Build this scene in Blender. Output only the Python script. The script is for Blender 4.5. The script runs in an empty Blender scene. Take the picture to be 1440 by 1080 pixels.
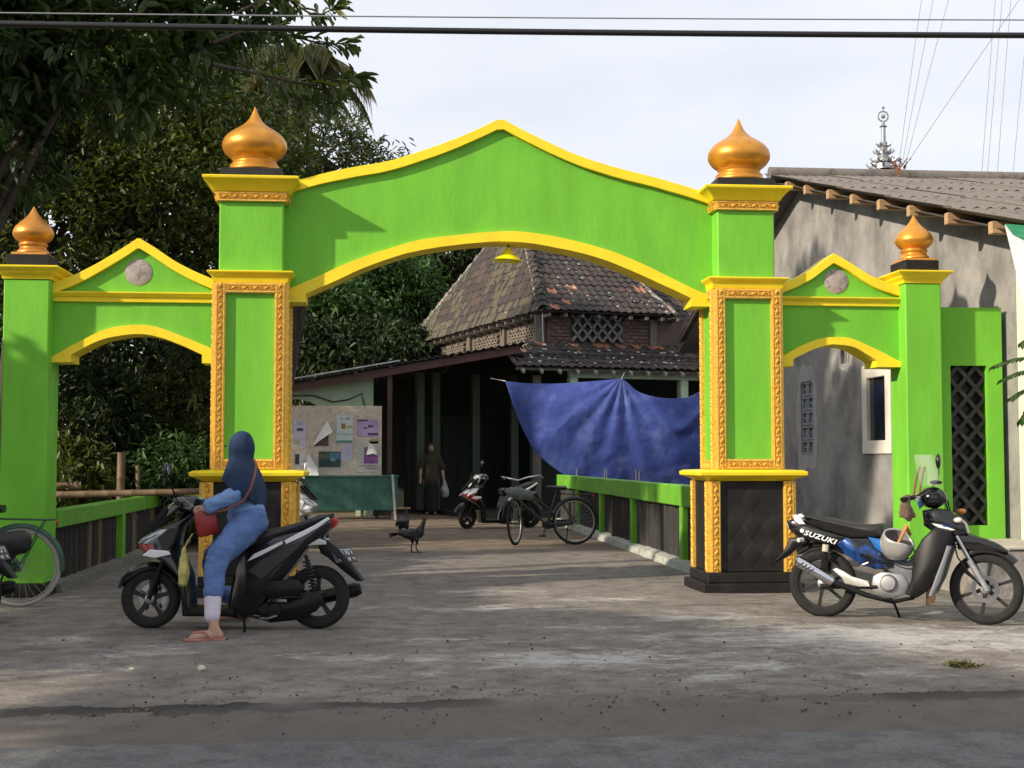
import bpy, bmesh, math, random
import numpy as np
from mathutils import Vector, Matrix, noise as mnoise
sc = bpy.context.scene
COL = sc.collection
random.seed(7)
R = math.radians

# ------------------------------------------------------------ camera, sky, sun, exposure
CAM_H = 1.27; F_PX = 1900.0; YAW = R(5.47); PITCH = R(3.19)
cd = bpy.data.cameras.new('camera'); cam = bpy.data.objects.new('camera', cd); COL.objects.link(cam)
cd.sensor_width = 36.0; cd.lens = F_PX / 1440 * 36.0; cd.clip_start = 0.1; cd.clip_end = 1500
cam.location = (0, 0, CAM_H); cam.rotation_euler = (R(90) + PITCH, 0, -YAW)
sc.camera = cam

SUN_EL = R(26); SUN_AZ = R(246)            # azimuth clockwise from +Y
sdir = Vector((math.sin(SUN_AZ) * math.cos(SUN_EL), math.cos(SUN_AZ) * math.cos(SUN_EL), math.sin(SUN_EL)))
w = bpy.data.worlds.new('World'); sc.world = w; w.use_nodes = True
nt = w.node_tree; nt.nodes.clear()
out = nt.nodes.new('ShaderNodeOutputWorld'); bg = nt.nodes.new('ShaderNodeBackground')
sky = nt.nodes.new('ShaderNodeTexSky'); sky.sky_type = 'NISHITA'; sky.sun_disc = False
sky.sun_elevation = SUN_EL; sky.sun_rotation = SUN_AZ; sky.dust_density = 2.0; sky.air_density = 1.0
tc = nt.nodes.new('ShaderNodeTexCoord'); mp = nt.nodes.new('ShaderNodeMapping'); mp.inputs['Scale'].default_value = (1, 1, 3.0)
n1 = nt.nodes.new('ShaderNodeTexNoise'); n1.inputs['Scale'].default_value = 3.2; n1.inputs['Detail'].default_value = 6; n1.inputs['Roughness'].default_value = .55
cr = nt.nodes.new('ShaderNodeValToRGB')     # pale overcast veil: slightly bluer and whiter patches of cloud
cr.color_ramp.elements[0].position = .36; cr.color_ramp.elements[0].color = (6.5, 6.75, 7.3, 1)
cr.color_ramp.elements[1].position = .66; cr.color_ramp.elements[1].color = (7.6, 7.7, 8.05, 1)
mx = nt.nodes.new('ShaderNodeMixRGB'); mx.inputs[0].default_value = .86
L = nt.links.new
L(tc.outputs['Generated'], mp.inputs['Vector']); L(mp.outputs['Vector'], n1.inputs['Vector']); L(n1.outputs['Fac'], cr.inputs['Fac'])
L(sky.outputs['Color'], mx.inputs[1]); L(cr.outputs['Color'], mx.inputs[2]); L(mx.outputs['Color'], bg.inputs['Color'])
bg.inputs['Strength'].default_value = 0.1; L(bg.outputs['Background'], out.inputs['Surface'])
ld = bpy.data.lights.new('sun', 'SUN'); ld.energy = 4.1; ld.angle = R(1.2); ld.color = (1.0, .88, .70)
sun = bpy.data.objects.new('sun', ld); COL.objects.link(sun); sun.rotation_euler = (-sdir).to_track_quat('-Z', 'Y').to_euler()
sc.view_settings.view_transform = 'Standard'; sc.view_settings.look = 'None'; sc.view_settings.gamma = 1
sc.view_settings.use_curve_mapping = False; sc.view_settings.exposure = 0.48
sc.render.engine = 'CYCLES'
sc.cycles.max_bounces = 6; sc.cycles.diffuse_bounces = 3; sc.cycles.glossy_bounces = 3; sc.cycles.transmission_bounces = 6; sc.cycles.transparent_max_bounces = 12
sc.cycles.use_denoising = True

# ------------------------------------------------------------ measuring helpers
_fw = Vector((math.sin(YAW) * math.cos(PITCH), math.cos(YAW) * math.cos(PITCH), math.sin(PITCH)))
_rt = Vector((math.cos(YAW), -math.sin(YAW), 0)); _up = _rt.cross(_fw); _C = Vector((0, 0, CAM_H))
def ray(px, py): return _fw + _rt * ((px - 720) / F_PX) - _up * ((py - 540) / F_PX)
def at(px, py, Y):                          # the point of the photo's pixel on the upright plane y = Y
    d = ray(px, py); return _C + d * (Y / d.y)
def on_x(px, py, X):
    d = ray(px, py); return _C + d * (X / d.x)
def on_z(px, py, z=0.0):
    d = ray(px, py); return _C + d * ((z - CAM_H) / d.z)

# ------------------------------------------------------------ materials
_m = {}
def M(name, col, rough=.6, metal=0., var=.12, scale=5., bump=0., bscale=60., spec=.5, coat=0., detail=5., stretch=None, col2=None, c2=(.5, .62), c2scale=6., emit=None):
    if name in _m: return _m[name]
    m = bpy.data.materials.new(name); m.use_nodes = True; t = m.node_tree; b = t.nodes['Principled BSDF']
    m.diffuse_color = (*col, 1)
    b.inputs['Roughness'].default_value = rough; b.inputs['Metallic'].default_value = metal
    b.inputs['Specular IOR Level'].default_value = spec; b.inputs['Coat Weight'].default_value = coat; b.inputs['Coat Roughness'].default_value = .08
    c = t.nodes.new('ShaderNodeTexCoord'); mp = t.nodes.new('ShaderNodeMapping')
    if stretch: mp.inputs['Scale'].default_value = stretch
    t.links.new(c.outputs['Object'], mp.inputs['Vector'])
    n = t.nodes.new('ShaderNodeTexNoise'); n.inputs['Scale'].default_value = scale; n.inputs['Detail'].default_value = detail; n.inputs['Roughness'].default_value = .62
    t.links.new(mp.outputs['Vector'], n.inputs['Vector'])
    r = t.nodes.new('ShaderNodeValToRGB')
    lo = [max(0, x * (1 - var)) for x in col]; hi = [min(1, x * (1 + var)) for x in col]
    r.color_ramp.elements[0].position = .3; r.color_ramp.elements[0].color = (*lo, 1)
    r.color_ramp.elements[1].position = .7; r.color_ramp.elements[1].color = (*hi, 1)
    t.links.new(n.outputs['Fac'], r.inputs['Fac']); last = r.outputs['Color']
    if col2 is not None:
        n2 = t.nodes.new('ShaderNodeTexNoise'); n2.inputs['Scale'].default_value = c2scale; n2.inputs['Detail'].default_value = 7; n2.inputs['Roughness'].default_value = .68
        t.links.new(mp.outputs['Vector'], n2.inputs['Vector'])
        r2 = t.nodes.new('ShaderNodeValToRGB'); r2.color_ramp.elements[0].position = c2[0]; r2.color_ramp.elements[1].position = c2[1]
        mx = t.nodes.new('ShaderNodeMixRGB'); mx.inputs[2].default_value = (*col2, 1)
        t.links.new(n2.outputs['Fac'], r2.inputs['Fac']); t.links.new(r2.outputs['Color'], mx.inputs[0]); t.links.new(last, mx.inputs[1]); last = mx.outputs['Color']
    t.links.new(last, b.inputs['Base Color'])
    if bump:
        nb = t.nodes.new('ShaderNodeTexNoise'); nb.inputs['Scale'].default_value = bscale; nb.inputs['Detail'].default_value = 6
        t.links.new(mp.outputs['Vector'], nb.inputs['Vector'])
        bp = t.nodes.new('ShaderNodeBump'); bp.inputs['Strength'].default_value = bump; bp.inputs['Distance'].default_value = .01
        t.links.new(nb.outputs['Fac'], bp.inputs['Height']); t.links.new(bp.outputs['Normal'], b.inputs['Normal'])
    _m[name] = m; return m
def glass(name, col=(1, 1, 1), rough=.02, alpha=.25):
    if name in _m: return _m[name]
    m = bpy.data.materials.new(name); m.use_nodes = True; b = m.node_tree.nodes['Principled BSDF']
    b.inputs['Base Color'].default_value = (*col, 1); b.inputs['Roughness'].default_value = rough; b.inputs['Alpha'].default_value = alpha
    _m[name] = m; return m
def leafmat(name, c1, c2, c3=None, trans=.25, rough=.45):
    """leaf surface; hue differs from leaf to leaf by a value stored on each leaf"""
    if name in _m: return _m[name]
    m = bpy.data.materials.new(name); m.use_nodes = True; t = m.node_tree; b = t.nodes['Principled BSDF']
    a = t.nodes.new('ShaderNodeAttribute'); a.attribute_name = 'leaf_hue'
    r = t.nodes.new('ShaderNodeValToRGB'); r.color_ramp.elements[0].color = (*c1, 1); r.color_ramp.elements[1].color = (*c2, 1); r.color_ramp.elements[1].position = .85
    if c3: e = r.color_ramp.elements.new(1.0); e.color = (*c3, 1)
    t.links.new(a.outputs['Fac'], r.inputs['Fac']); t.links.new(r.outputs['Color'], b.inputs['Base Color'])
    b.inputs['Roughness'].default_value = rough; b.inputs['Specular IOR Level'].default_value = .4
    tr = t.nodes.new('ShaderNodeBsdfTranslucent'); mx = t.nodes.new('ShaderNodeMixShader'); mx.inputs[0].default_value = trans
    g = t.nodes.new('ShaderNodeMixRGB'); g.blend_type = 'MULTIPLY'; g.inputs[0].default_value = 1; g.inputs[2].default_value = (1.0, 1.1, .45, 1)
    t.links.new(r.outputs['Color'], g.inputs[1]); t.links.new(g.outputs['Color'], tr.inputs['Color'])
    o = t.nodes['Material Output']; t.links.new(b.outputs['BSDF'], mx.inputs[1]); t.links.new(tr.outputs['BSDF'], mx.inputs[2]); t.links.new(mx.outputs['Shader'], o.inputs['Surface'])
    _m[name] = m; return m

# ------------------------------------------------------------ object helpers
def tag(o, label=None, cat=None, group=None, kind=None):
    if label: o['label'] = label
    if cat: o['category'] = cat
    if group: o['group'] = group
    if kind: o['kind'] = kind
    return o
def empty(name, loc=(0, 0, 0), rz=0.):
    o = bpy.data.objects.new(name, None); COL.objects.link(o); o.location = loc; o.rotation_euler = (0, 0, rz); o.empty_display_size = .2
    return o
def link_mesh(me, name, mat=None, parent=None):
    o = bpy.data.objects.new(name, me); COL.objects.link(o)
    if mat and not me.materials: me.materials.append(mat)
    if parent: o.parent = parent
    return o
def kids(o): return [c for c in o.children]
def copy_tree(o, parent=None, swap=None):
    c = o.copy(); COL.objects.link(c)
    if parent: c.parent = parent
    if swap and c.type == 'MESH' and c.data.materials and c.data.materials[0].name in swap:
        me = c.data.copy(); me.materials.clear(); me.materials.append(swap[o.data.materials[0].name]); c.data = me
    for ch in kids(o): copy_tree(ch, c, swap)
    return c

class MB:
    """collects vertices and faces, then links them as ONE mesh object"""
    def __init__(s): s.v = []; s.f = []; s.T = None
    def add(s, v, f):
        b = len(s.v)
        s.v += [tuple(s.T @ Vector(p)) if s.T is not None else tuple(p) for p in v]
        s.f += [tuple(i + b for i in q) for q in f]; return s
    def box(s, x0, x1, y0, y1, z0, z1):
        return s.add([(x0, y0, z0), (x1, y0, z0), (x1, y1, z0), (x0, y1, z0), (x0, y0, z1), (x1, y0, z1), (x1, y1, z1), (x0, y1, z1)],
                     [(0, 3, 2, 1), (4, 5, 6, 7), (0, 1, 5, 4), (1, 2, 6, 5), (2, 3, 7, 6), (3, 0, 4, 7)])
    def frustum(s, r0, z0, r1, z1):        # r = (x0,x1,y0,y1) at the two heights
        a, b, c, d = r0; e, f, g, h = r1
        return s.add([(a, c, z0), (b, c, z0), (b, d, z0), (a, d, z0), (e, g, z1), (f, g, z1), (f, h, z1), (e, h, z1)],
                     [(0, 3, 2, 1), (4, 5, 6, 7), (0, 1, 5, 4), (1, 2, 6, 5), (2, 3, 7, 6), (3, 0, 4, 7)])
    def beam(s, p, q, wd, ht, up=(0, 0, 1)):
        p = Vector(p); q = Vector(q); d = (q - p).normalized(); u = Vector(up)
        if abs(d.dot(u)) > .98: u = Vector((0, 1, 0))
        a = d.cross(u).normalized() * wd / 2; b = a.cross(d).normalized() * ht / 2
        v = [p - a - b, p + a - b, p + a + b, p - a + b, q - a - b, q + a - b, q + a + b, q - a + b]
        return s.add(v, [(0, 3, 2, 1), (4, 5, 6, 7), (0, 1, 5, 4), (1, 2, 6, 5), (2, 3, 7, 6), (3, 0, 4, 7)])
    def tube(s, path, r, n=8, cap=True, closed=False):
        path = [Vector(p) for p in path]; k = len(path); rr = r if isinstance(r, (list, tuple)) else [r] * k
        ref = None; v = []
        for i, p in enumerate(path):
            if closed: d = (path[(i + 1) % k] - path[i - 1]).normalized()
            else: d = (path[min(i + 1, k - 1)] - path[max(i - 1, 0)])
            d = d.normalized() if d.length > 1e-9 else Vector((0, 0, 1))
            if ref is None: ref = Vector((0, 0, 1)) if abs(d.z) < .9 else Vector((1, 0, 0))
            a = (ref - d * ref.dot(d)).normalized(); b = d.cross(a); ref = a
            for j in range(n):
                t = 2 * math.pi * j / n; v.append(p + (a * math.cos(t) + b * math.sin(t)) * rr[i])
        f = []
        m = k if closed else k - 1
        for i in range(m):
            i2 = (i + 1) % k
            for j in range(n):
                j2 = (j + 1) % n; f.append((i * n + j, i * n + j2, i2 * n + j2, i2 * n + j))
        if cap and not closed:
            f.append(tuple(range(n))[::-1]); f.append(tuple(range((k - 1) * n, k * n)))
        return s.add(v, f)
    def lathe(s, prof, n=24, c=(0, 0, 0), axis='z'):
        v = []; f = []; k = len(prof)
        for r, z in prof:
            for j in range(n):
                t = 2 * math.pi * j / n; x, y = r * math.cos(t), r * math.sin(t)
                v.append((c[0] + x, c[1] + y, c[2] + z) if axis == 'z' else ((c[0] + x, c[1] + z, c[2] + y) if axis == 'y' else (c[0] + z, c[1] + x, c[2] + y)))
        for i in range(k - 1):
            for j in range(n):
                j2 = (j + 1) % n; f.append((i * n + j, i * n + j2, (i + 1) * n + j2, (i + 1) * n + j))
        f.append(tuple(range(n))[::-1]); f.append(tuple(range((k - 1) * n, k * n)))
        return s.add(v, f)
    def band(s, top, bot, y0, y1):         # solid strip between two curves z(x), same number of (x, z) points
        v = []; f = []; k = len(top)
        for (xt, zt), (xb, zb) in zip(top, bot): v += [(xt, y0, zt), (xb, y0, zb), (xt, y1, zt), (xb, y1, zb)]
        for i in range(k - 1):
            a = 4 * i; b = a + 4
            f += [(a, a + 1, b + 1, b), (a + 2, b + 2, b + 3, a + 3), (a, b, b + 2, a + 2), (a + 1, a + 3, b + 3, b + 1)]
        e = 4 * (k - 1); f += [(0, 2, 3, 1), (e, e + 1, e + 3, e + 2)]
        return s.add(v, f)
    def prism(s, pts, y0, y1, ch=0.):      # outline in x,z pushed through from y0 to y1; ch rounds the rim over
        n = len(pts)
        ar = sum(pts[i][0] * pts[(i + 1) % n][1] - pts[(i + 1) % n][0] * pts[i][1] for i in range(n))
        if ar < 0: pts = pts[::-1]
        ins = []
        if ch:
            for i in range(n):
                a, b, c = Vector(pts[i - 1]), Vector(pts[i]), Vector(pts[(i + 1) % n])
                d1 = (b - a).normalized(); d2 = (c - b).normalized(); nn = Vector((-d1.y - d2.y, d1.x + d2.x)); 
                nn = nn.normalized() if nn.length > 1e-6 else Vector((-d1.y, d1.x)); ins.append((b.x + nn.x * ch, b.y + nn.y * ch))
            if y1 < y0: y0, y1 = y1, y0
            k = min(ch * .8, (y1 - y0) * .4)
            rings = [(ins, y0), (pts, y0 + k), (pts, y1 - k), (ins, y1)]
        else: rings = [(pts, min(y0, y1)), (pts, max(y0, y1))]
        v = [(x, y, z) for ring, y in rings for x, z in ring]; f = []
        for q in range(len(rings) - 1):
            for i in range(n):
                j = (i + 1) % n; f.append((q * n + i, q * n + j, (q + 1) * n + j, (q + 1) * n + i))
        f.append(tuple(range(n))[::-1]); f.append(tuple(range((len(rings) - 1) * n, len(rings) * n)))
        return s.add(v, f)
    def loft(s, secs, cap=True):           # sections: equal-length closed rings
        n = len(secs[0]); v = [p for q in secs for p in q]; f = []
        for i in range(len(secs) - 1):
            for j in range(n):
                j2 = (j + 1) % n; f.append((i * n + j, i * n + j2, (i + 1) * n + j2, (i + 1) * n + j))
        if cap: f.append(tuple(range(n))[::-1]); f.append(tuple(range((len(secs) - 1) * n, len(secs) * n)))
        return s.add(v, f)
    def ball(s, c, r, nu=12, nv=8):
        rx, ry, rz = r if isinstance(r, (tuple, list)) else (r, r, r); v = [(c[0], c[1], c[2] - rz)]; f = []
        for i in range(1, nv):
            a = -math.pi / 2 + math.pi * i / nv
            for j in range(nu):
                t = 2 * math.pi * j / nu; v.append((c[0] + rx * math.cos(a) * math.cos(t), c[1] + ry * math.cos(a) * math.sin(t), c[2] + rz * math.sin(a)))
        v.append((c[0], c[1], c[2] + rz)); e = len(v) - 1
        for j in range(nu): f.append((0, 1 + (j + 1) % nu, 1 + j)); f.append((e, e - nu + j, e - nu + (j + 1) % nu))
        for i in range(nv - 2):
            for j in range(nu):
                a = 1 + i * nu + j; b = 1 + i * nu + (j + 1) % nu; f.append((a, b, b + nu, a + nu))
        return s.add(v, f)
    def mesh(s, name, smooth=30, bevel=0., seg=1):
        me = bpy.data.meshes.new(name); me.from_pydata(s.v, [], s.f); me.update()
        bm = bmesh.new(); bm.from_mesh(me)
        bmesh.ops.recalc_face_normals(bm, faces=bm.faces)
        if bevel:
            es = [e for e in bm.edges if len(e.link_faces) == 2 and e.calc_face_angle(0) > R(28)]
            bmesh.ops.bevel(bm, geom=es, offset=bevel, segments=seg, affect='EDGES', profile=.5, clamp_overlap=True)
        bm.to_mesh(me); bm.free()
        if smooth:
            me.polygons.foreach_set('use_smooth', [True] * len(me.polygons)); me.set_sharp_from_angle(angle=R(smooth))
        return me
    def build(s, name, mat, parent=None, smooth=30, bevel=0., seg=1, label=None):
        o = link_mesh(s.mesh(name, smooth, bevel, seg), name, mat, parent)
        if label: o['label'] = label
        return o
def subdiv(o, lv=1):
    m = o.modifiers.new('sub', 'SUBSURF'); m.levels = lv; m.render_levels = lv; return o
def apply_mods(o):
    dg = bpy.context.evaluated_depsgraph_get(); e = o.evaluated_get(dg); me = bpy.data.meshes.new_from_object(e); o.modifiers.clear(); o.data = me; return o
def organic(name, chains, mat, parent=None, voxel=.012, smooth=6, fold=None):
    """one continuous surface grown round chains of (point, radius): limbs and cloth"""
    mb = MB()
    for ch in chains:
        pts = [Vector(p) for p, r in ch]; rs = [r for p, r in ch]
        for i in range(len(pts)):
            r = rs[i]; mb.ball(pts[i], r if not isinstance(r, tuple) else r, 14, 10)
            if i:
                ra = rs[i - 1] if not isinstance(rs[i - 1], tuple) else min(rs[i - 1]); rb = r if not isinstance(r, tuple) else min(r)
                if (pts[i] - pts[i - 1]).length > 1e-4: mb.tube([pts[i - 1], pts[i]], [ra, rb], 14)
    o = mb.build(name, mat, parent, smooth=None)
    m = o.modifiers.new('r', 'REMESH'); m.mode = 'VOXEL'; m.voxel_size = voxel
    m = o.modifiers.new('s', 'SMOOTH'); m.factor = .5; m.iterations = smooth
    apply_mods(o)
    if fold:
        amp, fs, st = fold; me = o.data; me.update()
        for v in me.vertices:
            p = Vector((v.co.x * st[0], v.co.y * st[1], v.co.z * st[2])) * fs
            v.co += v.normal * (mnoise.fractal(p, 1.0, 2.0, 3) * amp)
    o.data.polygons.foreach_set('use_smooth', [True] * len(o.data.polygons)); o.data.update()
    if not o.data.materials: o.data.materials.append(mat)
    return o
def interp(pts, n):                         # evenly spaced samples of a polyline (x, z) over x
    xs = [p[0] for p in pts]; zs = [p[1] for p in pts]; q = np.linspace(xs[0], xs[-1], n)
    return q, np.interp(q, xs, zs)
def smoothline(pts, n):                     # Catmull-Rom through the points
    P = [Vector(p) for p in pts]; out = []
    seg = len(P) - 1
    for k in range(n):
        t = k / (n - 1) * seg; i = min(int(t), seg - 1); u = t - i
        a = P[max(i - 1, 0)]; b = P[i]; c = P[i + 1]; d = P[min(i + 2, seg)]
        out.append(.5 * ((2 * b) + (c - a) * u + (2 * a - 5 * b + 4 * c - d) * u * u + (3 * b - a - 3 * c + d) * u ** 3))
    return out
# ------------------------------------------------------------ ground, verge and road
def ground_material(name, base, dark, pale, patches, asphalt=False):
    m = bpy.data.materials.new(name); m.use_nodes = True; t = m.node_tree; b = t.nodes['Principled BSDF']; Lk = t.links.new
    def N(k, **kw):
        n = t.nodes.new(k)
        for a, v in kw.items():
            if hasattr(n, a): setattr(n, a, v)
            else: n.inputs[a].default_value = v
        return n
    g = N('ShaderNodeNewGeometry'); P = g.outputs['Position']
    def noise(scale, detail=6, rough=.6, sc3=None, dist=0):
        n = N('ShaderNodeTexNoise'); n.inputs['Scale'].default_value = scale; n.inputs['Detail'].default_value = detail; n.inputs['Roughness'].default_value = rough; n.inputs['Distortion'].default_value = dist
        if sc3:
            mp = N('ShaderNodeMapping'); mp.inputs['Scale'].default_value = sc3; Lk(P, mp.inputs['Vector']); Lk(mp.outputs['Vector'], n.inputs['Vector'])
        else: Lk(P, n.inputs['Vector'])
        return n.outputs['Fac']
    def ramp(fac, p0, p1, c0=(0, 0, 0), c1=(1, 1, 1)):
        r = N('ShaderNodeValToRGB'); r.color_ramp.elements[0].position = p0; r.color_ramp.elements[1].position = p1
        r.color_ramp.elements[0].color = (*c0, 1); r.color_ramp.elements[1].color = (*c1, 1); Lk(fac, r.inputs['Fac']); return r.outputs['Color']
    def mix(fac, a, c, mode='MIX', f=None):
        x = N('ShaderNodeMixRGB'); x.blend_type = mode
        if fac is not None: Lk(fac, x.inputs[0])
        else: x.inputs[0].default_value = f
        for i, q in ((1, a), (2, c)):
            if isinstance(q, tuple): x.inputs[i].default_value = (*q, 1)
            else: Lk(q, x.inputs[i])
        return x.outputs['Color']
    def math_(op, a, c):
        x = N('ShaderNodeMath'); x.operation = op
        for i, q in ((0, a), (1, c)):
            if isinstance(q, (int, float)): x.inputs[i].default_value = q
            else: Lk(q, x.inputs[i])
        return x.outputs[0]
    col = mix(ramp(noise(.9, 7, .6), .35, .68), dark, base)
    col = mix(ramp(noise(4.5, 6, .65), .45, .62), col, tuple(x * .8 for x in dark))            # damp stains
    fine = noise(42, 7, .85)
    col = mix(None, col, ramp(fine, .3, .75, (.40, .40, .40), (1.55, 1.55, 1.55)), 'MULTIPLY', .9)
    sep = N('ShaderNodeSeparateXYZ'); Lk(P, sep.inputs[0])
    mask = None
    for (cx, cy, rx, ry, s) in patches:     # worn cement showing through, each patch with a ragged outline
        dx = math_('DIVIDE', math_('SUBTRACT', sep.outputs['X'], cx), rx * 1.7); dy = math_('DIVIDE', math_('SUBTRACT', sep.outputs['Y'], cy), ry * 1.6)
        d = math_('SQRT', math_('ADD', math_('MULTIPLY', dx, dx), math_('MULTIPLY', dy, dy)), 0)
        v = math_('MULTIPLY', math_('MAXIMUM', math_('SUBTRACT', 1.15, d), 0.0), s)
        mask = v if mask is None else math_('MAXIMUM', mask, v)
    if mask is not None:
        rag = noise(2.4, 13, .86, (1, 1.5, 1), .3); k = math_('ADD', math_('MULTIPLY', mask, .20), math_('MULTIPLY', rag, 1.0))
        col = mix(math_('MULTIPLY', ramp(k, .60, .72), .85), col, mix(ramp(noise(14, 5, .6), .35, .7), tuple(x * .75 for x in pale), pale))
    if not asphalt:
        vor = N('ShaderNodeTexVoronoi'); vor.feature = 'DISTANCE_TO_EDGE'; vor.inputs['Scale'].default_value = .85; wv = N('ShaderNodeMixRGB'); wv.inputs[0].default_value = .12
        nz = N('ShaderNodeTexNoise'); nz.inputs['Scale'].default_value = 5; nz.inputs['Detail'].default_value = 6; Lk(P, nz.inputs['Vector']); Lk(P, wv.inputs[1]); Lk(nz.outputs['Color'], wv.inputs[2]); wv.blend_type = 'ADD'; wv.inputs[0].default_value = .35
        Lk(wv.outputs['Color'], vor.inputs['Vector']); crk = ramp(vor.outputs['Distance'], .004, .014, (1, 1, 1), (0, 0, 0))
        col = mix(math_('MULTIPLY', crk, math_('MULTIPLY', ramp(noise(.6, 3, .5), .45, .6), .55)), col, (.06, .055, .05))
    # darker gravelly line along the road edge and browner dirt deep in the yard
    if not asphalt:
        yl = N('ShaderNodeMath'); yl.operation = 'COMPARE'; Lk(math_('ADD', sep.outputs['Y'], math_('MULTIPLY', noise(2.6, 8, .75), .55)), yl.inputs[0]); yl.inputs[1].default_value = 7.32; yl.inputs[2].default_value = .10
        col = mix(math_('MULTIPLY', yl.outputs[0], ramp(noise(.55, 3, .5), .47, .56)), col, (.022, .021, .02))
        vg = N('ShaderNodeMapRange'); vg.inputs['From Min'].default_value = 7.3; vg.inputs['From Max'].default_value = 6.9
        Lk(math_('ADD', sep.outputs['Y'], math_('MULTIPLY', math_('SUBTRACT', noise(1.6, 5, .6), .5), .5)), vg.inputs['Value']); col = mix(math_('MULTIPLY', vg.outputs[0], .75), col, (.105, .093, .084))
        yd = N('ShaderNodeMapRange'); yd.inputs['From Min'].default_value = 17.5; yd.inputs['From Max'].default_value = 20; Lk(sep.outputs['Y'], yd.inputs['Value'])
        col = mix(math_('MULTIPLY', yd.outputs[0], .8), col, mix(ramp(noise(3, 6, .6), .4, .65), (.10, .07, .045), (.22, .16, .10)))
    Lk(col, b.inputs['Base Color']); b.inputs['Roughness'].default_value = .9; b.inputs['Specular IOR Level'].default_value = .25
    bp = N('ShaderNodeBump'); bp.inputs['Strength'].default_value = .7; bp.inputs['Distance'].default_value = .012
    Lk(math_('ADD', math_('MULTIPLY', noise(45, 6, .7), .6), math_('MULTIPLY', noise(9, 5, .6), .9)), bp.inputs['Height']); Lk(bp.outputs['Normal'], b.inputs['Normal'])
    return m

patches = [(1.3, 8.6, .95, .42, 1.0), (2.3, 8.35, .6, .4, .8), (3.6, 9.5, 1.5, .6, 1.15), (4.4, 9.0, 1.1, .35, 1.1), (3.3, 9.0, .6, .35, .9), (0.2, 8.75, .5, .3, .7), (-1.6, 9.2, .5, .3, .7), (-1.75, 8.6, .3, .45, .6),
           (2.6, 10.7, .6, .35, .9), (.9, 11.6, .8, .3, .8), (2.2, 9.6, .4, .25, .6), (-.4, 8.9, .5, .2, .6), (4.6, 8.0, .7, .25, .9), (1.9, 7.9, .5, .25, .7), (.5, 9.6, .5, .25, .7), (1.5, 10.3, .6, .25, .7), (-.8, 11.5, .5, .3, .6), (1.0, 13.0, .9, .3, .7), (2.0, 12.2, .6, .25, .8), (-2.2, 9.9, .5, .25, .6), (.2, 8.1, .4, .2, .6), (3.0, 7.9, .5, .2, .7)]
gm = ground_material('packed_ground', (.28, .247, .222), (.185, .164, .147), (.54, .515, .485), patches)
def axis(pts):
    out = []
    for a, b, n in pts: out += list(np.linspace(a, b, n, endpoint=False))
    return out + [pts[-1][1]]
gx = axis([(-400, -60, 4), (-60, -8, 6), (-8, 9, 110), (9, 60, 6), (60, 400, 4)]); gy = axis([(-200, -30, 3), (-30, 5, 6), (5, 15, 90), (15, 34, 40), (34, 80, 5), (80, 900, 5)])
gv = []
for y in gy:
    for x in gx:
        z = 0.
        if -8 < x < 9 and 5 < y < 34:
            z = mnoise.fractal(Vector((x * .8, y * .8, 0)), 1, 2, 4) * .012
            if 6.9 < y < 7.7: z += .02 * math.sin((y - 6.9) / .8 * math.pi) * (.6 + mnoise.noise(Vector((x * 2, y * 3, 4))))
            if y < 6.6: z = -.012 - .01 * max(0, min(1, (6.6 - y)))
        gv.append((x, y, z))
nx = len(gx); gf = [(j * nx + i, j * nx + i + 1, (j + 1) * nx + i + 1, (j + 1) * nx + i) for j in range(len(gy) - 1) for i in range(nx - 1)]
g_ = MB(); g_.v = gv; g_.f = gf
tag(g_.build('ground', gm, smooth=60), kind='structure')
rm = ground_material('asphalt', (.19, .187, .186), (.145, .143, .145), (.3, .3, .3), [], True)
r_ = MB(); rx = np.concatenate([np.linspace(-60, -5, 60), np.linspace(-4.98, 6.98, 500), np.linspace(7, 60, 60)]); edge = [6.20 + .035 * mnoise.fractal(Vector((x * 1.7, 0, 3)), 1, 2, 4) + .03 * mnoise.fractal(Vector((x * 9, 4, 3)), 1, 2, 3) - (x * .008) for x in rx]
r_.v = [(x, -1.5, .004) for x in rx] + [(x, e, .004) for x, e in zip(rx, edge)] + [(x, e + .05, -.03) for x, e in zip(rx, edge)]
n = len(rx); r_.f = [(i, i + 1, n + i + 1, n + i) for i in range(n - 1)] + [(n + i, n + i + 1, 2 * n + i + 1, 2 * n + i) for i in range(n - 1)]
tag(r_.build('road', rm, smooth=60), kind='structure')
# ------------------------------------------------------------ the painted gateway
GREEN = M('green_paint', (.158, .475, .036), rough=.6, var=.12, scale=2.6, bump=.2, bscale=22, spec=.3, stretch=(1.5, 1.5, .45), col2=(.135, .415, .034), c2=(.56, .75), c2scale=3.2)
YELLOW = M('yellow_paint', (.88, .67, .02), rough=.5, var=.09, scale=4, bump=.08, bscale=50, spec=.4, col2=(.62, .42, .03), c2=(.6, .8), c2scale=11)
GOLD = M('gold_paint', (.60, .27, .036), rough=.38, metal=.5, var=.15, scale=9, bump=.05, bscale=80)
GOLDD = M('dull_gold_paint', (.86, .50, .085), rough=.42, metal=.3, var=.25, scale=30, col2=(.48, .22, .04), c2=(.52, .72), c2scale=40)
COPPER = M('copper_gold_paint', (.58, .25, .045), rough=.40, metal=.5, var=.15, scale=9)
BLACK = M('black_plaster', (.012, .011, .0105), rough=.65, spec=.3, var=.3, scale=5, bump=.15, bscale=40, col2=(.028, .025, .022), c2=(.5, .75), c2scale=4)
CEMENT = M('bare_cement', (.36, .31, .29), rough=.9, var=.2, scale=14, bump=.6, bscale=40, col2=(.24, .2, .18), c2=(.55, .62), c2scale=12)
YS = 12.84                                  # front face of the main pillar shafts
YW = 13.08                                  # front face of the walls between them
gate = tag(empty('mosque_gateway', (1.14, YS, 0)), 'lime green gateway with yellow trimmed arches, carved gold borders and onion domes', 'gateway')
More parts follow.
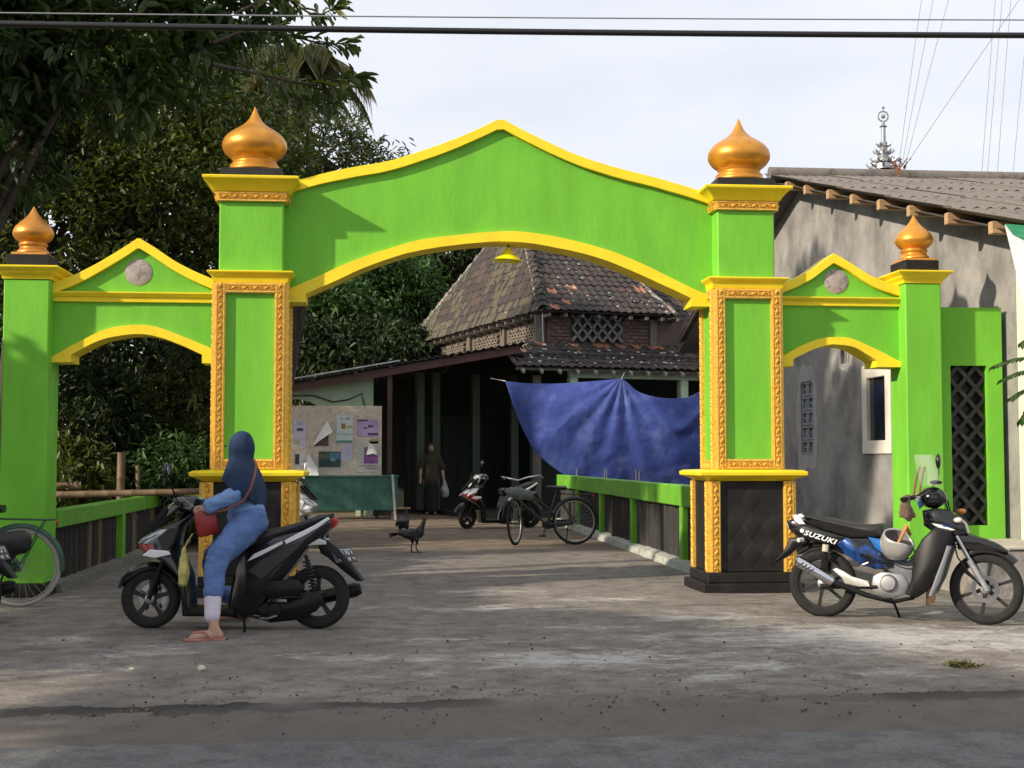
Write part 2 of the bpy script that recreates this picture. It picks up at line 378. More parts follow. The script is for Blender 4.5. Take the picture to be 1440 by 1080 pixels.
GI = Matrix.Translation((-1.14, -YS, 0))    # world -> gate
def G(): m = MB(); m.T = GI; return m
def ring_box(m, x0, x1, y0, y1, prof):      # stacked square moulding: prof of (overhang, z)
    for (a, z0), (b, z1) in zip(prof, prof[1:]):
        if abs(z1 - z0) < 1e-6: continue
        m.frustum((x0 - a, x1 + a, y0 - a, y1 + a), z0, (x0 - b, x1 + b, y0 - b, y1 + b), z1)
    return m
def moulding(x0, x1, y0, y1, prof):         # one watertight lofted square moulding
    m = G(); m.loft([[(x0 - a, y0 - a, z), (x1 + a, y0 - a, z), (x1 + a, y1 + a, z), (x0 - a, y1 + a, z)] for a, z in prof]); return m
def carve(m, u0, u1, vc, wd, put):          # scroll relief along u: put(u, v, h) places a point; h = height off the face
    """leaf scrolls between two raised edges"""
    def q(a, b, c, d): m.add([a, b, c, d], [(0, 1, 2, 3)])
    for s in (-1, 1):
        v0 = vc + s * wd / 2; v1 = vc + s * (wd / 2 - wd * .13)
        a = [put(u0, v0, 0), put(u0, v0, .012), put(u0, v1, .012), put(u0, v1, 0)]; b = [put(u1, v0, 0), put(u1, v0, .012), put(u1, v1, .012), put(u1, v1, 0)]
        m.add(a + b, [(0, 1, 5, 4), (1, 2, 6, 5), (2, 3, 7, 6), (0, 3, 2, 1), (4, 5, 6, 7)])
    L_ = u1 - u0; k = max(1, round(abs(L_) / (wd * .62))); st = L_ / k; hw = wd * .36
    for i in range(k):
        c = u0 + (i + .5) * st; s = 1 if i % 2 else -1
        # a pointed leaf lying diagonally, raised along its midrib, and two curls beside it
        for (du, dv, ln, wdh, ang, h) in ((0, 0, .62, .2, .75 * s, .026), (-.22 * s * 0 + .0, .24, .26, .13, -.6 * s, .018), (0, -.24, .26, .13, -.6 * s, .018)):
            ca, sa = math.cos(ang), math.sin(ang)
            def pt(a, b, hh): 
                uu = (du + a * ca - b * sa) * abs(st) * 1.5; vv = (dv * 1.1 + (a * sa + b * ca)) * wd * .62
                return put(c + uu, vc + max(-hw, min(hw, vv)), hh)
            m.add([pt(-ln, 0, 0), pt(0, -wdh, .002), pt(ln, 0, 0), pt(0, wdh, .002), pt(-ln * .35, 0, h), pt(ln * .35, 0, h)],
                  [(0, 1, 4), (4, 1, 5), (5, 1, 2), (2, 3, 5), (5, 3, 4), (4, 3, 0)])
def border_front(name, parent, x0, x1, z0, z1, wd, y, th, sides='LRTB', nameit=True):
    """a frame of carved strips standing th proud of the face at y (front)"""
    m = G(); f = y - th
    def strip(a0, a1, b0, b1): m.box(a0, a1, f, y + .004, b0, b1)
    if 'L' in sides: strip(x0, x0 + wd, z0, z1); carve(m, z0 + .01, z1 - .01, x0 + wd / 2, wd * .8, lambda u, v, h: (v, f - h, u))
    if 'R' in sides: strip(x1 - wd, x1, z0, z1); carve(m, z0 + .01, z1 - .01, x1 - wd / 2, wd * .8, lambda u, v, h: (v, f - h, u))
    i0 = x0 + wd + .001 if 'L' in sides else x0; i1 = x1 - wd - .001 if 'R' in sides else x1
    if 'T' in sides: strip(i0, i1, z1 - wd, z1 - .001); carve(m, i0, i1, z1 - wd / 2, wd * .8, lambda u, v, h: (u, f - h, v))
    if 'B' in sides: strip(i0, i1, z0 + .001, z0 + wd); carve(m, i0, i1, z0 + wd / 2, wd * .8, lambda u, v, h: (u, f - h, v))
    return m.build(name, GOLDD, parent, smooth=20)
def border_side(name, parent, xf, sgn, y0, y1, z0, z1, wd, th):
    """the same frame on a side face at x = xf (sgn -1 faces left, +1 right)"""
    m = G(); f = xf + sgn * th
    def strip(a0, a1, b0, b1): m.box(min(f, xf - sgn * .004), max(f, xf - sgn * .004), a0, a1, b0, b1)
    for ya in (y0, y1 - wd):
        strip(ya, ya + wd, z0, z1); carve(m, z0 + .01, z1 - .01, ya + wd / 2, wd * .8, lambda u, v, h: (f + sgn * h * .45, v, u))
    for za in (z0 + .001, z1 - wd - .001):
        strip(y0 + wd + .001, y1 - wd - .001, za, za + wd); carve(m, y0 + wd, y1 - wd, za + wd / 2, wd * .8, lambda u, v, h: (f + sgn * h * .45, u, v))
    return m.build(name, GOLDD, parent, smooth=20)
def onion(name, parent, c, prof, mat, n=40):
    pts = smoothline([(r, z, 0) for r, z in prof], 46); m = G(); m.lathe([(max(p.x, .002), p.y) for p in pts], n, c)
    return m.build(name, mat, parent, smooth=50)

def pier(xc, wu, side):                     # side: +1 inner face looks right (left pier), -1 the other
    p = G(); hs = .322; y1 = YS + .52; hu = wu / 2
    p.box(xc - hs, xc + hs, YS, y1, 1.14, 2.98); p.box(xc - hu, xc + hu, YS + .02, y1 - .02, 2.99, 3.80)
    sh = p.build('pillar', GREEN, gate, bevel=.012)
    m = moulding(xc - hs - .085, xc + hs + .085, YS - .085, y1 + .085, [(0, .19), (0, 1.06)]); m.build('pedestal', BLACK, sh, bevel=.008)
    # dark diamond tiling, barely proud, on the pedestal's front
    d = G(); yf = YS - .085
    for i in range(-1, 2):
        for j in range(3):
            cx, cz, r = xc + i * .2, .36 + j * .26, .125
            if abs(i) == 1 and j == 2: continue
            d.add([(cx - r * .8, yf, cz), (cx, yf, cz - r), (cx + r * .8, yf, cz), (cx, yf, cz + r), (cx - r * .77, yf - .0014, cz), (cx, yf - .0014, cz - r * .96), (cx + r * .77, yf - .0014, cz), (cx, yf - .0014, cz + r * .96)],
                  [(4, 5, 6, 7), (0, 1, 5, 4), (1, 2, 6, 5), (2, 3, 7, 6), (3, 0, 4, 7)])
    d.build('diamond_tile', BLACK, sh)
    moulding(xc - hs - .085, xc + hs + .085, YS - .085, y1 + .085, [(.035, .09), (.035, .188)]).build('plinth', BLACK, sh, bevel=.008)
    moulding(xc - hs - .085, xc + hs + .085, YS - .085, y1 + .085, [(.085, -.05), (.085, .088)]).build('plinth', BLACK, sh, bevel=.008)
    moulding(xc - hs, xc + hs, YS, y1, [(.09, 1.062), (.11, 1.08), (.20, 1.115), (.205, 1.15), (.17, 1.165), (.02, 1.172)]).build('slab', YELLOW, sh, bevel=.004)
    moulding(xc - hs, xc + hs, YS, y1, [(.02, 2.93), (.03, 2.955), (.035, 2.985), (.075, 3.02), (.08, 3.035), (.06, 3.042)]).build('capital', YELLOW, sh, bevel=.003)
    moulding(xc - hu, xc + hu, YS + .02, y1 - .02, [(.035, 3.795), (.05, 3.80), (.065, 3.83), (.125, 3.895), (.145, 3.905), (.148, 3.93), (.12, 3.938)]).build('cornice', YELLOW, sh, bevel=.003)
    # gold band under the cornice
    b = G(); b.loft([[(xc - hu - a, YS + .02 - a, z), (xc + hu + a, YS + .02 - a, z), (xc + hu + a, y1 - .02 + a, z), (xc - hu - a, y1 - .02 + a, z)] for a, z in ((.028, 3.705), (.028, 3.794))])
    f = YS + .02 - .028
    carve(b, xc - hu - .02, xc + hu + .02, 3.75, .082, lambda u, v, h: (u, f - h, v))
    for s in (-1, 1): carve(b, f + .01, y1 + .005, 3.75, .082, lambda u, v, h: (xc + s * (hu + .028 + h), u, v))
    b.build('carved_band', GOLDD, sh, smooth=20)
    border_front('carved_border', sh, xc - hs - .004, xc + hs + .004, 1.174, 2.928, .098, YS, .035)
    for s in (-1, 1): border_side('carved_border', sh, xc + s * (hs), s, YS + .0, y1, 1.174, 2.928, .085, .03)
    # carved strips on the four corners of the pedestal
    hp = hs + .085
    for sd in 'LR': border_front('corner_border', sh, xc - hp - .004, xc + hp + .004, .192, 1.058, .10, YS - .085, .028, sd)
    for s in (-1, 1):
        f = xc + s * (hp + .028)
        for ya in (YS - .085, y1 + .085 - .09):
            m = G(); m.box(min(f, xc + s * hp), max(f, xc + s * hp), ya, ya + .09, .192, 1.058); carve(m, .2, 1.05, ya + .045, .075, lambda u, v, h: (f + s * h * .45, v, u))
            m.build('corner_border', GOLDD, sh, smooth=20)
    yc = (YS + y1) / 2
    moulding(xc - .28, xc + .28, yc - .26, yc + .26, [(.03, 3.94), (0, 4.03)]).build('dome_block', BLACK, sh, bevel=.006)
    onion('dome', sh, (xc, yc, 4.032), [(.21, 0), (.245, .005), (.247, .03), (.232, .05), (.236, .062), (.222, .078), (.205, .09), (.205, .105), (.212, .115), (.215, .125), (.222, .132), (.265, .165), (.298, .21), (.31, .25), (.303, .30), (.272, .35), (.215, .397), (.145, .44), (.09, .485), (.055, .53), (.03, .58), (.004, .645)], GOLD)
    return sh
pier(-1.245, .60, 1); pier(3.535, .57, -1)

def gate_curve(pts, Y, apex=None):
    P_ = [((q := at(x, y, Y)).x, q.z) for x, y in pts]; k = None if apex is None else apex
    out = []
    for part in ([P_] if k is None else [P_[:k + 1], P_[k:]]):   # round the measured points off, keeping a sharp apex
        n = len(part); out += [(p.x, p.y) for p in smoothline([(x, z, 0) for x, z in part], n * 6)]
    o2 = [out[0]]
    for p in out[1:]:
        if p[0] > o2[-1][0] + 1e-4: o2.append(p)
    return o2
def arch_wall(coping, top, bot, feet_z, xl, xr, foot, parent_name, course=None, medal=None, th=.26):
    """wall between two uprights: curved coping on top, an arched opening below trimmed by a band"""
    N = 61
    wob = lambda x, k: .0035 * mnoise.fractal(Vector((x * 4, k, 2)), 1, 2, 3)      # hand-run plaster is never quite straight
    cx, cz = interp(coping, N); cx[0], cx[-1] = xl, xr
    bx, bz = interp(top, N); bx[0], bx[-1] = xl, xr
    m = G(); m.band(list(zip(cx, cz - .10)), list(zip(np.linspace(xl, xr, N), np.interp(np.linspace(xl, xr, N), bx, bz) - .03)), YW, YW + th)
    wall = m.build(parent_name, GREEN, gate, smooth=25)
    m = G(); m.band([(x, z + wob(x, 1)) for x, z in zip(cx, cz)], [(x, z - .098 + wob(x, 5)) for x, z in zip(cx, cz)], YW - .05, YW + th + .05); m.build('coping', YELLOW, wall, smooth=20, bevel=.003)
    # arch band: between the outer and inner curves, with a foot block at both ends
    ix, iz = interp(bot, N); X = np.linspace(xl, xr, 81)
    fl, fr = ix[0], ix[-1]; tz = np.interp(X, bx, bz); uz = np.interp(X, ix, iz)
    xs = []; tt = []; uu = []
    for x in sorted(list(X) + [fl - 1e-4, fl, fr, fr + 1e-4]):
        t_ = float(np.interp(x, bx, bz)); u_ = float(np.interp(x, ix, iz)) if fl <= x <= fr else feet_z
        xs.append(x); tt.append((x, t_ + wob(x, 9))); uu.append((x, u_ + wob(x, 14)))
    m = G(); m.band(tt, uu, YW - .045, YW + th + .045); m.build('arch_band', YELLOW, wall, smooth=20)
    if course:
        z0, z1 = course; m = G()
        m.loft([[(x, YW - a, z) for a, z in ((-.002, z0), (.03, z0 + .004), (.035, z0 + .045), (.05, z0 + .05), (.075, z1 - .012), (.075, z1), (-.002, z1))] for x in (xl, xr)])
        m.build('string_course', YELLOW, wall, smooth=20)
    if medal:
        (mxc, mzc, mr) = medal; m = G()
        pr = [(mr * .98, 0), (mr, -.0), (mr * 1.0, .006), (mr * .9, .012), (0.01, .014)]
        m.lathe([(r, -z) for r, z in pr], 30, (mxc, YW + .002, mzc), 'y'); m.build('medallion', CEMENT, wall, smooth=40, label='round patch of bare cement')
    return wall
cop = gate_curve([(396, 258), (417.8, 253.3), (466.7, 241), (500, 234.4), (544, 226.7), (589, 213.3), (635.6, 196.7), (666.7, 183.3), (705, 166), (729, 179), (766.7, 197.8), (806.7, 215.6), (851, 231), (906.7, 245.6), (955.6, 259), (995.6, 272), (1012, 276)], YW - .05, 8)
atop = gate_curve([(396, 411), (412, 404), (448, 388), (490, 369), (527.8, 355.6), (567.8, 343), (596.7, 336), (656.7, 329), (700, 325.4), (733, 325.6), (777.8, 332), (822, 342), (866.7, 355.6), (911, 374.4), (955.6, 396.7), (1012, 423)], YW - .045)
abot = gate_curve([(430, 413), (467.8, 396.7), (501, 381), (541, 365.6), (579, 354.4), (623, 346.7), (667.8, 341.6), (710, 339.3), (755.6, 343.3), (800, 352), (844.4, 363.3), (889, 381), (933, 401), (972, 419)], YW - .045)
arch_wall(cop, atop, abot, at(700, 428.5, YW).z, -.95, 3.25, 0, 'arch_wall')
copL = gate_curve([(70, 399), (77.6, 396), (97, 389.4), (123, 377.4), (152.6, 360.7), (176.7, 346), (194.8, 333.9), (217.4, 347.8), (245, 366.3), (273, 381), (305, 394.5)], YW - .05, 6)
atL = gate_curve([(68, 503), (73, 501.5), (106, 483), (143, 465), (171, 458), (200.7, 456.7), (226.7, 461.7), (263.7, 475.6), (305, 493)], YW - .045)
abL = gate_curve([(99.8, 498.7), (134, 481), (163.7, 472.8), (195, 469.6), (223, 473.7), (256, 485.7), (284, 498.7)], YW - .045)
mL = at(195, 383, YW); mR = at(1175.6, 396, YW)
arch_wall(copL, atL, abL, at(190, 510.5, YW).z, -3.15, -1.53, 0, 'side_arch_wall', (at(190, 425.6, YW).z, at(190, 411.7, YW).z), (mL.x, mL.z, .128))
copR = gate_curve([(1095, 400), (1099.7, 398), (1121, 389.7), (1142, 378.4), (1160.6, 364.4), (1172.8, 356), (1192.5, 367), (1218.8, 384), (1241, 394.4), (1268, 403)], YW - .05, 5)
atR = gate_curve([(1095, 504), (1100.6, 501), (1127, 486), (1155, 476), (1177.5, 474), (1200, 477), (1230, 490), (1268, 509)], YW - .045)
abR = gate_curve([(1115.6, 505), (1142, 492), (1164, 485), (1177.5, 484.4), (1200, 488), (1220.6, 499), (1233, 507)], YW - .045)
arch_wall(copR, atR, abR, at(1180, 516, YW).z, 3.82, 5.2, 0, 'side_arch_wall', (at(1180, 431, YW).z, at(1180, 418.8, YW).z), (mR.x, mR.z, .124))

def end_post(xc, hw, z_top, mat, zb):
    y0 = YS + .06; y1 = y0 + .42
    p = G(); p.box(xc - hw, xc + hw, y0, y1, zb + .12, z_top); sh = p.build('end_post', GREEN, gate, bevel=.012)
    moulding(xc - hw, xc + hw, y0, y1, [(.02, -.05), (.02, zb + .118)]).build('plinth', BLACK, sh, bevel=.006)
    moulding(xc - hw, xc + hw, y0, y1, [(.012, z_top - .002), (.018, z_top + .03), (.05, z_top + .055), (.052, z_top + .07), (.095, z_top + .10), (.098, z_top + .115), (.07, z_top + .122)]).build('cornice', YELLOW, sh, bevel=.003)
    moulding(xc - hw + .012, xc + hw - .012, y0 + .012, y1 - .012, [(0, z_top + .123), (0, z_top + .235)]).build('dome_block', BLACK, sh, bevel=.006)
    yc = (y0 + y1) / 2
    moulding(xc - .165, xc + .165, yc - .165, yc + .165, [(0, z_top + .236), (-.005, z_top + .262)]).build('dome_foot', mat, sh, bevel=.004)
    onion('dome', sh, (xc, yc, z_top + .263), [(.12, 0), (.15, .004), (.145, .025), (.125, .045), (.12, .06), (.13, .075), (.133, .09), (.122, .1), (.13, .112), (.165, .14), (.186, .175), (.188, .205), (.17, .25), (.13, .295), (.085, .335), (.05, .375), (.025, .415), (.004, .455)], mat, 32)
zl = at(40, 391, YS).z; zr = at(1295, 397, YS).z
end_post((at(5, 500, YS + .06).x + at(66, 500, YS + .06).x) / 2, .208, zl, COPPER, .0)
end_post((at(1273, 500, YS + .06).x + at(1326, 500, YS + .06).x) / 2, .186, zr, M('copper_gold_paint_bright', (.70, .31, .04), rough=.36, metal=.55, var=.12, scale=9), .0)
# ------------------------------------------------------------ balustrades along the drive
DGREEN = M('green_paint_weathered', (.12, .36, .02), rough=.6, var=.18, scale=4, bump=.15, bscale=40, col2=(.22, .42, .06), c2=(.55, .68), c2scale=5)
DARKW = M('dark_palings', (.03, .028, .026), rough=.8, var=.4, scale=3, stretch=(6, 6, 1), bump=.3, bscale=30)
BAMB = M('weathered_bamboo', (.16, .11, .065), rough=.75, var=.35, scale=5, stretch=(8, 8, 1.2))
LIME = M('whitewashed_kerb', (.36, .38, .34), rough=.9, var=.2, scale=8, bump=.5, bscale=25, col2=(.25, .23, .2), c2=(.52, .6), c2scale=7)
STEEL = M('bare_rebar', (.55, .50, .46), rough=.5, metal=.3, var=.2, scale=20)
def balustrade(X, y0, y1, zt, ht, wd, posts, label, side, pale=.12, kerb=True):
    b = tag(empty('balustrade', (X, y0, 0)), label, 'balustrade', 'green balustrades along the drive')
    def B(): m = MB(); m.T = Matrix.Translation((-X, -y0, 0)); return m
    m = B(); k = 24; ys = np.linspace(y0, y1, k)
    m.loft([[(X - wd / 2 + .006 * mnoise.noise(Vector((y, 0, 1))), y, zt - ht + .0045 * mnoise.noise(Vector((y, 3, 1)))), (X + wd / 2, y, zt - ht), (X + wd / 2, y, zt + .006 * mnoise.noise(Vector((y * 2, 3, 5)))), (X - wd / 2, y, zt + .0045 * mnoise.noise(Vector((y * 2, 7, 1))))] for y in ys])
    m.build('rail', DGREEN, b, smooth=30, bevel=.01)
    for y in posts:
        m = B(); m.box(X - .075, X + .075, y - .08, y + .08, -.02, zt - ht); m.build('post', DGREEN, b, bevel=.01)
    pts = sorted([y0] + list(posts) + [y1]); me = {}
    for a, c in zip(pts, pts[1:]):
        y = a + .1
        n = max(1, int((c - a - .2) / pale))
        for i in range(n):
            yy = a + .1 + (i + .5) * (c - a - .2) / n; key = random.randrange(5)
            if key not in me:
                q = MB(); r = .034 + .007 * random.random(); q.tube([(0, 0, -.03), (.004 * random.uniform(-1, 1), 0, .3), (.006 * random.uniform(-1, 1), 0, zt - ht + .01)], [r, r * 1.04, r * .96], 8)
                me[key] = q.mesh('paling', 40); me[key].materials.append(DARKW if key < (5 if side > 0 else 4) else BAMB)
            o = link_mesh(me[key], 'paling', None, b); o.location = (side * .02 + random.uniform(-.008, .008), yy - y0, 0); o.rotation_euler = (random.uniform(-.02, .02), random.uniform(-.01, .01), random.uniform(0, 6.28)); 
            if side < 0: o.scale = (1, 1, 1 if random.random() < .7 else random.uniform(.9, .97))
    if kerb:
        m = B(); ys = np.linspace(y0 - .1, y1, 60); s = -side
        secs = []
        for y in ys:
            a = .05 * mnoise.noise(Vector((y * 1.6, 0, 9))) ; h = .10 + .04 * mnoise.noise(Vector((y * 2.1, 5, 2)))
            secs.append([(X - .16 + a * (s < 0), y, -.03), (X + .16 + a * (s > 0), y, -.03), (X + .13 + a * (s > 0), y, h * .8), (X + .06, y, h), (X - .06, y, h), (X - .13 + a * (s < 0), y, h * .8)])
        m.loft(secs); m.build('kerb', LIME if side > 0 else M('dark_kerb', (.13, .12, .11), rough=.95, var=.3, scale=6, bump=.5, bscale=25), b, smooth=50)  # left kerb has a darker tone than the right one
    return b
bl = balustrade(3.56, 13.42, 27.0, .965, .245, .17, (15.65, 18.85, 21.6, 24.3), 'right hand green balustrade with dark palings, below the blue tarpaulin', 1)
for y in (15.05, 18.6, 21.4, 24.6):
    for k in range(3 if y < 16 else 2):
        m = MB(); m.tube([(0, 0, 0), (random.uniform(-.01, .01), .01, .13 + .04 * random.random())], .008, 6); o = m.build('rebar_stub', STEEL, bl); o.location = (random.uniform(-.03, .03), y - 13.42 + k * .12, .955)
balustrade(-3.16, 13.40, 27.0, .785, .175, .15, (16.7, 20.2, 23.6), 'left hand green balustrade with bamboo palings, behind the scooter rider', -1, .13)
# bamboo fence behind the left arch
BAMT = M('tan_bamboo', (.15, .095, .055), rough=.6, var=.3, scale=4, stretch=(4, 4, 1))
def pole(name, p, q, r, label, cat, group=None):
    c = Vector(p); m = MB(); d = Vector(q) - c; n = max(2, int(d.length / .3)); path = []; rr = []
    for i in range(n):
        t0 = i / n; t1 = (i + 1) / n
        path += [d * t0, d * (t0 + .02 / d.length), d * (t1 - .02 / d.length)]; rr += [r * 1.12, r, r]
    path.append(d); rr.append(r * 1.1); m.tube(path, rr, 9); o = m.build(name, BAMT, None, smooth=50); o.location = c; tag(o, label, cat, group); return o
fg = 'bamboo poles of the garden fence'
a = at(86, 697, 18.2); c = at(262, 688, 18.2); pole('bamboo_rail', (a.x - .6, 18.25, a.z), (c.x + .8, 18.2, c.z - .02), .045, 'long tan bamboo rail lying level behind the left balustrade', 'bamboo pole', fg)
a = at(60, 690, 18.5); c = at(113, 685, 18.5); pole('bamboo_rail', (a.x - .5, 18.5, a.z + .05), (c.x, 18.55, c.z + .02), .05, 'short thick bamboo rail end above the long one, beside the left end post', 'bamboo pole', fg)
a = at(169, 690, 18.6); pole('bamboo_post', (a.x, 18.6, 0), (a.x + .01, 18.6, at(169, 636, 18.6).z), .055, 'tan bamboo post standing upright in the dark under the left arch', 'bamboo pole', fg)
a = at(197, 690, 18.8); pole('bamboo_post', (a.x, 18.8, 0), (a.x - .05, 18.9, at(194, 655, 18.8).z), .035, 'thin bamboo stake right of the upright tan post', 'bamboo pole', fg)

# ------------------------------------------------------------ old mosque with tiled roofs
TILES = [M('tile_soot', (.032, .027, .0255), rough=.85, var=.45, scale=7, bump=.3, bscale=40, col2=(.06, .044, .038), c2=(.5, .68), c2scale=6),
         M('tile_dark', (.046, .036, .033), rough=.85, var=.4, scale=7, bump=.3, bscale=40, col2=(.03, .026, .025), c2=(.48, .62), c2scale=7),
         M('tile_brown', (.085, .052, .041), rough=.85, var=.35, scale=7, bump=.3, bscale=40, col2=(.05, .036, .032), c2=(.46, .6), c2scale=7),
         M('tile_mossy', (.095, .086, .056), rough=.9, var=.35, scale=8, bump=.3, bscale=40, col2=(.05, .044, .032), c2=(.48, .62), c2scale=7),
         M('tile_orange', (.30, .13, .075), rough=.8, var=.2, scale=8, bump=.2, bscale=40)]
MORTAR = M('ridge_mortar', (.30, .28, .26), rough=.95, var=.4, scale=10, bump=.6, bscale=30, col2=(.10, .09, .08), c2=(.48, .56), c2scale=9)
OLDW = M('grey_old_timber', (.13, .115, .10), rough=.85, var=.3, scale=5, stretch=(5, 5, 1), bump=.2, bscale=30)
BRICKW = M('old_brick_wall', (.10, .072, .06), rough=.9, var=.3, scale=6, bump=.3, bscale=40)
VENT = M('cement_lattice', (.17, .165, .16), rough=.9, var=.25, scale=9)
PALEG = M('pale_green_paint', (.42, .56, .40), rough=.6, var=.15, scale=3, col2=(.3, .4, .28), c2=(.55, .7), c2scale=4)
DKWALL = M('shade_dark_green_wall', (.018, .028, .019), rough=.7, var=.3, scale=2)  # green darkened so the colour itself carries the shade under the roofs
DKDOOR = M('dark_door_wood', (.014, .011, .009), rough=.6, var=.3, scale=3)  # near black, interior shade put into the colour
RUSTY = M('red_brown_fascia', (.11, .055, .047), rough=.7, var=.25, scale=4)
SHEET = M('weathered_sheet', (.05, .05, .05), rough=.7, var=.3, scale=5)
ALU = M('bright_flashing', (.5, .52, .55), rough=.4, metal=.4, var=.2, scale=6)
MROT = R(15.3); P0 = at(762, 437, 31.0)
mosque = tag(empty('mosque', (P0.x, P0.y, 0), MROT), 'old mosque with mossy dark clay tile roofs and lattice vents, seen through the main arch', 'mosque')
ez = P0.z
WINV = Matrix.Rotation(-MROT, 4, 'Z') @ Matrix.Translation((-P0.x, -P0.y, 0))   # world -> mosque
def tile_mesh(w=.205, l=.34, flip=False):
    """one pantile: a wave across, with a thick lower edge; x across, y up the slope"""
    q = MB(); n = 6; sec = [(-.5, .016), (-.36, .034), (-.18, .03), (.02, .006), (.22, 0), (.42, .010), (.56, .03)]
    for y, dz in ((0, .022), (l, 0)):
        q.v += [(a * w, y, z + dz) for a, z in sec]
    k = len(sec); q.v += [(a * w, 0, z + .006) for a, z in sec]
    q.f = [(i, i + 1, k + i + 1, k + i) for i in range(k - 1)] + [(i, 2 * k + i, 2 * k + i + 1, i + 1) for i in range(k - 1)]
    return q
tile_me = []
for mt in TILES:
    me = tile_mesh().mesh('tile', 40); me.materials.append(mt); tile_me.append(me)
def roof_face(parent, origin, ux, uy, width, length, inside, pick, singles=True, step=.262, w=.205, name='tile'):
    """lay tiles on a slope; ux runs along the eave, uy up the slope; inside(u, v) says where the roof is"""
    ux = Vector(ux).normalized(); uy = Vector(uy).normalized(); nz = ux.cross(uy).normalized()
    base = Matrix((ux, uy, nz)).transposed().to_4x4(); rest = [MB() for _ in TILES]; cnt = 0
    for r in range(int(length / step) + 1):
        for c in range(int(width / w) + 1):
            u = c * w + w / 2 + random.uniform(-.006, .006); v = r * step + random.uniform(-.012, .012)
            if not inside(u, v): continue
            k = pick(u, v); T = Matrix.Translation(Vector(origin) + ux * u + uy * v + nz * random.uniform(0, .008)) @ base @ Matrix.Rotation(random.gauss(0, .018), 4, 'Z') @ Matrix.Rotation(random.gauss(0, .02), 4, 'X')
            if singles:
                o = link_mesh(tile_me[k], name, None, parent); o.matrix_basis = T; cnt += 1
            else:
                t = tile_mesh(); rest[k].T = T; rest[k].add(t.v, t.f)
    for k, q in enumerate(rest):
        if q.f: o = q.build('roof_tiles', TILES[k], parent, smooth=40); o['kind'] = 'stuff'
    return cnt
def deck(parent, pts, mat=OLDW, th=.05, name='deck'):
    q = MB(); n = len(pts); a = Vector(pts[1]) - Vector(pts[0]); b = Vector(pts[-1]) - Vector(pts[0]); nn = a.cross(b).normalized()
    if nn.z < 0: nn = -nn
    q.v = [Vector(p) for p in pts] + [Vector(p) - nn * th for p in pts]; q.f = [tuple(range(n)), tuple(range(n, 2 * n))[::-1]] + [(i, n + i, n + (i + 1) % n, (i + 1) % n) for i in range(n)]
    return q.build(name, mat, parent, smooth=20)
# upper roof: front slope and steep left slope, meeting in a hip
HT = 2.9; MF = .70; HX = .29; MLs = MF / HX                 # rise per metre on the two slopes
yt = HT / MF; xt = HX * yt; yb = 11.0 - HT / .56
ur = link_mesh(MB().mesh('upper_roof', None), 'upper_roof', None, mosque)
q = MB(); W_ = 3.5
q.v = [Vector(p) for p in ((0, 0, ez), (W_, 0, ez), (W_ - .27 * yt, yt, ez + HT), (xt, yt, ez + HT), (0, 11.0, ez), (xt, yb, ez + HT), (W_, 11.0, ez), (W_ - .27 * yt, yb, ez + HT))]
q.f = [(0, 1, 2, 3), (4, 0, 3, 5), (1, 6, 7, 2), (3, 2, 7, 5), (6, 4, 5, 7), (0, 4, 6, 1)]
ur.data = q.mesh('upper_roof', None); ur.data.materials.append(OLDW)
sl = math.sqrt(1 + MF * MF)
def pf(u, v):
    t = random.random(); return 4 if t < .008 else (2 if t < .14 else (1 if t < .5 else 0))
def pl(u, v):                                               # moss in bands down the left slope, worst low and far
    k = mnoise.noise(Vector((u * .55, v * .5, 3))) + (.55 if v < .3 else 0) + .035 * (u - 4) ; t = random.random()
    if k > .08 and t < .62: return 3
    return 2 if t < .35 else (1 if t < .8 else 0)
roof_face(ur, (0, -.06, ez + .015), (1, 0, 0), (0, 1, MF), W_, yt * sl, lambda u, v: HX * v / sl + .02 < u < W_ - .27 * v / sl and v < 3.2 * sl, pf)
sll = math.sqrt(xt * xt + HT * HT)
lrp = link_mesh(MB().mesh('side_slope', None), 'side_slope', None, mosque)
lrp.data = deck(None, [(xt * .01, .1, ez + .01), (xt * .99, yt, ez + HT - .02), (xt * .99, yb, ez + HT - .02), (xt * .01, 10.9, ez + .01)], OLDW, .03, 'side_slope').data
bpy.data.objects.remove([o for o in bpy.data.objects if o.name.startswith('side_slope') and o is not lrp][0])
roof_face(lrp, (-.04, 10.95, ez + .015), (0, -1, 0), (xt, 0, HT), 10.95, sll, lambda u, v: (10.95 - u) > yt * v / sll + .05 and v < sll * .97 and u > (11.0 - yb) * v / sll, lambda u, v: pl(10.95 - u, v) if random.random() < .98 else 1, singles=True, step=.245)
# keep single tiles within reach: the farthest half of the steep slope becomes one mass
far = sorted([o for o in lrp.children if o.name.startswith('tile')], key=lambda o: -o.location.y); keep = 290
masses = [MB() for _ in TILES]
for o in far[:max(0, len(far) - keep)]:
    k = tile_me.index(o.data); t = tile_mesh(); masses[k].T = o.matrix_basis.copy(); masses[k].add(t.v, t.f); bpy.data.objects.remove(o)
al = MB(); 
for k, qq in enumerate(masses):
    if qq.f: o = qq.build('roof_tiles', TILES[k], lrp, smooth=40); o['kind'] = 'stuff'
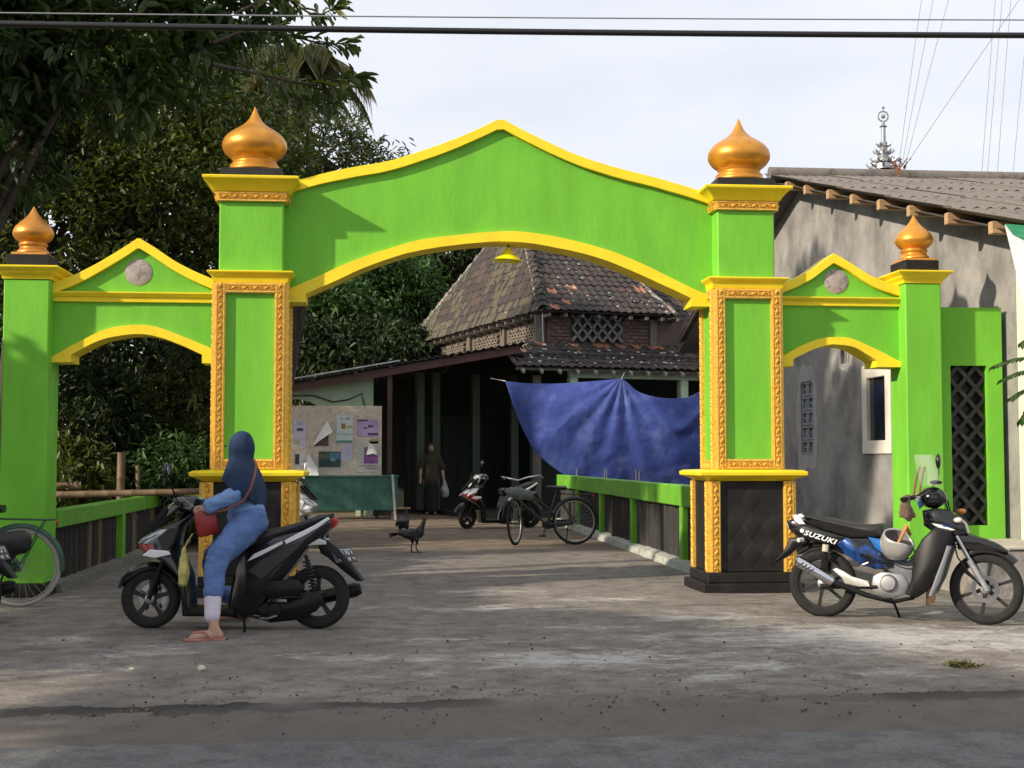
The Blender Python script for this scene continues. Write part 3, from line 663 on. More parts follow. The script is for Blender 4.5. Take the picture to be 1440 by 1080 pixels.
# hip and verge caps
def ridge_caps(parent, p, q, mat=None, wd=.20, st=.30):
    p = Vector(p); q = Vector(q); d = (q - p); n = int(d.length / st); d.normalize()
    m = MB(); 
    for i in range(n):
        a = p + d * (i * st); b = p + d * (i * st + st * 1.12); 
        rot = d.to_track_quat('Y', 'Z').to_matrix().to_4x4(); m.T = Matrix.Translation(a) @ rot
        ring = lambda y, r, z: [(r * math.cos(t), y, z + r * .8 * math.sin(t)) for t in np.linspace(0, math.pi, 7)]
        A = ring(0, wd / 2 * 1.08, .02); B_ = ring(st * 1.12, wd / 2 * .92, 0); k = 7
        m.add(A + B_ + [(x * .85, y, z - .02) for x, y, z in A], [(i, i + 1, k + i + 1, k + i) for i in range(k - 1)] + [(i, 2 * k + i, 2 * k + i + 1, i + 1) for i in range(k - 1)])
    m.T = None
    return m.build('ridge_cap', mat or TILES[1], parent, smooth=40)
def mortar_line(parent, p, q, wd=.10, ht=.05, off=(0, 0, 0)):
    p = Vector(p) + Vector(off); q = Vector(q) + Vector(off); n = 26; path = []; rr = []
    for i in range(n):
        t = i / (n - 1); path.append(p.lerp(q, t) + Vector((mnoise.noise(Vector((t * 9, 1, 0))), mnoise.noise(Vector((t * 9, 5, 0))), mnoise.noise(Vector((t * 9, 9, 0))))) * .02); rr.append(wd / 2 * (.8 + .5 * abs(mnoise.noise(Vector((t * 14, 3, 7))))))
    m = MB(); m.tube(path, rr, 7); return m.build('mortar', MORTAR, parent, smooth=60)
ridge_caps(ur, (.02, -.05, ez + .05), (xt, yt, ez + HT + .05))
mortar_line(ur, (.12, -.02, ez + .05), (xt + .13, yt, ez + HT + .05), .07); mortar_line(ur, (-.05, .1, ez + .03), (xt - .08, yt + .2, ez + HT), .05)
mortar_line(ur, (W_ - .03, -.02, ez + .05), (W_ - .27 * yt, yt, ez + HT + .05), .13)
mortar_line(ur, (-.02, 10.95, ez + .05), (xt, yb, ez + HT + .05), .16)
# second roof set back on the right
wr = deck(mosque, [(2.6, .9, ez - .06), (9.5, .9, ez - .06), (9.5, 5.4, ez + 3.1), (2.6, 5.4, ez + 3.1)], OLDW, .05, 'rear_roof')
roof_face(wr, (2.6, .86, ez - .03), (1, 0, 0), (0, 1, MF), 2.6, 5.4, lambda u, v: 2.6 + u > W_ - .27 * (v / sl + .9) and v < 4.2, pf)
# rafters' ends under the eaves
for i in range(9):
    m = MB(); m.box(-.03, .03, -.10, .5, -.075, 0); o = m.build('rafter', OLDW, ur); o.location = (.15 + i * .42, -.02, ez - .055)
for i in range(18):
    m = MB(); m.box(-.10, .5, -.03, .03, -.075, 0); o = m.build('rafter', OLDW, ur); o.location = (-.02, .4 + i * .58, ez - .055)
# clerestory walls with lattice vents
wz0 = at(762, 487, 31.3).z; cl = link_mesh(MB().mesh('x', None), 'clerestory', None, mosque)
m = MB(); m.box(.32, 9.3, .34, .50, wz0 - .5, ez - .06); m.box(.32, .48, .52, 10.7, wz0 - .12, ez - .06); cl.data = m.mesh('clerestory', 30); cl.data.materials.append(BRICKW)
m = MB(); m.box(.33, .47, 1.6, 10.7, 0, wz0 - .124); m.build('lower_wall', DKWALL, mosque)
def brickwork(parent, x0, x1, z0, z1, y):
    rows = int((z1 - z0) / .085); me = []
    for k in range(3):
        q = MB(); q.box(-.105, .105, -.012, .01, -.031, .031); b_ = q.mesh('brick', 20, .006); b_.materials.append(M('old_brick_%s' % ('light', 'mid', 'dark')[k], ((.15, .09, .07), (.115, .075, .062), (.085, .064, .057))[k], rough=.9, var=.3, scale=8)); me.append(b_)
    for r in range(rows):
        x = x0 + (.115 if r % 2 else .0)
        while x < x1 - .05:
            o = link_mesh(me[random.randrange(3)], 'brick', None, parent); o.location = (min(x + .11, x1 - .1), y, z0 + .045 + r * .085); x += .226
def lattice(parent, x0, x1, z0, z1, y, n, rows, axis='x', mat=None):
    """cement screen with rows of diamond holes, dark behind"""
    cw = (x1 - x0) / n; ch = (z1 - z0) / rows; m = MB(); m.box(x0, x1, y + .03, y + .05, z0, z1)
    put = (lambda u, v, w_: (u, v, w_)) if axis == 'x' else (lambda u, v, w_: (v, u, w_))
    bk = MB(); bk.add([put(a, b_, c) for a, b_, c in ((x0, y + .035, z0), (x1, y + .035, z0), (x1, y + .035, z1), (x0, y + .035, z1))], [(0, 1, 2, 3)])
    f = bk.build('vent_shade_sheet', DKDOOR, parent, smooth=None)  # dark sheet stands in for the shade inside the vent holes
    m = MB(); L_ = z1 - z0; k = int((x1 - x0 + L_) / cw) + 1
    t = cw * .25
    def seg(u0, w0, u1, w1):                                  # slanted bar clipped to the opening
        du = u1 - u0; dw = w1 - w0
        ta, tb = 0., 1.
        for p, q_, lo, hi in ((u0, du, x0, x1), (w0, dw, z0, z1)):
            if abs(q_) < 1e-9: continue
            a, b_ = (lo - p) / q_, (hi - p) / q_; a, b_ = min(a, b_), max(a, b_); ta = max(ta, a); tb = min(tb, b_)
        if tb - ta < .02: return
        a = (u0 + du * ta, w0 + dw * ta); b_ = (u0 + du * tb, w0 + dw * tb)
        m.beam(put(a[0], y, a[1]), put(b_[0], y, b_[1]), .05, t * 2, put(0, 1, 0))
    for i in range(-rows - 1, n + 1):
        seg(x0 + i * cw, z0, x0 + i * cw + L_ * cw / ch, z1); seg(x0 + (i + 1) * cw + L_ * cw / ch - L_ * cw / ch, z1, x0 + (i + 1) * cw + L_ * cw / ch, z0)
    m.build('lattice_bars', mat or VENT, f, smooth=20); return f
def mloc(px, py, yl):                                         # photo pixel -> mosque local point on the plane y_local = yl
    d = WINV.to_3x3() @ ray(px, py); o_ = WINV @ _C; t = (yl - o_.y) / d.y; return o_ + d * t
va = mloc(803, 480, .33); vb = mloc(873, 446, .33)
lattice(cl, va.x, vb.x, va.z, vb.z, .30, 5, 2)
pz0 = wz0 - .45
brickwork(cl, mloc(775, 480, .33).x, va.x - .03, wz0 - .1, ez - .12, .325); brickwork(cl, vb.x + .03, mloc(913, 480, .33).x, wz0 - .1, ez - .12, .325)
for px in (757, 918, 990):
    xx = mloc(px, 470, .3).x; m = MB(); m.box(xx - .09, xx + .09, .255, .335, pz0, ez - .07); m.build('pilaster', OLDW, cl, bevel=.008)
yy = [.9, 2.7, 3.4, 5.2, 6.0, 7.8, 8.4, 9.4]
for a, b_ in ((1.0, 2.9), (3.7, 5.6), (6.4, 8.3), (9.2, 10.4)): lattice(cl, a, b_, wz0 + .12, ez - .22, .30, 9, 3, 'y', M('plaster_lattice', (.17, .145, .115), rough=.9, var=.3, scale=6))
for a in (.6, 3.3, 6.0, 8.9):
    m = MB(); m.box(.24, .315, a - .12, a + .12, wz0 - .2, ez - .07); m.build('pilaster', OLDW, cl, bevel=.008)
m = MB(); m.tube([mloc(763, 440, .2), mloc(763, 462, .22), mloc(764, 480, .22)], .012, 6); m.build('drain_pipe', ALU, cl)
# lower front roof
le = mloc(760, 516, -1.05); LZ = le.z; LT = mloc(762, 484, .30).z; m_ = (LT - LZ) / 1.35
lr = deck(mosque, [(-1.05, -1.05, LZ - .03), (9.5, -1.05, LZ - .03), (9.5, .30, LT - .03), (.1, .30, LT - .03)], OLDW, .05, 'lower_roof')
sl2 = math.sqrt(1 + m_ * m_)
roof_face(lr, (-1.1, -1.1, LZ), (1, 0, 0), (0, 1, m_), 6.6, 1.42 * sl2, lambda u, v: u > v / sl2 * .78 and u < 6.2, lambda u, v: (4 if v > 1.18 * sl2 and random.random() < .35 else pf(u, v)))
for i in range(15):
    m = MB(); m.box(-.025, .025, -.12, .9, -.07, 0); m.T = None; o = m.build('rafter', M('pale_rafter_end', (.32, .3, .26), rough=.8), lr); o.location = (-.9 + i * .44, -1.08, LZ - .04); o.rotation_euler = (math.atan(m_), 0, 0)
# flecks of fallen mortar on the tiles
fl = MB()
for _ in range(150):
    if random.random() < .5: u = random.uniform(-.9, 5); v = random.uniform(.05, 1.25); p = Vector((u + v * .6, -1.1 + v, LZ + m_ * v + .05))
    elif random.random() < .7: u = random.uniform(.5, 3.4); v = random.uniform(0, .8) ** 1.5 * 3; p = Vector((u * (1 - v * .05) + .1, v - .05, ez + MF * v + .055))
    else: a_ = random.uniform(.5, 4); v = random.uniform(0, 1.6); p = Vector((v * HX / MF - .05, a_ + v, ez + v))
    s = random.uniform(.012, .035); fl.ball(p, (s * 1.6, s, s * .7), 5, 3)
o = fl.build('mortar_flecks', M('white_mortar', (.6, .58, .54), rough=.9), lr); o['kind'] = 'stuff'
# verandah posts, beam and what lies behind them
bz = mloc(880, 527, -.7).z
for px in (805, 960, 1120, 1290):
    xx = mloc(px, 540, -.7).x; m = MB(); m.box(xx - .10, xx + .10, -.80, -.60, 0, bz - .1); m.build('verandah_post', PALEG, mosque, bevel=.01)
m = MB(); m.box(mloc(800, 527, -.7).x, 9.4, -.79, -.61, bz - .098, bz + .10); m.build('beam', PALEG, mosque, bevel=.008)
xx = mloc(755, 560, -.6).x; m = MB(); m.tube([(xx, -.6, 0), (xx, -.6, mloc(755, 528, -.6).z)], .10, 12); m.build('old_post', OLDW, mosque)
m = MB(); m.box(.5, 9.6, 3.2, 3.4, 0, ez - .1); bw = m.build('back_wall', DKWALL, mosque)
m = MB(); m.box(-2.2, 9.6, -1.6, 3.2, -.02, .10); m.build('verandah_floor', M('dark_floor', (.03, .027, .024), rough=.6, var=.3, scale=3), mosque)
for i, px in enumerate((592, 640, 690, 735)):
    a = mloc(px, 600, 3.15); m = MB(); m.box(a.x - .42, a.x + .42, 3.12, 3.19, .1, 2.35); d_ = m.build('door', DKDOOR, mosque)
    for s in (-1, 1):
        for zz in (.35, 1.35): m = MB(); m.box(a.x + s * .21 - .15, a.x + s * .21 + .15, 3.10, 3.118, zz, zz + .8); m.build('door_panel', DKDOOR, d_, bevel=.006)
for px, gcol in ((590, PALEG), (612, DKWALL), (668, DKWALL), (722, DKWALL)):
    a = mloc(px, 600, 1.4); m = MB(); m.box(a.x - .09, a.x + .09, 1.3, 1.5, .1, 3.3); m.build('inner_post', M('dim_green_post', (.035, .055, .03), rough=.6, var=.2) if gcol is DKWALL else M('dim_green_post2', (.05, .075, .04), rough=.6, var=.2), mosque)  # post greens darkened to stand in for the verandah's shade
m = MB(); m.box(-.9, 9.5, -.55, 3.3, 3.62, 3.68); m.build('ceiling', DKDOOR, mosque)

# ------------------------------------------------------------ lean-to on the left of the mosque
YL = 30.2
pR = at(738, 481, YL); pL = at(380, 541, YL)
lean = tag(empty('lean_to', (pL.x, YL, 0)), 'lean-to with a thin dark sheet roof and red brown fascia, left of the mosque', 'lean-to')
def LL(): m = MB(); m.T = Matrix.Translation((-pL.x, -YL, 0)); return m
def lz(x): return pL.z + (x - pL.x) * (pR.z - pL.z) / (pR.x - pL.x)
x0, x1 = pL.x - 1.2, pR.x
m = LL(); n = 40
secs = []
for y in (YL - .15, YL + 6.2):
    ring = [(x, y, lz(x) + .022 * math.sin(i * math.pi / 2)) for i, x in enumerate(np.linspace(x0, x1, 4 * n))]
    secs.append(ring)
m.v = [tuple(m.T @ Vector(p)) for s_ in secs for p in s_]; k = 4 * n; m.f = [(i, i + 1, k + i + 1, k + i) for i in range(k - 1)]
rf = m.build('roof_sheet', SHEET, lean, smooth=60); md = rf.modifiers.new('t', 'SOLIDIFY'); md.thickness = .02; apply_mods(rf)
m = LL(); a, b_ = x0 + .1, at(563, 514, YL).x; m.beam((a, YL - .17, lz(a) + .035), (b_, YL - .17, lz(b_) + .045), .03, .03); m.build('flashing', ALU, lean)
m = LL(); a = at(405, 540, YL).x; m.beam((a, YL, lz(a) - .16), (x1 - .1, YL, lz(x1) - .16), .04, .17); m.build('fascia', RUSTY, lean)
for px in (440, 500, 550, 640, 700): 
    a = at(px, 500, YL).x; m = LL(); m.box(a - .04, a + .04, YL - .1, YL + 6, lz(a) - .075, lz(a) - .025); m.build('purlin', OLDW, lean)
a = at(548, 600, YL).x; m = LL(); m.box(a - .055, a + .055, YL + .05, YL + .16, 0, lz(a) - .06); m.build('post', M('red_brown_post', (.075, .038, .032), rough=.7, var=.2), lean)
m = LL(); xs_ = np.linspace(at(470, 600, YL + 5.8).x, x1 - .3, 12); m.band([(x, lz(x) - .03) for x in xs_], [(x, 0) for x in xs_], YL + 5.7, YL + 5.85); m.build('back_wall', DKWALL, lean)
# side room with a pale green gable wall and an arched opening
wy = YL + .35; wl = at(330, 560, wy).x; wrx = at(525, 560, wy).x
sr = tag(empty('side_room', (wl, wy, 0)), 'small pale green room under the left end of the lean-to roof', 'room')
m = MB(); m.T = Matrix.Translation((-wl, -wy, 0)); N = 50; xs = np.linspace(wl, wrx, N); ac = at(415, 580, wy).x; top = at(425, 561, wy).z
tz = [(x, lz(x) - .2) for x in xs]; bz_ = [(x, max(.6, top - .55 * ((x - ac) / .95) ** 2) if abs(x - ac) < 1.35 else .0) for x in xs]
m.band(tz, bz_, wy, wy + .15); wv = m.build('wall', PALEG, sr, smooth=25)
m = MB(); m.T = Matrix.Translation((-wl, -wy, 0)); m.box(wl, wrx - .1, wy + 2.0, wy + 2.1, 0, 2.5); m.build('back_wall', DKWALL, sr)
m = MB(); m.T = Matrix.Translation((-wl, -wy, 0)); m.box(wrx - .12, wrx - .003, wy + .153, wy + 4, 0, 2.6); m.build('side_wall', PALEG, sr)
m = MB(); m.T = Matrix.Translation((-wl, -wy, 0)); m.tube([at(411, 557, wy - .03), at(440, 556, wy - .03), at(468, 565, wy - .03), at(490, 562, wy - .03), at(509, 553, wy - .03), at(513, 571, wy - .03)], .014, 6); m.build('loose_cable', M('black_rubber', (.02, .02, .02), rough=.6), sr)

# ------------------------------------------------------------ notice board with papers, and the green counter
YN = 29.6
nb0 = at(400, 668, YN); nb1 = at(537, 571, YN)
board = tag(empty('notice_board', (nb1.x, YN, nb0.z)), 'pale notice board crowded with peeling posters, standing behind the dark green counter', 'notice board')
def NBm(): m = MB(); m.T = Matrix.Translation((-nb1.x, -YN, -nb0.z)); return m
bl0 = at(380, 668, YN).x
m = NBm(); m.box(bl0, nb1.x, YN, YN + .05, nb0.z, nb1.z); m.build('panel', M('chipboard', (.60, .53, .44), rough=.85, var=.15, scale=9, col2=(.40, .33, .26), c2=(.55, .62), c2scale=14), board, bevel=.004)
m = NBm(); m.box(bl0, nb1.x + .02, YN - .03, YN + .06, nb0.z - .05, nb0.z - .001); m.build('ledge', M('pale_ledge', (.5, .46, .4), rough=.8), board)
for xx in (bl0 + .2, nb1.x - .1):
    m = NBm(); m.box(xx - .04, xx + .04, YN + .052, YN + .12, 0, nb1.z - .1); m.build('leg', OLDW, board)
def paper(px0, py0, px1, py1, col, marks=(), off=0.006, name='paper', label=None):
    a = at(px0, py1, YN - off); b_ = at(px1, py0, YN - off); m = NBm()
    m.box(a.x, b_.x, YN - off - .002, YN - off, a.z, b_.z); p = m.build(name, M('paper_%d_%d' % (px0, py0), col, rough=.7, var=.06, scale=6), board)
    if label: p['label'] = label
    for k, (u0, v0, u1, v1, c) in enumerate(marks):
        X0 = a.x + (b_.x - a.x) * u0; X1 = a.x + (b_.x - a.x) * u1; Z0 = b_.z - (b_.z - a.z) * v1; Z1 = b_.z - (b_.z - a.z) * v0
        q = NBm(); q.box(X0, X1, YN - off - .004 - .0004 * k, YN - off - .0022, Z0, Z1); q.build('print', M('print_%d%d%d' % tuple(int(t * 99) for t in c), c, rough=.7, var=.25, scale=22), p)
    return p
lines = lambda x0, x1, y0, y1, n, c: tuple((x0, y0 + (y1 - y0) * i / n, x1 - (.12 if i % 2 else 0), y0 + (y1 - y0) * (i + .45) / n, c) for i in range(n))
gr = (.28, .28, .36); 
paper(413, 591, 430, 617, (.60, .58, .70), lines(.25, .85, .08, .3, 3, gr) + ((.25, .42, .78, .58, (.09, .09, .12)),))
paper(421, 618, 430, 630, (.62, .60, .72))
paper(473, 584, 496, 622, (.62, .70, .70), ((.25, .08, .4, .18, (.25, .45, .42)), (.52, .08, .85, .18, (.3, .4, .5)), (.3, .3, .56, .5, (.32, .20, .07)), (.62, .38, .95, .48, (.36, .42, .18)), (.1, .68, .3, .72, (.25, .45, .38)), (.4, .68, .6, .72, (.25, .45, .38)), (.7, .68, .9, .72, (.25, .45, .38)), (0, .93, 1, 1, (.06, .26, .2))), label='white and green poster')
paper(502, 590, 532, 614, (.40, .30, .52), ((0, 0, .5, .09, (.06, .04, .1)), (.5, .33, .75, .47, (.1, .06, .2)), (.28, .46, .48, .56, (.1, .06, .2)), (.5, .78, 1, .92, (.08, .05, .14))), label='purple poster')
paper(481, 624, 495, 648, (.54, .53, .68), lines(.12, .9, .06, .9, 7, (.42, .42, .58)))
paper(448, 635, 479, 657, (.05, .085, .085), ((.05, .15, .5, .4, (.10, .13, .06)), (.5, .08, .95, .5, (.10, .20, .32)), (.1, .55, .6, .9, (.03, .07, .05)), (.55, .45, .75, .6, (.3, .4, .45))), label='dark landscape picture')
paper(502, 620, 532, 664, (.56, .55, .52), lines(.05, .4, .04, .5, 5, (.5, .5, .48)) + ((.32, .38, .98, .72, (.26, .09, .30)), (.32, .2, .55, .38, (.2, .17, .15)), (.1, .78, .9, .82, (.35, .3, .28)), (.4, .86, .95, .9, (.4, .25, .22))), label='torn pile of papers with a purple print')
paper(519, 616, 532, 624, (.5, .5, .3), ((.1, .2, .9, .6, (.3, .32, .15)),))
paper(415, 637, 432, 655, (.55, .58, .60), ((.0, .1, .35, .9, (.05, .05, .06)), (.5, .6, .9, .7, (.3, .3, .35))))
PAPER = M('curled_paper', (.72, .70, .68), rough=.75, var=.06, scale=5)
def curl(pts, label, back=None, dark=None):
    if back:
        m = NBm(); m.add([at(x, y, YN - .012) for x, y in back], [tuple(range(len(back)))]); m.build('print', M('brown_print', (.13, .085, .07), rough=.7, var=.3, scale=20), board, smooth=None)
    m = NBm(); P_ = [at(x, y, YN - o_) for x, y, o_ in pts]; m.v = [tuple(m.T @ p) for p in P_] + [tuple(m.T @ (p + Vector((0, .004, 0)))) for p in P_]
    k = len(P_); m.f = [tuple(range(k)), tuple(range(k, 2 * k))[::-1]] + [(i, k + i, k + (i + 1) % k, (i + 1) % k) for i in range(k)]
    o = m.build('curled_paper', PAPER, board, smooth=None); o['label'] = label
curl([(439, 628, .02), (447, 612, .06), (460, 592, .03), (468, 607, .16), (462, 611, .17), (450, 619, .12)], 'poster corner folded over like a sail', [(439, 627), (462, 610), (462, 627)])
curl([(433, 637, .02), (438, 644, .08), (447, 660, .12), (448, 668, .16), (447, 678, .2), (436, 675, .2), (425, 672, .2), (430, 655, .12)], 'white paper hanging loose')
curl([(519, 622, .02), (526, 627, .10), (531, 640, .12), (524, 638, .1), (515, 640, .03)], 'torn white corner of the purple print')
# counter
c0 = at(428, 718, YN - .75); c1 = at(559, 669, YN - .75)
TEAL = M('teal_green_paint', (.035, .13, .10), rough=.6, var=.25, scale=3, col2=(.06, .17, .14), c2=(.5, .66), c2scale=5)
cnt = tag(empty('counter', (c0.x, YN - .75, 0)), 'dark teal wooden counter on short legs in front of the notice board', 'counter')
def Cm(): m = MB(); m.T = Matrix.Translation((-c0.x, -(YN - .75), 0)); return m
yc0 = YN - .75; split = at(497, 690, yc0).x
for i, (xa, xb) in enumerate(((c0.x, split - .004), (split + .004, c1.x))):
    m = Cm(); m.box(xa, xb, yc0, yc0 + .03, c0.z, c1.z - .03); m.build('front_panel', TEAL, cnt, bevel=.004)
m = Cm(); m.box(c0.x - .02, c1.x + .03, yc0 - .03, yc0 + .62, c1.z - .028, c1.z + .004); m.build('top', TEAL, cnt, bevel=.004)
for xa in (c0.x, c1.x - .03): m = Cm(); m.box(xa, xa + .03, yc0 + .032, yc0 + .6, c0.z, c1.z - .03); m.build('side_panel', TEAL, cnt)
for xa in (c0.x + .06, at(509, 720, yc0).x, c1.x - .1):
    for ya in (yc0 + .04, yc0 + .52): m = Cm(); m.box(xa - .03, xa + .03, ya, ya + .06, 0, c0.z + .05); m.build('leg', BAMB, cnt)
stp = at(556, 715, YN - .85); m = MB(); m.beam((0, 0, 0), (at(552, 652, YN - .8).x - stp.x, .05, at(552, 652, YN - .8).z - stp.z), .05, .02); o = m.build('leaning_batten', M('pale_batten', (.5, .5, .5), rough=.7), None)
o.location = (stp.x, YN - .84, .28); tag(o, 'pale thin batten leaning on the right end of the green counter', 'batten')
o.location.z = 0.0; 

# ------------------------------------------------------------ blue tarpaulin
TARP = M('blue_tarpaulin', (.056, .088, .335), rough=.5, var=.12, scale=2.2, bump=.1, bscale=30, spec=.25, col2=(.16, .19, .38), c2=(.5, .85), c2scale=2.2)
topc = [(711, 536), (735, 538.5), (760, 539.5), (790, 539), (820, 537), (850, 534.5), (868, 533), (875, 533), (885, 540), (895, 549), (912, 556), (935, 560), (955, 560), (968, 558), (985, 550), (1000, 542), (1030, 530)]
botc = [(711, 538), (717, 556), (724, 576), (731, 595), (739, 612), (749, 630), (760, 642), (775, 655), (795, 668), (820, 676), (850, 682), (880, 686), (915, 690), (950, 694), (985, 696), (1010, 696), (1030, 696)]
YT = 26.6; NU, NV = 200, 90
tcv = smoothline([(x, y, 0) for x, y in topc], NU); bcv = smoothline([(x, y, 0) for x, y in botc], NU)
m = MB(); o0 = at(711, 536, YT)
for j in range(NV):
    for i in range(NU):
        v = j / (NV - 1); u = i / (NU - 1); px = tcv[i].x * (1 - v) + bcv[i].x * v; py = tcv[i].y * (1 - v) + bcv[i].y * v
        dx = px - 874; dy = py - 530; ang = math.atan2(dx, max(dy, 1)); rad = math.hypot(dx, dy)
        y = YT + .0016 * (px - 711)
        y += .034 * math.sin(ang * 17 + .8 * mnoise.noise(Vector((ang * 3, 0, 2)))) * math.exp(-abs(ang) * 1.1) * min(1, rad / 40) * math.exp(-rad / 170)
        y += .022 * mnoise.fractal(Vector((px * .02, py * .03, 1)), 1, 2, 4) + .0045 * mnoise.fractal(Vector((px * .09 + py * .02, py * .06 - px * .03, 4)), 1, 2, 3) - .22 * math.sin(math.pi * v) * min(1, u * 3)
        # the sagging fold under the right hand edge
        fy = 560 + 42 * math.exp(-((px - 955) / 34.0) ** 2) ; d_ = py - fy
        if px > 885: y += -.10 * math.exp(-(d_ / 9.0) ** 2) * math.exp(-((px - 950) / 45.0) ** 2)
        q = at(px, py, y); m.v.append(tuple(q - o0))
m.f = [(j * NU + i, j * NU + i + 1, (j + 1) * NU + i + 1, (j + 1) * NU + i) for j in range(NV - 1) for i in range(NU - 1)]
tp = m.build('tarpaulin', TARP, None, smooth=180); tp.location = o0; md = tp.modifiers.new('t', 'SOLIDIFY'); md.thickness = .006; apply_mods(tp)
tag(tp, 'large creased blue tarpaulin hung across behind the right balustrade', 'tarpaulin')
for p, q_, lb in (((711, 536), (690, 532), 'short cord tying the left top corner of the blue tarpaulin to the mosque'), ((874, 533), (878, 524), 'short cord holding up the middle peak of the blue tarpaulin')):
    a = at(*p, YT + .0016 * (p[0] - 711)); b_ = at(*q_, YT + 2.6); m = MB(); m.tube([(0, 0, 0), (b_ - a)], .008, 5); o = m.build('tie_cord', M('white_cord', (.5, .5, .48), rough=.8)); o.location = a; tag(o, lb, 'cord')
# ------------------------------------------------------------ hanging lamp under the arch
lp = at(715, 347, YW + .13); LY = M('glossy_yellow_enamel', (.88, .78, .015), rough=.3, var=.04, scale=6)
lamp = tag(empty('pendant_lamp', lp), 'yellow enamel lamp shade hanging from the middle of the main arch', 'lamp')
m = MB(); m.lathe([(.004, -.005), (.022, -.01), (.028, -.03), (.035, -.045), (.052, -.055), (.06, -.075), (.085, -.09), (.145, -.135), (.150, -.14), (.146, -.142), (.08, -.098), (.02, -.075), (.004, -.07)], 32); sh = m.build('lamp_shade', LY, lamp, smooth=40); sh.rotation_euler = (0, R(4), 0)
m = MB(); m.lathe([(.018, .0), (.018, -.012), (.006, -.014)], 12); m.tube([(0, 0, -.006), (0, 0, .075)], .005, 6); m.build('lamp_holder', BLACK, lamp)
m = MB(); m.ball((0, 0, -.115), (.028, .028, .035), 10, 8); m.build('bulb', M('white_bulb', (.8, .8, .78), rough=.3), lamp)
# ------------------------------------------------------------ house on the right
PLAST = M('stained_cement_plaster', (.28, .268, .252), rough=.92, var=.28, scale=1.6, bump=.3, bscale=25, col2=(.13, .125, .12), c2=(.46, .66), c2scale=.9, detail=10)
PATCHP = M('new_cement_patch', (.34, .325, .31), rough=.95, var=.2, scale=6, bump=.4, bscale=25)
WHITEP = M('white_wall_paint', (.68, .63, .56), rough=.7, var=.1, scale=3, col2=(.45, .38, .3), c2=(.6, .72), c2scale=3)
ASB = M('asbestos_sheet', (.175, .155, .14), rough=.9, var=.3, scale=3, bump=.3, bscale=30, col2=(.085, .075, .068), c2=(.47, .62), c2scale=3)
WOOD = M('sawn_timber', (.42, .27, .15), rough=.75, var=.25, scale=4, stretch=(1, 8, 8))
XW = 6.30; XV = 5.78; RZ = lambda y: 3.41 + .265 * (y - 11.65) if y < 19.7 else 3.41 + .265 * 8.05 - .3 * (y - 19.7)
house = tag(empty('house', (XW, 13, 0)), 'grey plastered house with a corrugated roof, right of the gateway', 'house')
def H(): m = MB(); m.T = Matrix.Translation((-XW, -13, 0)); return m
# side wall with openings cut out: strips round window, block vent and small hole
wys = (16.33, 17.20); wzs = (1.40, 2.43); bys = (19.34, 19.92); bzs = (1.34, 2.43); hys = (17.72, 18.1); hzs = (2.58, 2.80)
m = H(); th = .16
cuts = sorted([(12.9, None), (wys[0], wzs), (wys[1], None), (hys[0], hzs), (hys[1], None), (bys[0], bzs), (bys[1], None), (19.7, None) if False else (19.95, None), (26, None)], key=lambda t: t[0])
m.v = []; 
def wallstrip(y0, y1, z0, z1a, z1b):
    m.add([(XW, y0, z0), (XW, y1, z0), (XW + th, y1, z0), (XW + th, y0, z0), (XW, y0, z1a), (XW, y1, z1b), (XW + th, y1, z1b), (XW + th, y0, z1a)],
          [(0, 3, 2, 1), (4, 5, 6, 7), (0, 1, 5, 4), (1, 2, 6, 5), (2, 3, 7, 6), (3, 0, 4, 7)])
ys_ = [12.9, wys[0], wys[1], hys[0], hys[1], bys[0], 19.7, bys[1], 26]
for a, b_ in zip(ys_, ys_[1:]):
    op = {wys[0]: wzs, hys[0]: hzs, bys[0]: bzs, 19.7: bzs}.get(a)
    if op: wallstrip(a, b_, -.05, op[0], op[0]); wallstrip(a, b_, op[1], RZ(a) - .05, RZ(b_) - .05)
    else: wallstrip(a, b_, -.05, RZ(a) - .05, RZ(b_) - .05)
sw = m.build('side_wall', PLAST, house, smooth=None)
# pale plaster spread round the new openings
def blot(yc, zc, ry, rz, seed, mat=PATCHP, th_=.006):
    q = H(); n = 40; P_ = []
    for i in range(n):
        t = 2 * math.pi * i / n; k = 1 + .35 * mnoise.noise(Vector((math.cos(t) * 2, math.sin(t) * 2, seed))) + .12 * mnoise.noise(Vector((math.cos(t) * 7, math.sin(t) * 7, seed)))
        P_.append((yc + ry * k * math.cos(t), zc + rz * k * math.sin(t)))
    return q, P_
def ringpatch(y0, y1, z0, z1, seed, grow):
    q = H(); n = 48; A = []; B_ = []
    yc, zc = (y0 + y1) / 2, (z0 + z1) / 2
    for i in range(n):
        t = 2 * math.pi * i / n; c, s = math.cos(t), math.sin(t); k = min((y1 - y0) / 2 / max(abs(c), 1e-5), (z1 - z0) / 2 / max(abs(s), 1e-5))
        A.append((XW - .004, yc + c * k, zc + s * k)); g = grow * (1 + .8 * mnoise.noise(Vector((c * 2, s * 2, seed)))); B_.append((XW - .004, yc + c * (k + g), zc + s * (k + g)))
    q.add(A + B_, [(i, (i + 1) % n, n + (i + 1) % n, n + i) for i in range(n)]); return q.build('plaster_patch', PATCHP, sw, smooth=None)
ringpatch(*bys, *bzs, 3, .22); ringpatch(*hys, *hzs, 8, .1)
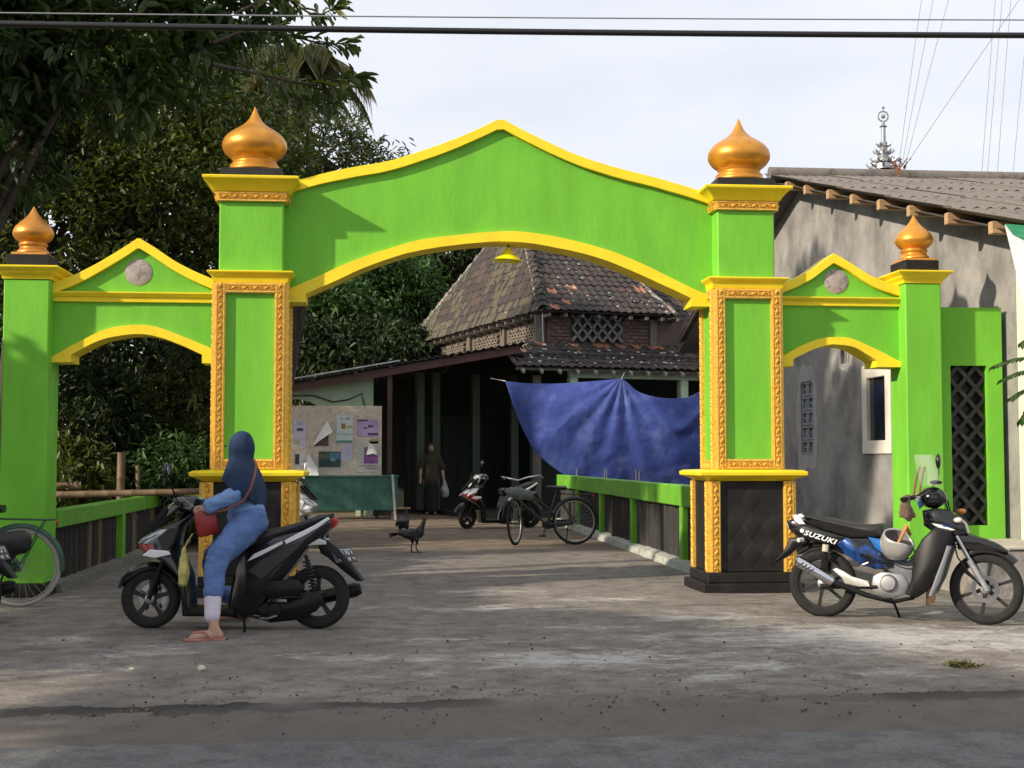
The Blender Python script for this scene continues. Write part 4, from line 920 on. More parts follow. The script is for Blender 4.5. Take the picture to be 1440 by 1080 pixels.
# block vent
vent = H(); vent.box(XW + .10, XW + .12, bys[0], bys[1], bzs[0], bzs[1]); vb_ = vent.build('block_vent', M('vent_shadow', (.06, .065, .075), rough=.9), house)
bw_, bh_ = (bys[1] - bys[0]) / 2, (bzs[1] - bzs[0]) / 5; q = MB(); t_ = .03
q.box(-.0, .075, 0, bw_ - .01, 0, t_); q.box(0, .075, 0, bw_ - .01, bh_ - .01 - t_, bh_ - .01); q.box(0, .075, 0, t_, t_ + .001, bh_ - .011 - t_); q.box(0, .075, bw_ - .01 - t_, bw_ - .01, t_ + .001, bh_ - .011 - t_)
q.box(.02, .07, t_ + .001, bw_ * .5, bh_ * .42, bh_ * .56); q.box(.022, .07, bw_ * .45, bw_ * .62, t_ + .001, bh_ - t_ - .012)
bme = q.mesh('vent_block', 20); bme.materials.append(M('blue_grey_block', (.24, .26, .29), rough=.85, var=.25, scale=12))
for i in range(2):
    for j in range(5):
        o = link_mesh(bme, 'vent_block', None, vb_); o.location = (.012, bys[0] - 13 + i * bw_ + .005, bzs[0] + j * bh_ + .005)
        if (i + j) % 2: o.scale = (1, -1, 1); o.location.y += bw_ - .01
# casement window
wf = H(); f_ = .11
wf.box(XW - .022, XW + .09, wys[0] - .06, wys[0] + f_, wzs[0] - .06, wzs[1] + .06); wf.box(XW - .022, XW + .09, wys[1] - f_, wys[1] + .06, wzs[0] - .06, wzs[1] + .06)
wf.box(XW - .022, XW + .09, wys[0] + f_ + .001, wys[1] - f_ - .001, wzs[0] - .06, wzs[0] + f_); wf.box(XW - .022, XW + .09, wys[0] + f_ + .001, wys[1] - f_ - .001, wzs[1] - f_, wzs[1] + .06)
win = wf.build('window', M('white_window_frame', (.70, .64, .57), rough=.5, var=.08), house, bevel=.006)
m = H(); m.box(XW + .03, XW + .04, wys[0] + f_, wys[1] - f_, wzs[0] + f_, wzs[1] - f_); m.build('pane', M('dark_pane', (.015, .017, .018), rough=.08, var=.1, spec=.6), win)
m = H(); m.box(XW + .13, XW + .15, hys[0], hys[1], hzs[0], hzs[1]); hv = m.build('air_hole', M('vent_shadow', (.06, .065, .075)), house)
for k in range(3): m = H(); y = hys[0] + .06 + k * .1; m.box(XW + .02, XW + .1, y, y + .035, hzs[0], hzs[1]); m.build('mullion', PATCHP, hv)
# front wall, corner pillar, plinth
m = H(); m.box(XW + .001, 16, 12.92, 13.08, -.05, RZ(13) - .1); m.build('front_wall', WHITEP, house)
m = H(); m.box(XW - .0, XW + .26, 12.62, 12.915, .46, 3.45); m.build('corner_pillar', WHITEP, house, bevel=.01)
m = H(); m.box(5.42, 16, 11.95, 13.35, -.1, .44); pl_ = m.build('plinth', M('rough_concrete', (.26, .24, .22), rough=.95, var=.3, scale=4, bump=.6, bscale=18, col2=(.13, .12, .11), c2=(.5, .64), c2scale=3), house, bevel=.02)
m = H(); m.box(5.40, 16, 11.93, 13.36, .441, .475); m.build('plinth_top', M('screed', (.44, .40, .34), rough=.9, var=.2, scale=5), house, bevel=.008)
# corrugated roof: one sheet per part, lapped up the slope
def corr(w_, l_):
    q = MB(); k = int(w_ / .146) * 8; xs = np.linspace(0, w_, k + 1)
    for y, dz in ((0, .0), (l_, 0)):
        for z0 in (0, -.008): q.v += [(x, y, .020 * math.cos(x / .146 * 2 * math.pi) + z0 + dz) for x in xs]
    n = k + 1; q.f = [(i, i + 1, 2 * n + i + 1, 2 * n + i) for i in range(k)] + [(n + i, 3 * n + i, 3 * n + i + 1, n + i + 1) for i in range(k)] + [(i, n + i, n + i + 1, i + 1) for i in range(k)] + [(2 * n + i, 2 * n + i + 1, 3 * n + i + 1, 3 * n + i) for i in range(k)] + [(0, 2 * n, 3 * n, n), (k, n + k, 3 * n + k, 2 * n + k)]
    return q
me = corr(1.022, 1.85).mesh('roof_sheet', 50); me.materials.append(ASB)
sl_ = math.atan(.265)
rb = MB(); rb.T = Matrix.Translation((-XW, -13, 0))
rb.add([(XV + .1, 11.8, RZ(11.8) - .115), (15.5, 11.8, RZ(11.8) - .115), (15.5, 19.7, RZ(19.7) - .115), (XV + .1, 19.7, RZ(19.7) - .115), (XV + .1, 26.5, RZ(26.5) - .115), (15.5, 26.5, RZ(26.5) - .115)], [(0, 1, 2, 3), (3, 2, 5, 4)])
roof = rb.build('roof', OLDW, house, smooth=None)
for r in range(5):
    for c in range(9):
        o = link_mesh(me, 'roof_sheet', None, roof); y = 11.62 + r * 1.64; o.location = (XV + .0 + c * .876 - XW + random.uniform(-.01, .01), y - 13, RZ(y) + .012 + (4 - r) * 0 + (.012 if c % 2 else 0)); o.rotation_euler = (sl_ - .008, random.uniform(-.004, .004), random.uniform(-.006, .006))
me2 = corr(1.022, 6.9).mesh('roof_sheet', 50); me2.materials.append(ASB)
for c in range(9):
    o = link_mesh(me2, 'roof_sheet', None, roof); o.location = (XV + c * .876 - XW, 19.68 - 13, RZ(19.7) + .02); o.rotation_euler = (-math.atan(.3), 0, 0)
rc = H(); rc.tube([(XV, 19.7, RZ(19.7) + .02), (15.4, 19.7, RZ(19.7) + .02)], .11, 12); rc.build('ridge_cap', ASB, roof, smooth=50)
for px, py in ((1102, 258), (1128, 261), (1160, 265), (1193, 270), (1231, 277), (1273, 285), (1326, 295), (1388, 308)):
    p = on_x(px, py, XV + .03); q = H(); zz = RZ(p.y) - .06; q.box(XV + .06, XV + 1.8, p.y - .045, p.y + .045, zz - .12, zz); q.build('purlin', WOOD, roof, bevel=.004)
# lattice wall between the right end post and the house
lw = tag(empty('lattice_wall', (5.9, 13.1, 0)), 'narrow green wall with a tall black diamond lattice, right of the right end post', 'wall')
def LW(): m = MB(); m.T = Matrix.Translation((-5.9, -13.1, 0)); return m
xa, xb = 5.44, 6.235; oa, ob = at(1338, 600, 13.1).x, at(1389, 600, 13.1).x; za, zb = .47, at(1370, 432.5, 13.1).z; z0, z1 = at(1360, 739, 13.1).z, at(1360, 514, 13.1).z
m = LW()
for q_ in ((xa, oa, za, zb), (ob, xb, za, zb), (oa, ob, za, z0), (oa, ob, z1, zb)): m.box(q_[0], q_[1], 13.1, 13.28, q_[2], q_[3])
m.build('wall', GREEN, lw, smooth=None)
cw, chh = (ob - oa) / 2.0, .213; q = MB(); 
for a, b_ in (((-.5, 0), (0, -.5)), ((0, -.5), (.5, 0)), ((.5, 0), (0, .5)), ((0, .5), (-.5, 0))):
    q.beam((a[0] * cw, 0, a[1] * chh), (b_[0] * cw, 0, b_[1] * chh), .040, .11, (0, 1, 0))
bme = q.mesh('breeze_block', 20); bme.materials.append(M('black_breeze_block', (.03, .028, .027), rough=.75, var=.3, scale=12, col2=(.07, .062, .055), c2=(.5, .66), c2scale=9))
zc = z0
j = 0
while z0 + j * chh / 2 <= z1 + .02:
    for i in range(3):
        xo = oa + (i + (.5 if j % 2 == 0 else 0)) * cw
        if xo > ob + .01 or (j % 2 == 0 and i == 2): continue
        o = link_mesh(bme, 'breeze_block', None, lw); o.location = (xo - 5.9, .10 + (.002 if j % 2 else 0), z0 + j * chh / 2)
    j += 1
m = LW(); m.box(oa - .1, ob + .1, 13.42, 13.46, za, zb - .1); m.build('back_panel', M('dim_back_panel', (.24, .23, .22), rough=.9, var=.3), lw)
# banner at the right edge
ban = MB(); k0 = at(1413, 316, 11.7); pts = [at(1413, 316, 11.7), at(1470, 322, 11.6), at(1480, 520, 11.6), at(1453, 470, 11.65), at(1438, 420, 11.68), at(1424, 362, 11.7)]
ban.v = [tuple(p - k0) for p in pts] + [tuple(p - k0 + Vector((.004, .012, 0))) for p in pts]; n = len(pts); ban.f = [tuple(range(n)), tuple(range(n, 2 * n))[::-1]] + [(i, n + i, n + (i + 1) % n, (i + 1) % n) for i in range(n)]
bn = ban.build('banner', M('white_banner_cloth', (.72, .72, .74), rough=.7, var=.05, scale=3), None, smooth=None); bn.location = k0
tag(bn, 'white cloth banner with a green top edge hanging from the house eave', 'banner')
m = MB(); pp = [at(1413, 315, 11.69), at(1475, 320, 11.59), at(1475, 345, 11.585), at(1440, 338, 11.66), at(1424, 330, 11.685)]; n = len(pp)
m.v = [tuple(p - k0 + Vector((0, -.012, 0))) for p in pp] + [tuple(p - k0 + Vector((0, -.004, 0))) for p in pp]; m.f = [tuple(range(n)), tuple(range(n, 2 * n))[::-1]] + [(i, n + i, n + (i + 1) % n, (i + 1) % n) for i in range(n)]
m.build('top_edge', M('banner_green', (.03, .25, .13), rough=.7), bn, smooth=None)
# silver finial of the tower behind the house
TY = 33.0; fb = at(1243, 236, TY); tw = tag(empty('mosque_tower', (fb.x, TY, 0)), 'silver tiered finial standing on a tower behind the grey house roof', 'tower')
SIL = M('silver_paint', (.34, .35, .37), rough=.35, metal=.6, var=.15, scale=10)
m = MB(); m.box(-1.1, 1.1, -1.1, 1.1, 0, 7.0); m.build('wall', WHITEP, tw)
m = MB(); m.frustum((-1.6, 1.6, -1.6, 1.6), 7.0, (-.1, .1, -.1, .1), fb.z - .05); m.build('roof', TILES[1], tw, smooth=None)
m = MB(); z = fb.z; S = (at(1243, 150, TY).z - z)
m.lathe([(.28, -.05), (.26, .08), (.16, .12), (.22, .15), (.22, .19), (.12, .24), (.13, .32), (.17, .36), (.17, .40), (.09, .45), (.10, .52), (.14, .56), (.12, .60), (.06, .66), (.055, S * .66), (.10, S * .67), (.05, S * .70), (.03, S * .76)], 16, (0, 0, z)); fin = m.build('finial', SIL, tw, smooth=35)
m = MB(); m.tube([(.13 * math.cos(t), 0, z + S * .84 + .13 * math.sin(t)) for t in np.linspace(0, 2 * math.pi, 20, endpoint=False)], .022, 6, closed=True); m.ball((0, 0, z + S * .84), .06, 8, 6); m.tube([(0, 0, z + S * .92), (0, 0, z + S * .97)], .02, 6); m.ball((0, 0, z + S * .985), (.06, .03, .025), 8, 5); m.build('emblem', SIL, fin, smooth=40)
for ti, (zz, rr, sz) in enumerate(((.14, .20, .15), (.38, .14, .12), (.57, .10, .09), (.01, .25, .18))):
    for k in range(8):
        a = 2 * math.pi * (k + .5 * (ti % 2)) / 8; d = Vector((math.cos(a), math.sin(a), 0)); m = MB()
        c = Vector((0, 0, z + zz)); m.tube([c + d * rr * .7, c + d * (rr + sz * .6) + Vector((0, 0, sz * .1)), c + d * (rr + sz) + Vector((0, 0, sz * .45)), c + d * (rr + sz * .9) + Vector((0, 0, sz * .8))], [.035, .03, .022, .008], 6); m.build('petal', SIL, fin, smooth=50)
# dry weed on the ridge
wd = at(1262, 243, 19.4); dw = MB()
for k in range(9):
    a = random.uniform(-.5, .6); h = random.uniform(.15, .30); dw.tube([(0, 0, 0), (a * h * .5, random.uniform(-.03, .03), h * .6), (a * h * 1.3, random.uniform(-.05, .05), h)], [.012, .009, .003], 5)
for k in range(24): 
    a = random.uniform(-.6, .7); h = random.uniform(.05, .26); p = Vector((a * h, random.uniform(-.05, .05), h)); dw.add([p, p + Vector((.03, .01, .02)), p + Vector((.05, 0, .05)), p + Vector((.015, -.01, .04))], [(0, 1, 2, 3)])
o = dw.build('dry_weed', M('rusty_stalk', (.23, .09, .045), rough=.9, var=.3), None); o.location = (wd.x, 19.35, RZ(19.35) + .04); tag(o, 'rusty brown dry weed sprouting on the corrugated roof beside the silver finial', 'weed')
# ------------------------------------------------------------ overhead lines
CABLE = M('black_cable', (.008, .008, .009), rough=.5, var=.2); WIRE = M('grey_wire', (.25, .25, .27), rough=.5)
def line(name, p, q, r, mat, label, group=None, sag=.0, n=24, twist=False):
    p = Vector(p); q = Vector(q); m = MB(); pts = [p.lerp(q, t) - p - Vector((0, 0, sag * 4 * t * (1 - t))) for t in np.linspace(0, 1, n)]
    if twist:
        for s in range(3):
            m.tube([c + Vector((0, math.cos(i * .9 + s * 2.1), math.sin(i * .9 + s * 2.1))) * r * .62 for i, c in enumerate(pts)], r * .62, 7)
    else: m.tube(pts, r, 7)
    o = m.build(name, mat, None, smooth=60); o.location = p; tag(o, label, 'cable', group); return o
a = at(-700, 18, 8.4); b_ = at(2140, 49, 8.4); line('power_cable', a, b_, .020, CABLE, 'thick black cable stretched across the top of the view', None, .05, 60)
a = at(-700, 9, 8.9); b_ = at(2140, 28, 8.9); line('telephone_wire', a, b_, .005, WIRE, 'thin grey wire just above the thick black cable', None, .03)
gl = 'faint slack wires rising from behind the house roof'
for (x0_, y0_, x1_, y1_) in ((1264, 232, 1300, -30), (1268, 235, 1318, -30), (1272, 236, 1342, -30), (1270, 238, 1462, -40), (1380, 250, 1402, -30), (1388, 250, 1412, -30), (1402, 250, 1424, -30), (1424, 250, 1446, 20)):
    k_ = x0_ < 1300; lb = 'faint thin wire %s, %s' % (('at a shallow slant', 'lowest of the four by the silver finial') if x1_ > 1440 and k_ else ('rising', ('steepest' if x1_ == 1300 else 'second steepest' if x1_ == 1318 else 'third steepest') + ' of the four by the silver finial') if k_ else ('rising', {1380: 'leftmost', 1388: 'second from the left', 1402: 'third from the left', 1424: 'rightmost'}[x0_] + ' of the four at the right edge'))
    line('slack_wire', at(x0_, y0_, 30), at(x1_, y1_, 30), .0075, WIRE, lb, gl, -.05)
# ------------------------------------------------------------ trees and plants
rng = np.random.default_rng(11)
def leaves(name, C, D, ln, wd, mat, parent, droop=.25, hue=None, fold=.25, kind=None):
    """many leaves as one mesh: C base points, D directions; each leaf is two folded quads"""
    n = len(C); ln = np.broadcast_to(ln, n) * rng.uniform(.7, 1.25, n); wd = np.broadcast_to(wd, n) * rng.uniform(.75, 1.2, n)
    D = D / np.maximum(np.linalg.norm(D, axis=1, keepdims=True), 1e-6)
    rnd = rng.normal(size=(n, 3)); S = np.cross(D, np.array([0, 0, 1.0]) + rnd * .45); S /= np.maximum(np.linalg.norm(S, axis=1, keepdims=True), 1e-6); Nn = np.cross(S, D)
    P = np.zeros((n, 6, 3)); L_ = ln[:, None]; W_ = wd[:, None]
    def at_(t, s, dz): return C + D * L_ * t + S * W_ * s + Nn * W_ * dz + np.array([0, 0, -1.]) * L_ * droop * t * t
    P[:, 0] = at_(0, 0, 0); P[:, 1] = at_(.3, .42, fold); P[:, 2] = at_(.68, .44, fold); P[:, 3] = at_(1, 0, 0); P[:, 4] = at_(.68, -.44, fold); P[:, 5] = at_(.3, -.42, fold)
    me = bpy.data.meshes.new(name); me.vertices.add(n * 6); me.vertices.foreach_set('co', P.ravel())
    b = (np.arange(n) * 6)[:, None]; F = np.concatenate([b + np.array([0, 1, 2, 3]), b + np.array([0, 3, 4, 5])], axis=1).ravel()
    me.loops.add(n * 8); me.loops.foreach_set('vertex_index', F); me.polygons.add(n * 2); me.polygons.foreach_set('loop_start', np.arange(n * 2) * 4); me.polygons.foreach_set('loop_total', np.full(n * 2, 4))
    h = (rng.uniform(0, 1, n) if hue is None else np.clip(hue, 0, 1)); at2 = me.attributes.new('leaf_hue', 'FLOAT', 'POINT'); at2.data.foreach_set('value', np.repeat(h, 6).astype(np.float32))
    me.update(); me.validate(); me.materials.append(mat); o = link_mesh(me, name, None, parent)
    if kind: o['kind'] = kind
    return o
def blob_points(blobs, n, shell=.55):
    """twig tips spread unevenly through ellipsoids, more of them towards the outside"""
    vol = np.array([b[1][0] * b[1][1] * b[1][2] for b in blobs]); pick = rng.choice(len(blobs), n, p=vol / vol.sum())
    d = rng.normal(size=(n, 3)); d /= np.linalg.norm(d, axis=1, keepdims=True); r = shell + (1 - shell) * rng.uniform(0, 1, n) ** .6
    r *= 1 + .22 * np.sin(d[:, 0] * 5 + pick) * np.sin(d[:, 2] * 4 + 2 * pick)
    c = np.array([b[0] for b in blobs])[pick]; s = np.array([b[1] for b in blobs])[pick]
    return c + d * s * r[:, None], d
def whorls(tips, out, per, spread, up=.15):
    """leaves fanning from each twig tip"""
    n = len(tips); d = np.repeat(out, per, axis=0) * .55 + rng.normal(size=(n * per, 3)) * .8; d[:, 2] += up
    c = np.repeat(tips, per, axis=0) + rng.normal(size=(n * per, 3)) * spread; return c, d
BARK = M('grey_brown_bark', (.055, .043, .034), rough=.95, var=.35, scale=6, bump=.6, bscale=25, stretch=(3, 3, 1))
def trunk(parent, base, top, r0, r1, limbs, seed=0):
    m = MB(); b = Vector(base); t = Vector(top); rs = random.Random(seed); pts = []
    for i in range(7):
        k = i / 6; pts.append(b.lerp(t, k) + Vector((rs.uniform(-1, 1), rs.uniform(-1, 1), 0)) * .06 * (i > 0))
    m.tube(pts, [r0 * 1.25 * (1 - k) + r1 * k if i == 0 else r0 * (1 - i / 6) + r1 * i / 6 for i, k in enumerate(np.linspace(0, 1, 7))], 10)
    tr = m.build('trunk', BARK, parent, smooth=60)
    for q in limbs:
        s = pts[rs.randint(3, 6)]; q = Vector(q); md = s.lerp(q, .5) + Vector((0, 0, .12 * (q - s).length)) + Vector((rs.uniform(-1, 1), rs.uniform(-1, 1), 0)) * .1
        L_ = MB(); c = smoothline([s, md, q], 9); L_.tube(c, list(np.linspace(r1 * .8, .012, 9)), 7); L_.build('limb', BARK, tr, smooth=60)
    return tr
def tree(name, base, blobs, ntips, per, ln, wd, mat, label, cat='tree', group=None, r0=.16, droop=.25, spread=.06, up=.15, nl=8, shell=.5, fork=None):
    b = Vector(base); o = tag(empty(name, b), label, cat, group); T = np.array(base)
    bl_ = [((np.array(c) - T), s) for c, s in blobs]
    cz = np.mean([c for c, s in bl_], axis=0); top = Vector(cz) if fork is None else Vector(fork) - b
    tips, out = blob_points(bl_, ntips, shell); c, d = whorls(tips, out, per, spread, up)
    hue = np.repeat(np.clip(.45 + .5 * np.sin(tips[:, 0] * 2.1 + tips[:, 2] * 1.7 + tips[:, 1]) * rng.uniform(0, 1, ntips), 0, 1), per) * .6 + rng.uniform(0, .4, ntips * per)
    leaves('crown', c, d, ln, wd, mat, o, droop, hue)
    idx = rng.choice(ntips, min(nl, ntips), replace=False); trunk(o, (0, 0, -.1), top, r0, r0 * .5, [tips[i] * .92 + np.array(top) * .08 for i in idx], len(name) + ntips)
    return o
BIGL = leafmat('big_dark_leaf', (.02, .042, .016), (.07, .112, .03), (.17, .18, .04), .28, .4)
MIDL = leafmat('olive_sunlit_leaf', (.026, .042, .013), (.115, .14, .035), (.30, .27, .08), .35, .45)  # upper tones raised to put sunlight into the leaf colour
FINL = leafmat('grey_green_leaf', (.035, .05, .022), (.10, .125, .05), (.22, .21, .08), .22, .5)
FARL = leafmat('fresh_green_leaf', (.02, .045, .013), (.06, .125, .03), (.09, .17, .04), .25, .5)
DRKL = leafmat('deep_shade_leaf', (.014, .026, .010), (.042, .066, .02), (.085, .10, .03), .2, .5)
# big-leaved tree over the left arch
A = tree('broadleaf_tree', (-4.9, 15.6, 0), [((-3.3, 15.6, 6.3), (1.5, 1.3, 1.2)), ((-4.8, 15.8, 5.4), (1.2, 1.4, 1.4)), ((-2.0, 16.0, 6.9), (1.0, 1.0, .75)), ((-3.2, 15.8, 7.9), (2.0, 1.3, .9)), ((-5.6, 15.0, 7.2), (1.4, 1.3, 1.2)), ((-4.2, 15.4, 6.9), (1.3, 1.2, 1.0))],
         2300, 9, .22, .072, BIGL, 'tall dark tree with long glossy leaves overhanging the left side arch', group='trees behind the gateway', r0=.17, droop=.2, spread=.06, nl=14, fork=(-4.75, 15.6, 5.6))
# its branch against the sky, every leaf a piece of its own
lm = []
for k in range(4):
    q = MB(); L_, W_ = .25, .075
    q.v = [(0, 0, 0), (W_ * .35, L_ * .3, .012), (W_ * .5, L_ * .62, .010 - .01 * k), (W_ * .3, L_ * .88, -.015), (0, L_, -.04 - .012 * k), (-W_ * .3, L_ * .88, -.015), (-W_ * .5, L_ * .62, .010 - .01 * k), (-W_ * .35, L_ * .3, .012), (0, L_ * .5, -.006)]
    q.f = [(0, 1, 8), (1, 2, 8), (2, 3, 4, 8), (8, 4, 5, 6), (6, 7, 8), (7, 0, 8)]
    me = q.mesh('leaf', 60); a2 = me.attributes.new('leaf_hue', 'FLOAT', 'POINT'); a2.data.foreach_set('value', [(.25, .5, .7, .95)[k]] * 9); me.materials.append(BIGL); lm.append(me)
Ab = Vector((-4.9, 15.6, 0)); YB = 14.8
for ci, path in enumerate(([(300, 90), (370, 105), (430, 118), (475, 112), (505, 108)], [(300, 60), (360, 40), (410, 50), (455, 62), (485, 60)], [(330, 20), (390, -5), (440, 20), (470, 12)], [(360, 100), (400, 125), (430, 140), (470, 138)])):
    c = smoothline([at(px, py, YB + .15 * ci) - Ab for px, py in path], 30); m = MB(); m.tube(c, list(np.linspace(.022, .006, 30)), 6); br = m.build('branch', BARK, A, smooth=60)
    for i in range(6, 30):
        for s in range(2 if i < 26 else 4):
            if random.random() < .12: continue
            tdir = (c[min(i + 1, 29)] - c[i - 1]).normalized(); d = (tdir * random.uniform(.2, .9) + Vector((random.uniform(-.7, .7), random.uniform(-.8, .6), random.uniform(-.9, .5)))).normalized()
            o = link_mesh(random.choice(lm), 'leaf', None, br); o.location = c[i]; sc_ = random.uniform(.65, 1.1); o.scale = (sc_,) * 3
            o.rotation_euler = (d.to_track_quat('Y', 'Z').to_matrix().to_4x4() @ Matrix.Rotation(random.uniform(-.8, .8), 4, 'Y')).to_euler()
tree('olive_tree', (-5.3, 19.2, 0), [((-3.0, 19.0, 4.6), (1.4, 1.1, 1.2)), ((-4.6, 19.2, 4.4), (1.4, 1.2, 1.4)), ((-2.0, 19.3, 5.4), (1.1, 1.0, 1.0)), ((-3.6, 19.6, 6.4), (1.5, 1.2, 1.0)), ((-5.6, 19.6, 5.6), (1.2, 1.2, 1.4)), ((-2.3, 19.6, 3.9), (1.0, .9, .9))],
     3600, 8, .125, .058, MIDL, 'olive green tree with small sunlit leaves behind the left pillar dome', group='trees behind the gateway', r0=.14, nl=12, spread=.07, fork=(-5.1, 19.2, 3.6))
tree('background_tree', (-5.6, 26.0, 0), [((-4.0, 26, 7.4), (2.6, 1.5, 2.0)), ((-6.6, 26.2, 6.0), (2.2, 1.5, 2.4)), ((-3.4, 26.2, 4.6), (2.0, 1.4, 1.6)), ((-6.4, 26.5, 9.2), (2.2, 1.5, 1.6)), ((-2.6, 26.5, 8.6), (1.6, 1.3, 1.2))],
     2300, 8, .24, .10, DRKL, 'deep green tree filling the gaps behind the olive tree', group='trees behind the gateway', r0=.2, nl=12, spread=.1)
tree('feathery_tree', (-1.9, 22.2, 0), [((-1.1, 22.2, 6.3), (1.15, 1.0, .8)), ((-.45, 22.2, 5.9), (.85, .9, .75)), ((-.25, 22.2, 5.35), (.7, .7, .5)), ((-1.8, 22.3, 5.6), (1.1, .9, .9)), ((-2.2, 22.6, 7.2), (1.0, .9, .8)), ((-1.1, 22.3, 5.0), (1.1, .9, .6))],
     1900, 6, .15, .032, FINL, 'grey green tree of narrow leaves between the left pillar dome and the main arch', group='trees behind the gateway', r0=.12, nl=12, spread=.06)
# undergrowth seen through the left arch
for i, (px, py, Y, rx, rz, lb, ln, wd) in enumerate(((130, 590, 20.0, .9, .9, 'dark leafy shrub beside the left end post, under the left arch', .2, .07), (215, 560, 21.5, 1.0, 1.1, 'darkest shrub in the middle of the left arch', .2, .07), (275, 580, 20.6, .7, 1.1, 'tall shrub next to the left pillar, under the left arch', .16, .06), (110, 660, 19.3, .6, .5, 'low shrub above the bamboo rails, by the left end post', .16, .05), (165, 505, 22.0, 1.3, .8, 'high shrub filling the top of the left arch opening', .18, .06), (250, 655, 19.6, .6, .45, 'low bush behind the scooter mirror', .14, .05))):
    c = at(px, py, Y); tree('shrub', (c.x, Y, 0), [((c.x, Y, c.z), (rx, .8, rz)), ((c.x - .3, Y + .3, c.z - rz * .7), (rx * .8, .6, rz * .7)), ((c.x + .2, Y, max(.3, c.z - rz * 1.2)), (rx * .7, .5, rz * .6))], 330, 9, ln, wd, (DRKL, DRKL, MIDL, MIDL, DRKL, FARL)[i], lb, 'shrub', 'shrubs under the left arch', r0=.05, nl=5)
# trees beyond the lean-to
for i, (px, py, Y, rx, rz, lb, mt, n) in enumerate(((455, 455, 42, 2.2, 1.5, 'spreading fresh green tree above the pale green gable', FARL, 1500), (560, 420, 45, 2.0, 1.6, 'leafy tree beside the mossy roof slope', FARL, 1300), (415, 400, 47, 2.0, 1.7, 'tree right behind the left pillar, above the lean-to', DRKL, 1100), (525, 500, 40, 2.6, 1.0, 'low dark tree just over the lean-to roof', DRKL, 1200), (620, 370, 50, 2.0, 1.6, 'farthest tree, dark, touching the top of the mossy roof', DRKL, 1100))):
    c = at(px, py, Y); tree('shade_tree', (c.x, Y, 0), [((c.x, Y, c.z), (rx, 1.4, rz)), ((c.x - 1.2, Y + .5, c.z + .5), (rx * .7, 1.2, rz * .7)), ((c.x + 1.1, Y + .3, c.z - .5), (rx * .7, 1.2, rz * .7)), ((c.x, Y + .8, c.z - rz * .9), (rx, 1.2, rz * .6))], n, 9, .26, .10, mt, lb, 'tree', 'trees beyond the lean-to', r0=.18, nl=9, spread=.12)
# far mass of greenery that closes the view
n = 5200; cx = np.concatenate([rng.uniform(-34, 4, n)]); cy = rng.uniform(56, 70, n); cz = rng.uniform(0, 1, n) ** .8 * (7.5 + 2.2 * np.sin(cx * .7) + 1.2 * np.sin(cx * 1.9 + 1))
tips = np.stack([cx, cy, cz], 1); c, d = whorls(tips, rng.normal(size=(n, 3)), 8, .35, .1)
tag(leaves('treeline', c, d, .5, .24, DRKL, None), kind='stuff')
# coconut palm
PALM = leafmat('palm_leaflet', (.04, .055, .02), (.13, .12, .045), (.26, .21, .09), .25, .5)
pc = at(415, 85, 24.5); pt = tag(empty('coconut_palm', (pc.x, 24.5, 0)), 'coconut palm with yellowing drooping fronds between the dark leaves at the top left', 'palm')
m = MB(); m.tube([(-.3, .2, -.1), (-.15, .1, pc.z * .5), (0, 0, pc.z)], [.16, .12, .10], 10); m.build('trunk', BARK, pt, smooth=60)
for k in range(15):
    a = 2 * math.pi * k / 15 + .3; el = random.uniform(-.1, .9); L_ = random.uniform(1.15, 1.6); d = Vector((math.cos(a), math.sin(a) * .8, 0))
    P_ = [Vector((0, 0, pc.z)) + d * L_ * t * math.cos(el * (1 - t)) + Vector((0, 0, L_ * (math.sin(el) * t - .85 * t * t))) for t in np.linspace(0, 1, 14)]
    m = MB(); m.tube(P_, list(np.linspace(.022, .005, 14)), 5); fr = m.build('frond_rib', PALM, pt, smooth=60); C_ = []; D_ = []
    for i in range(1, 14):
        for e in range(4):
            p = P_[i - 1].lerp(P_[i], e / 4); t = (P_[i] - P_[i - 1]).normalized(); s_ = t.cross(Vector((0, 0, 1))).normalized()
            for s in (-1, 1): C_.append(p); D_.append(t * .55 + s_ * s * .8 + Vector((0, 0, -.55)))
    leaves('leaflets', np.array(C_), np.array(D_), .42, .022, PALM, fr, .4, np.full(len(C_), random.uniform(.1, 1)), .1, 'stuff')
# roadside trees left of the view, whose shade lies over the road verge and the foot of the gateway
def shader(base, blobs, n, lb, ln=.2, wd=.09, r0=.14): tree('roadside_tree', base, blobs, n, 8, ln, wd, MIDL, lb, 'tree', 'roadside trees left of the gateway', r0=r0, nl=8, shell=.25)
shader((-7.2, 12.0, 0), [((-7.2, 11.9, 8.5), (1.5, 1.0, 1.0)), ((-8.4, 12.2, 8.3), (1.2, 1.0, 1.0))], 900, 'tall roadside tree with a high crown left of the gateway')
shader((-6.9, 5.0, 0), [((-6.6, 4.6, 4.0), (1.2, 2.4, 1.15)), ((-6.8, 6.8, 3.6), (1.1, 1.5, 1.0)), ((-7.0, 2.6, 4.4), (1.2, 1.6, 1.2))], 2600, 'low round roadside tree beside the road, left of the view')
shader((-6.3, 10.3, 0), [((-6.1, 9.6, 2.7), (1.0, 1.8, 1.0)), ((-6.3, 11.4, 2.7), (.9, 1.2, .9)), ((-6.2, 8.0, 2.6), (.9, 1.2, 1.0))], 1700, 'bushy roadside tree next to the left end post', r0=.1)
shader((-7.4, 0.5, 0), [((-7.0, .4, 4.6), (1.3, 1.8, 1.3)), ((-7.4, -1.6, 4.8), (1.3, 1.6, 1.3))], 1700, 'roadside tree nearest the camera, left of the view')
shader((-6.8, 14.0, 0), [((-6.6, 13.6, 2.6), (1.1, 1.4, 1.2)), ((-6.9, 15.0, 3.2), (1.2, 1.2, 1.3))], 600, 'leafy tree behind the left end post, outside the arch', r0=.1)
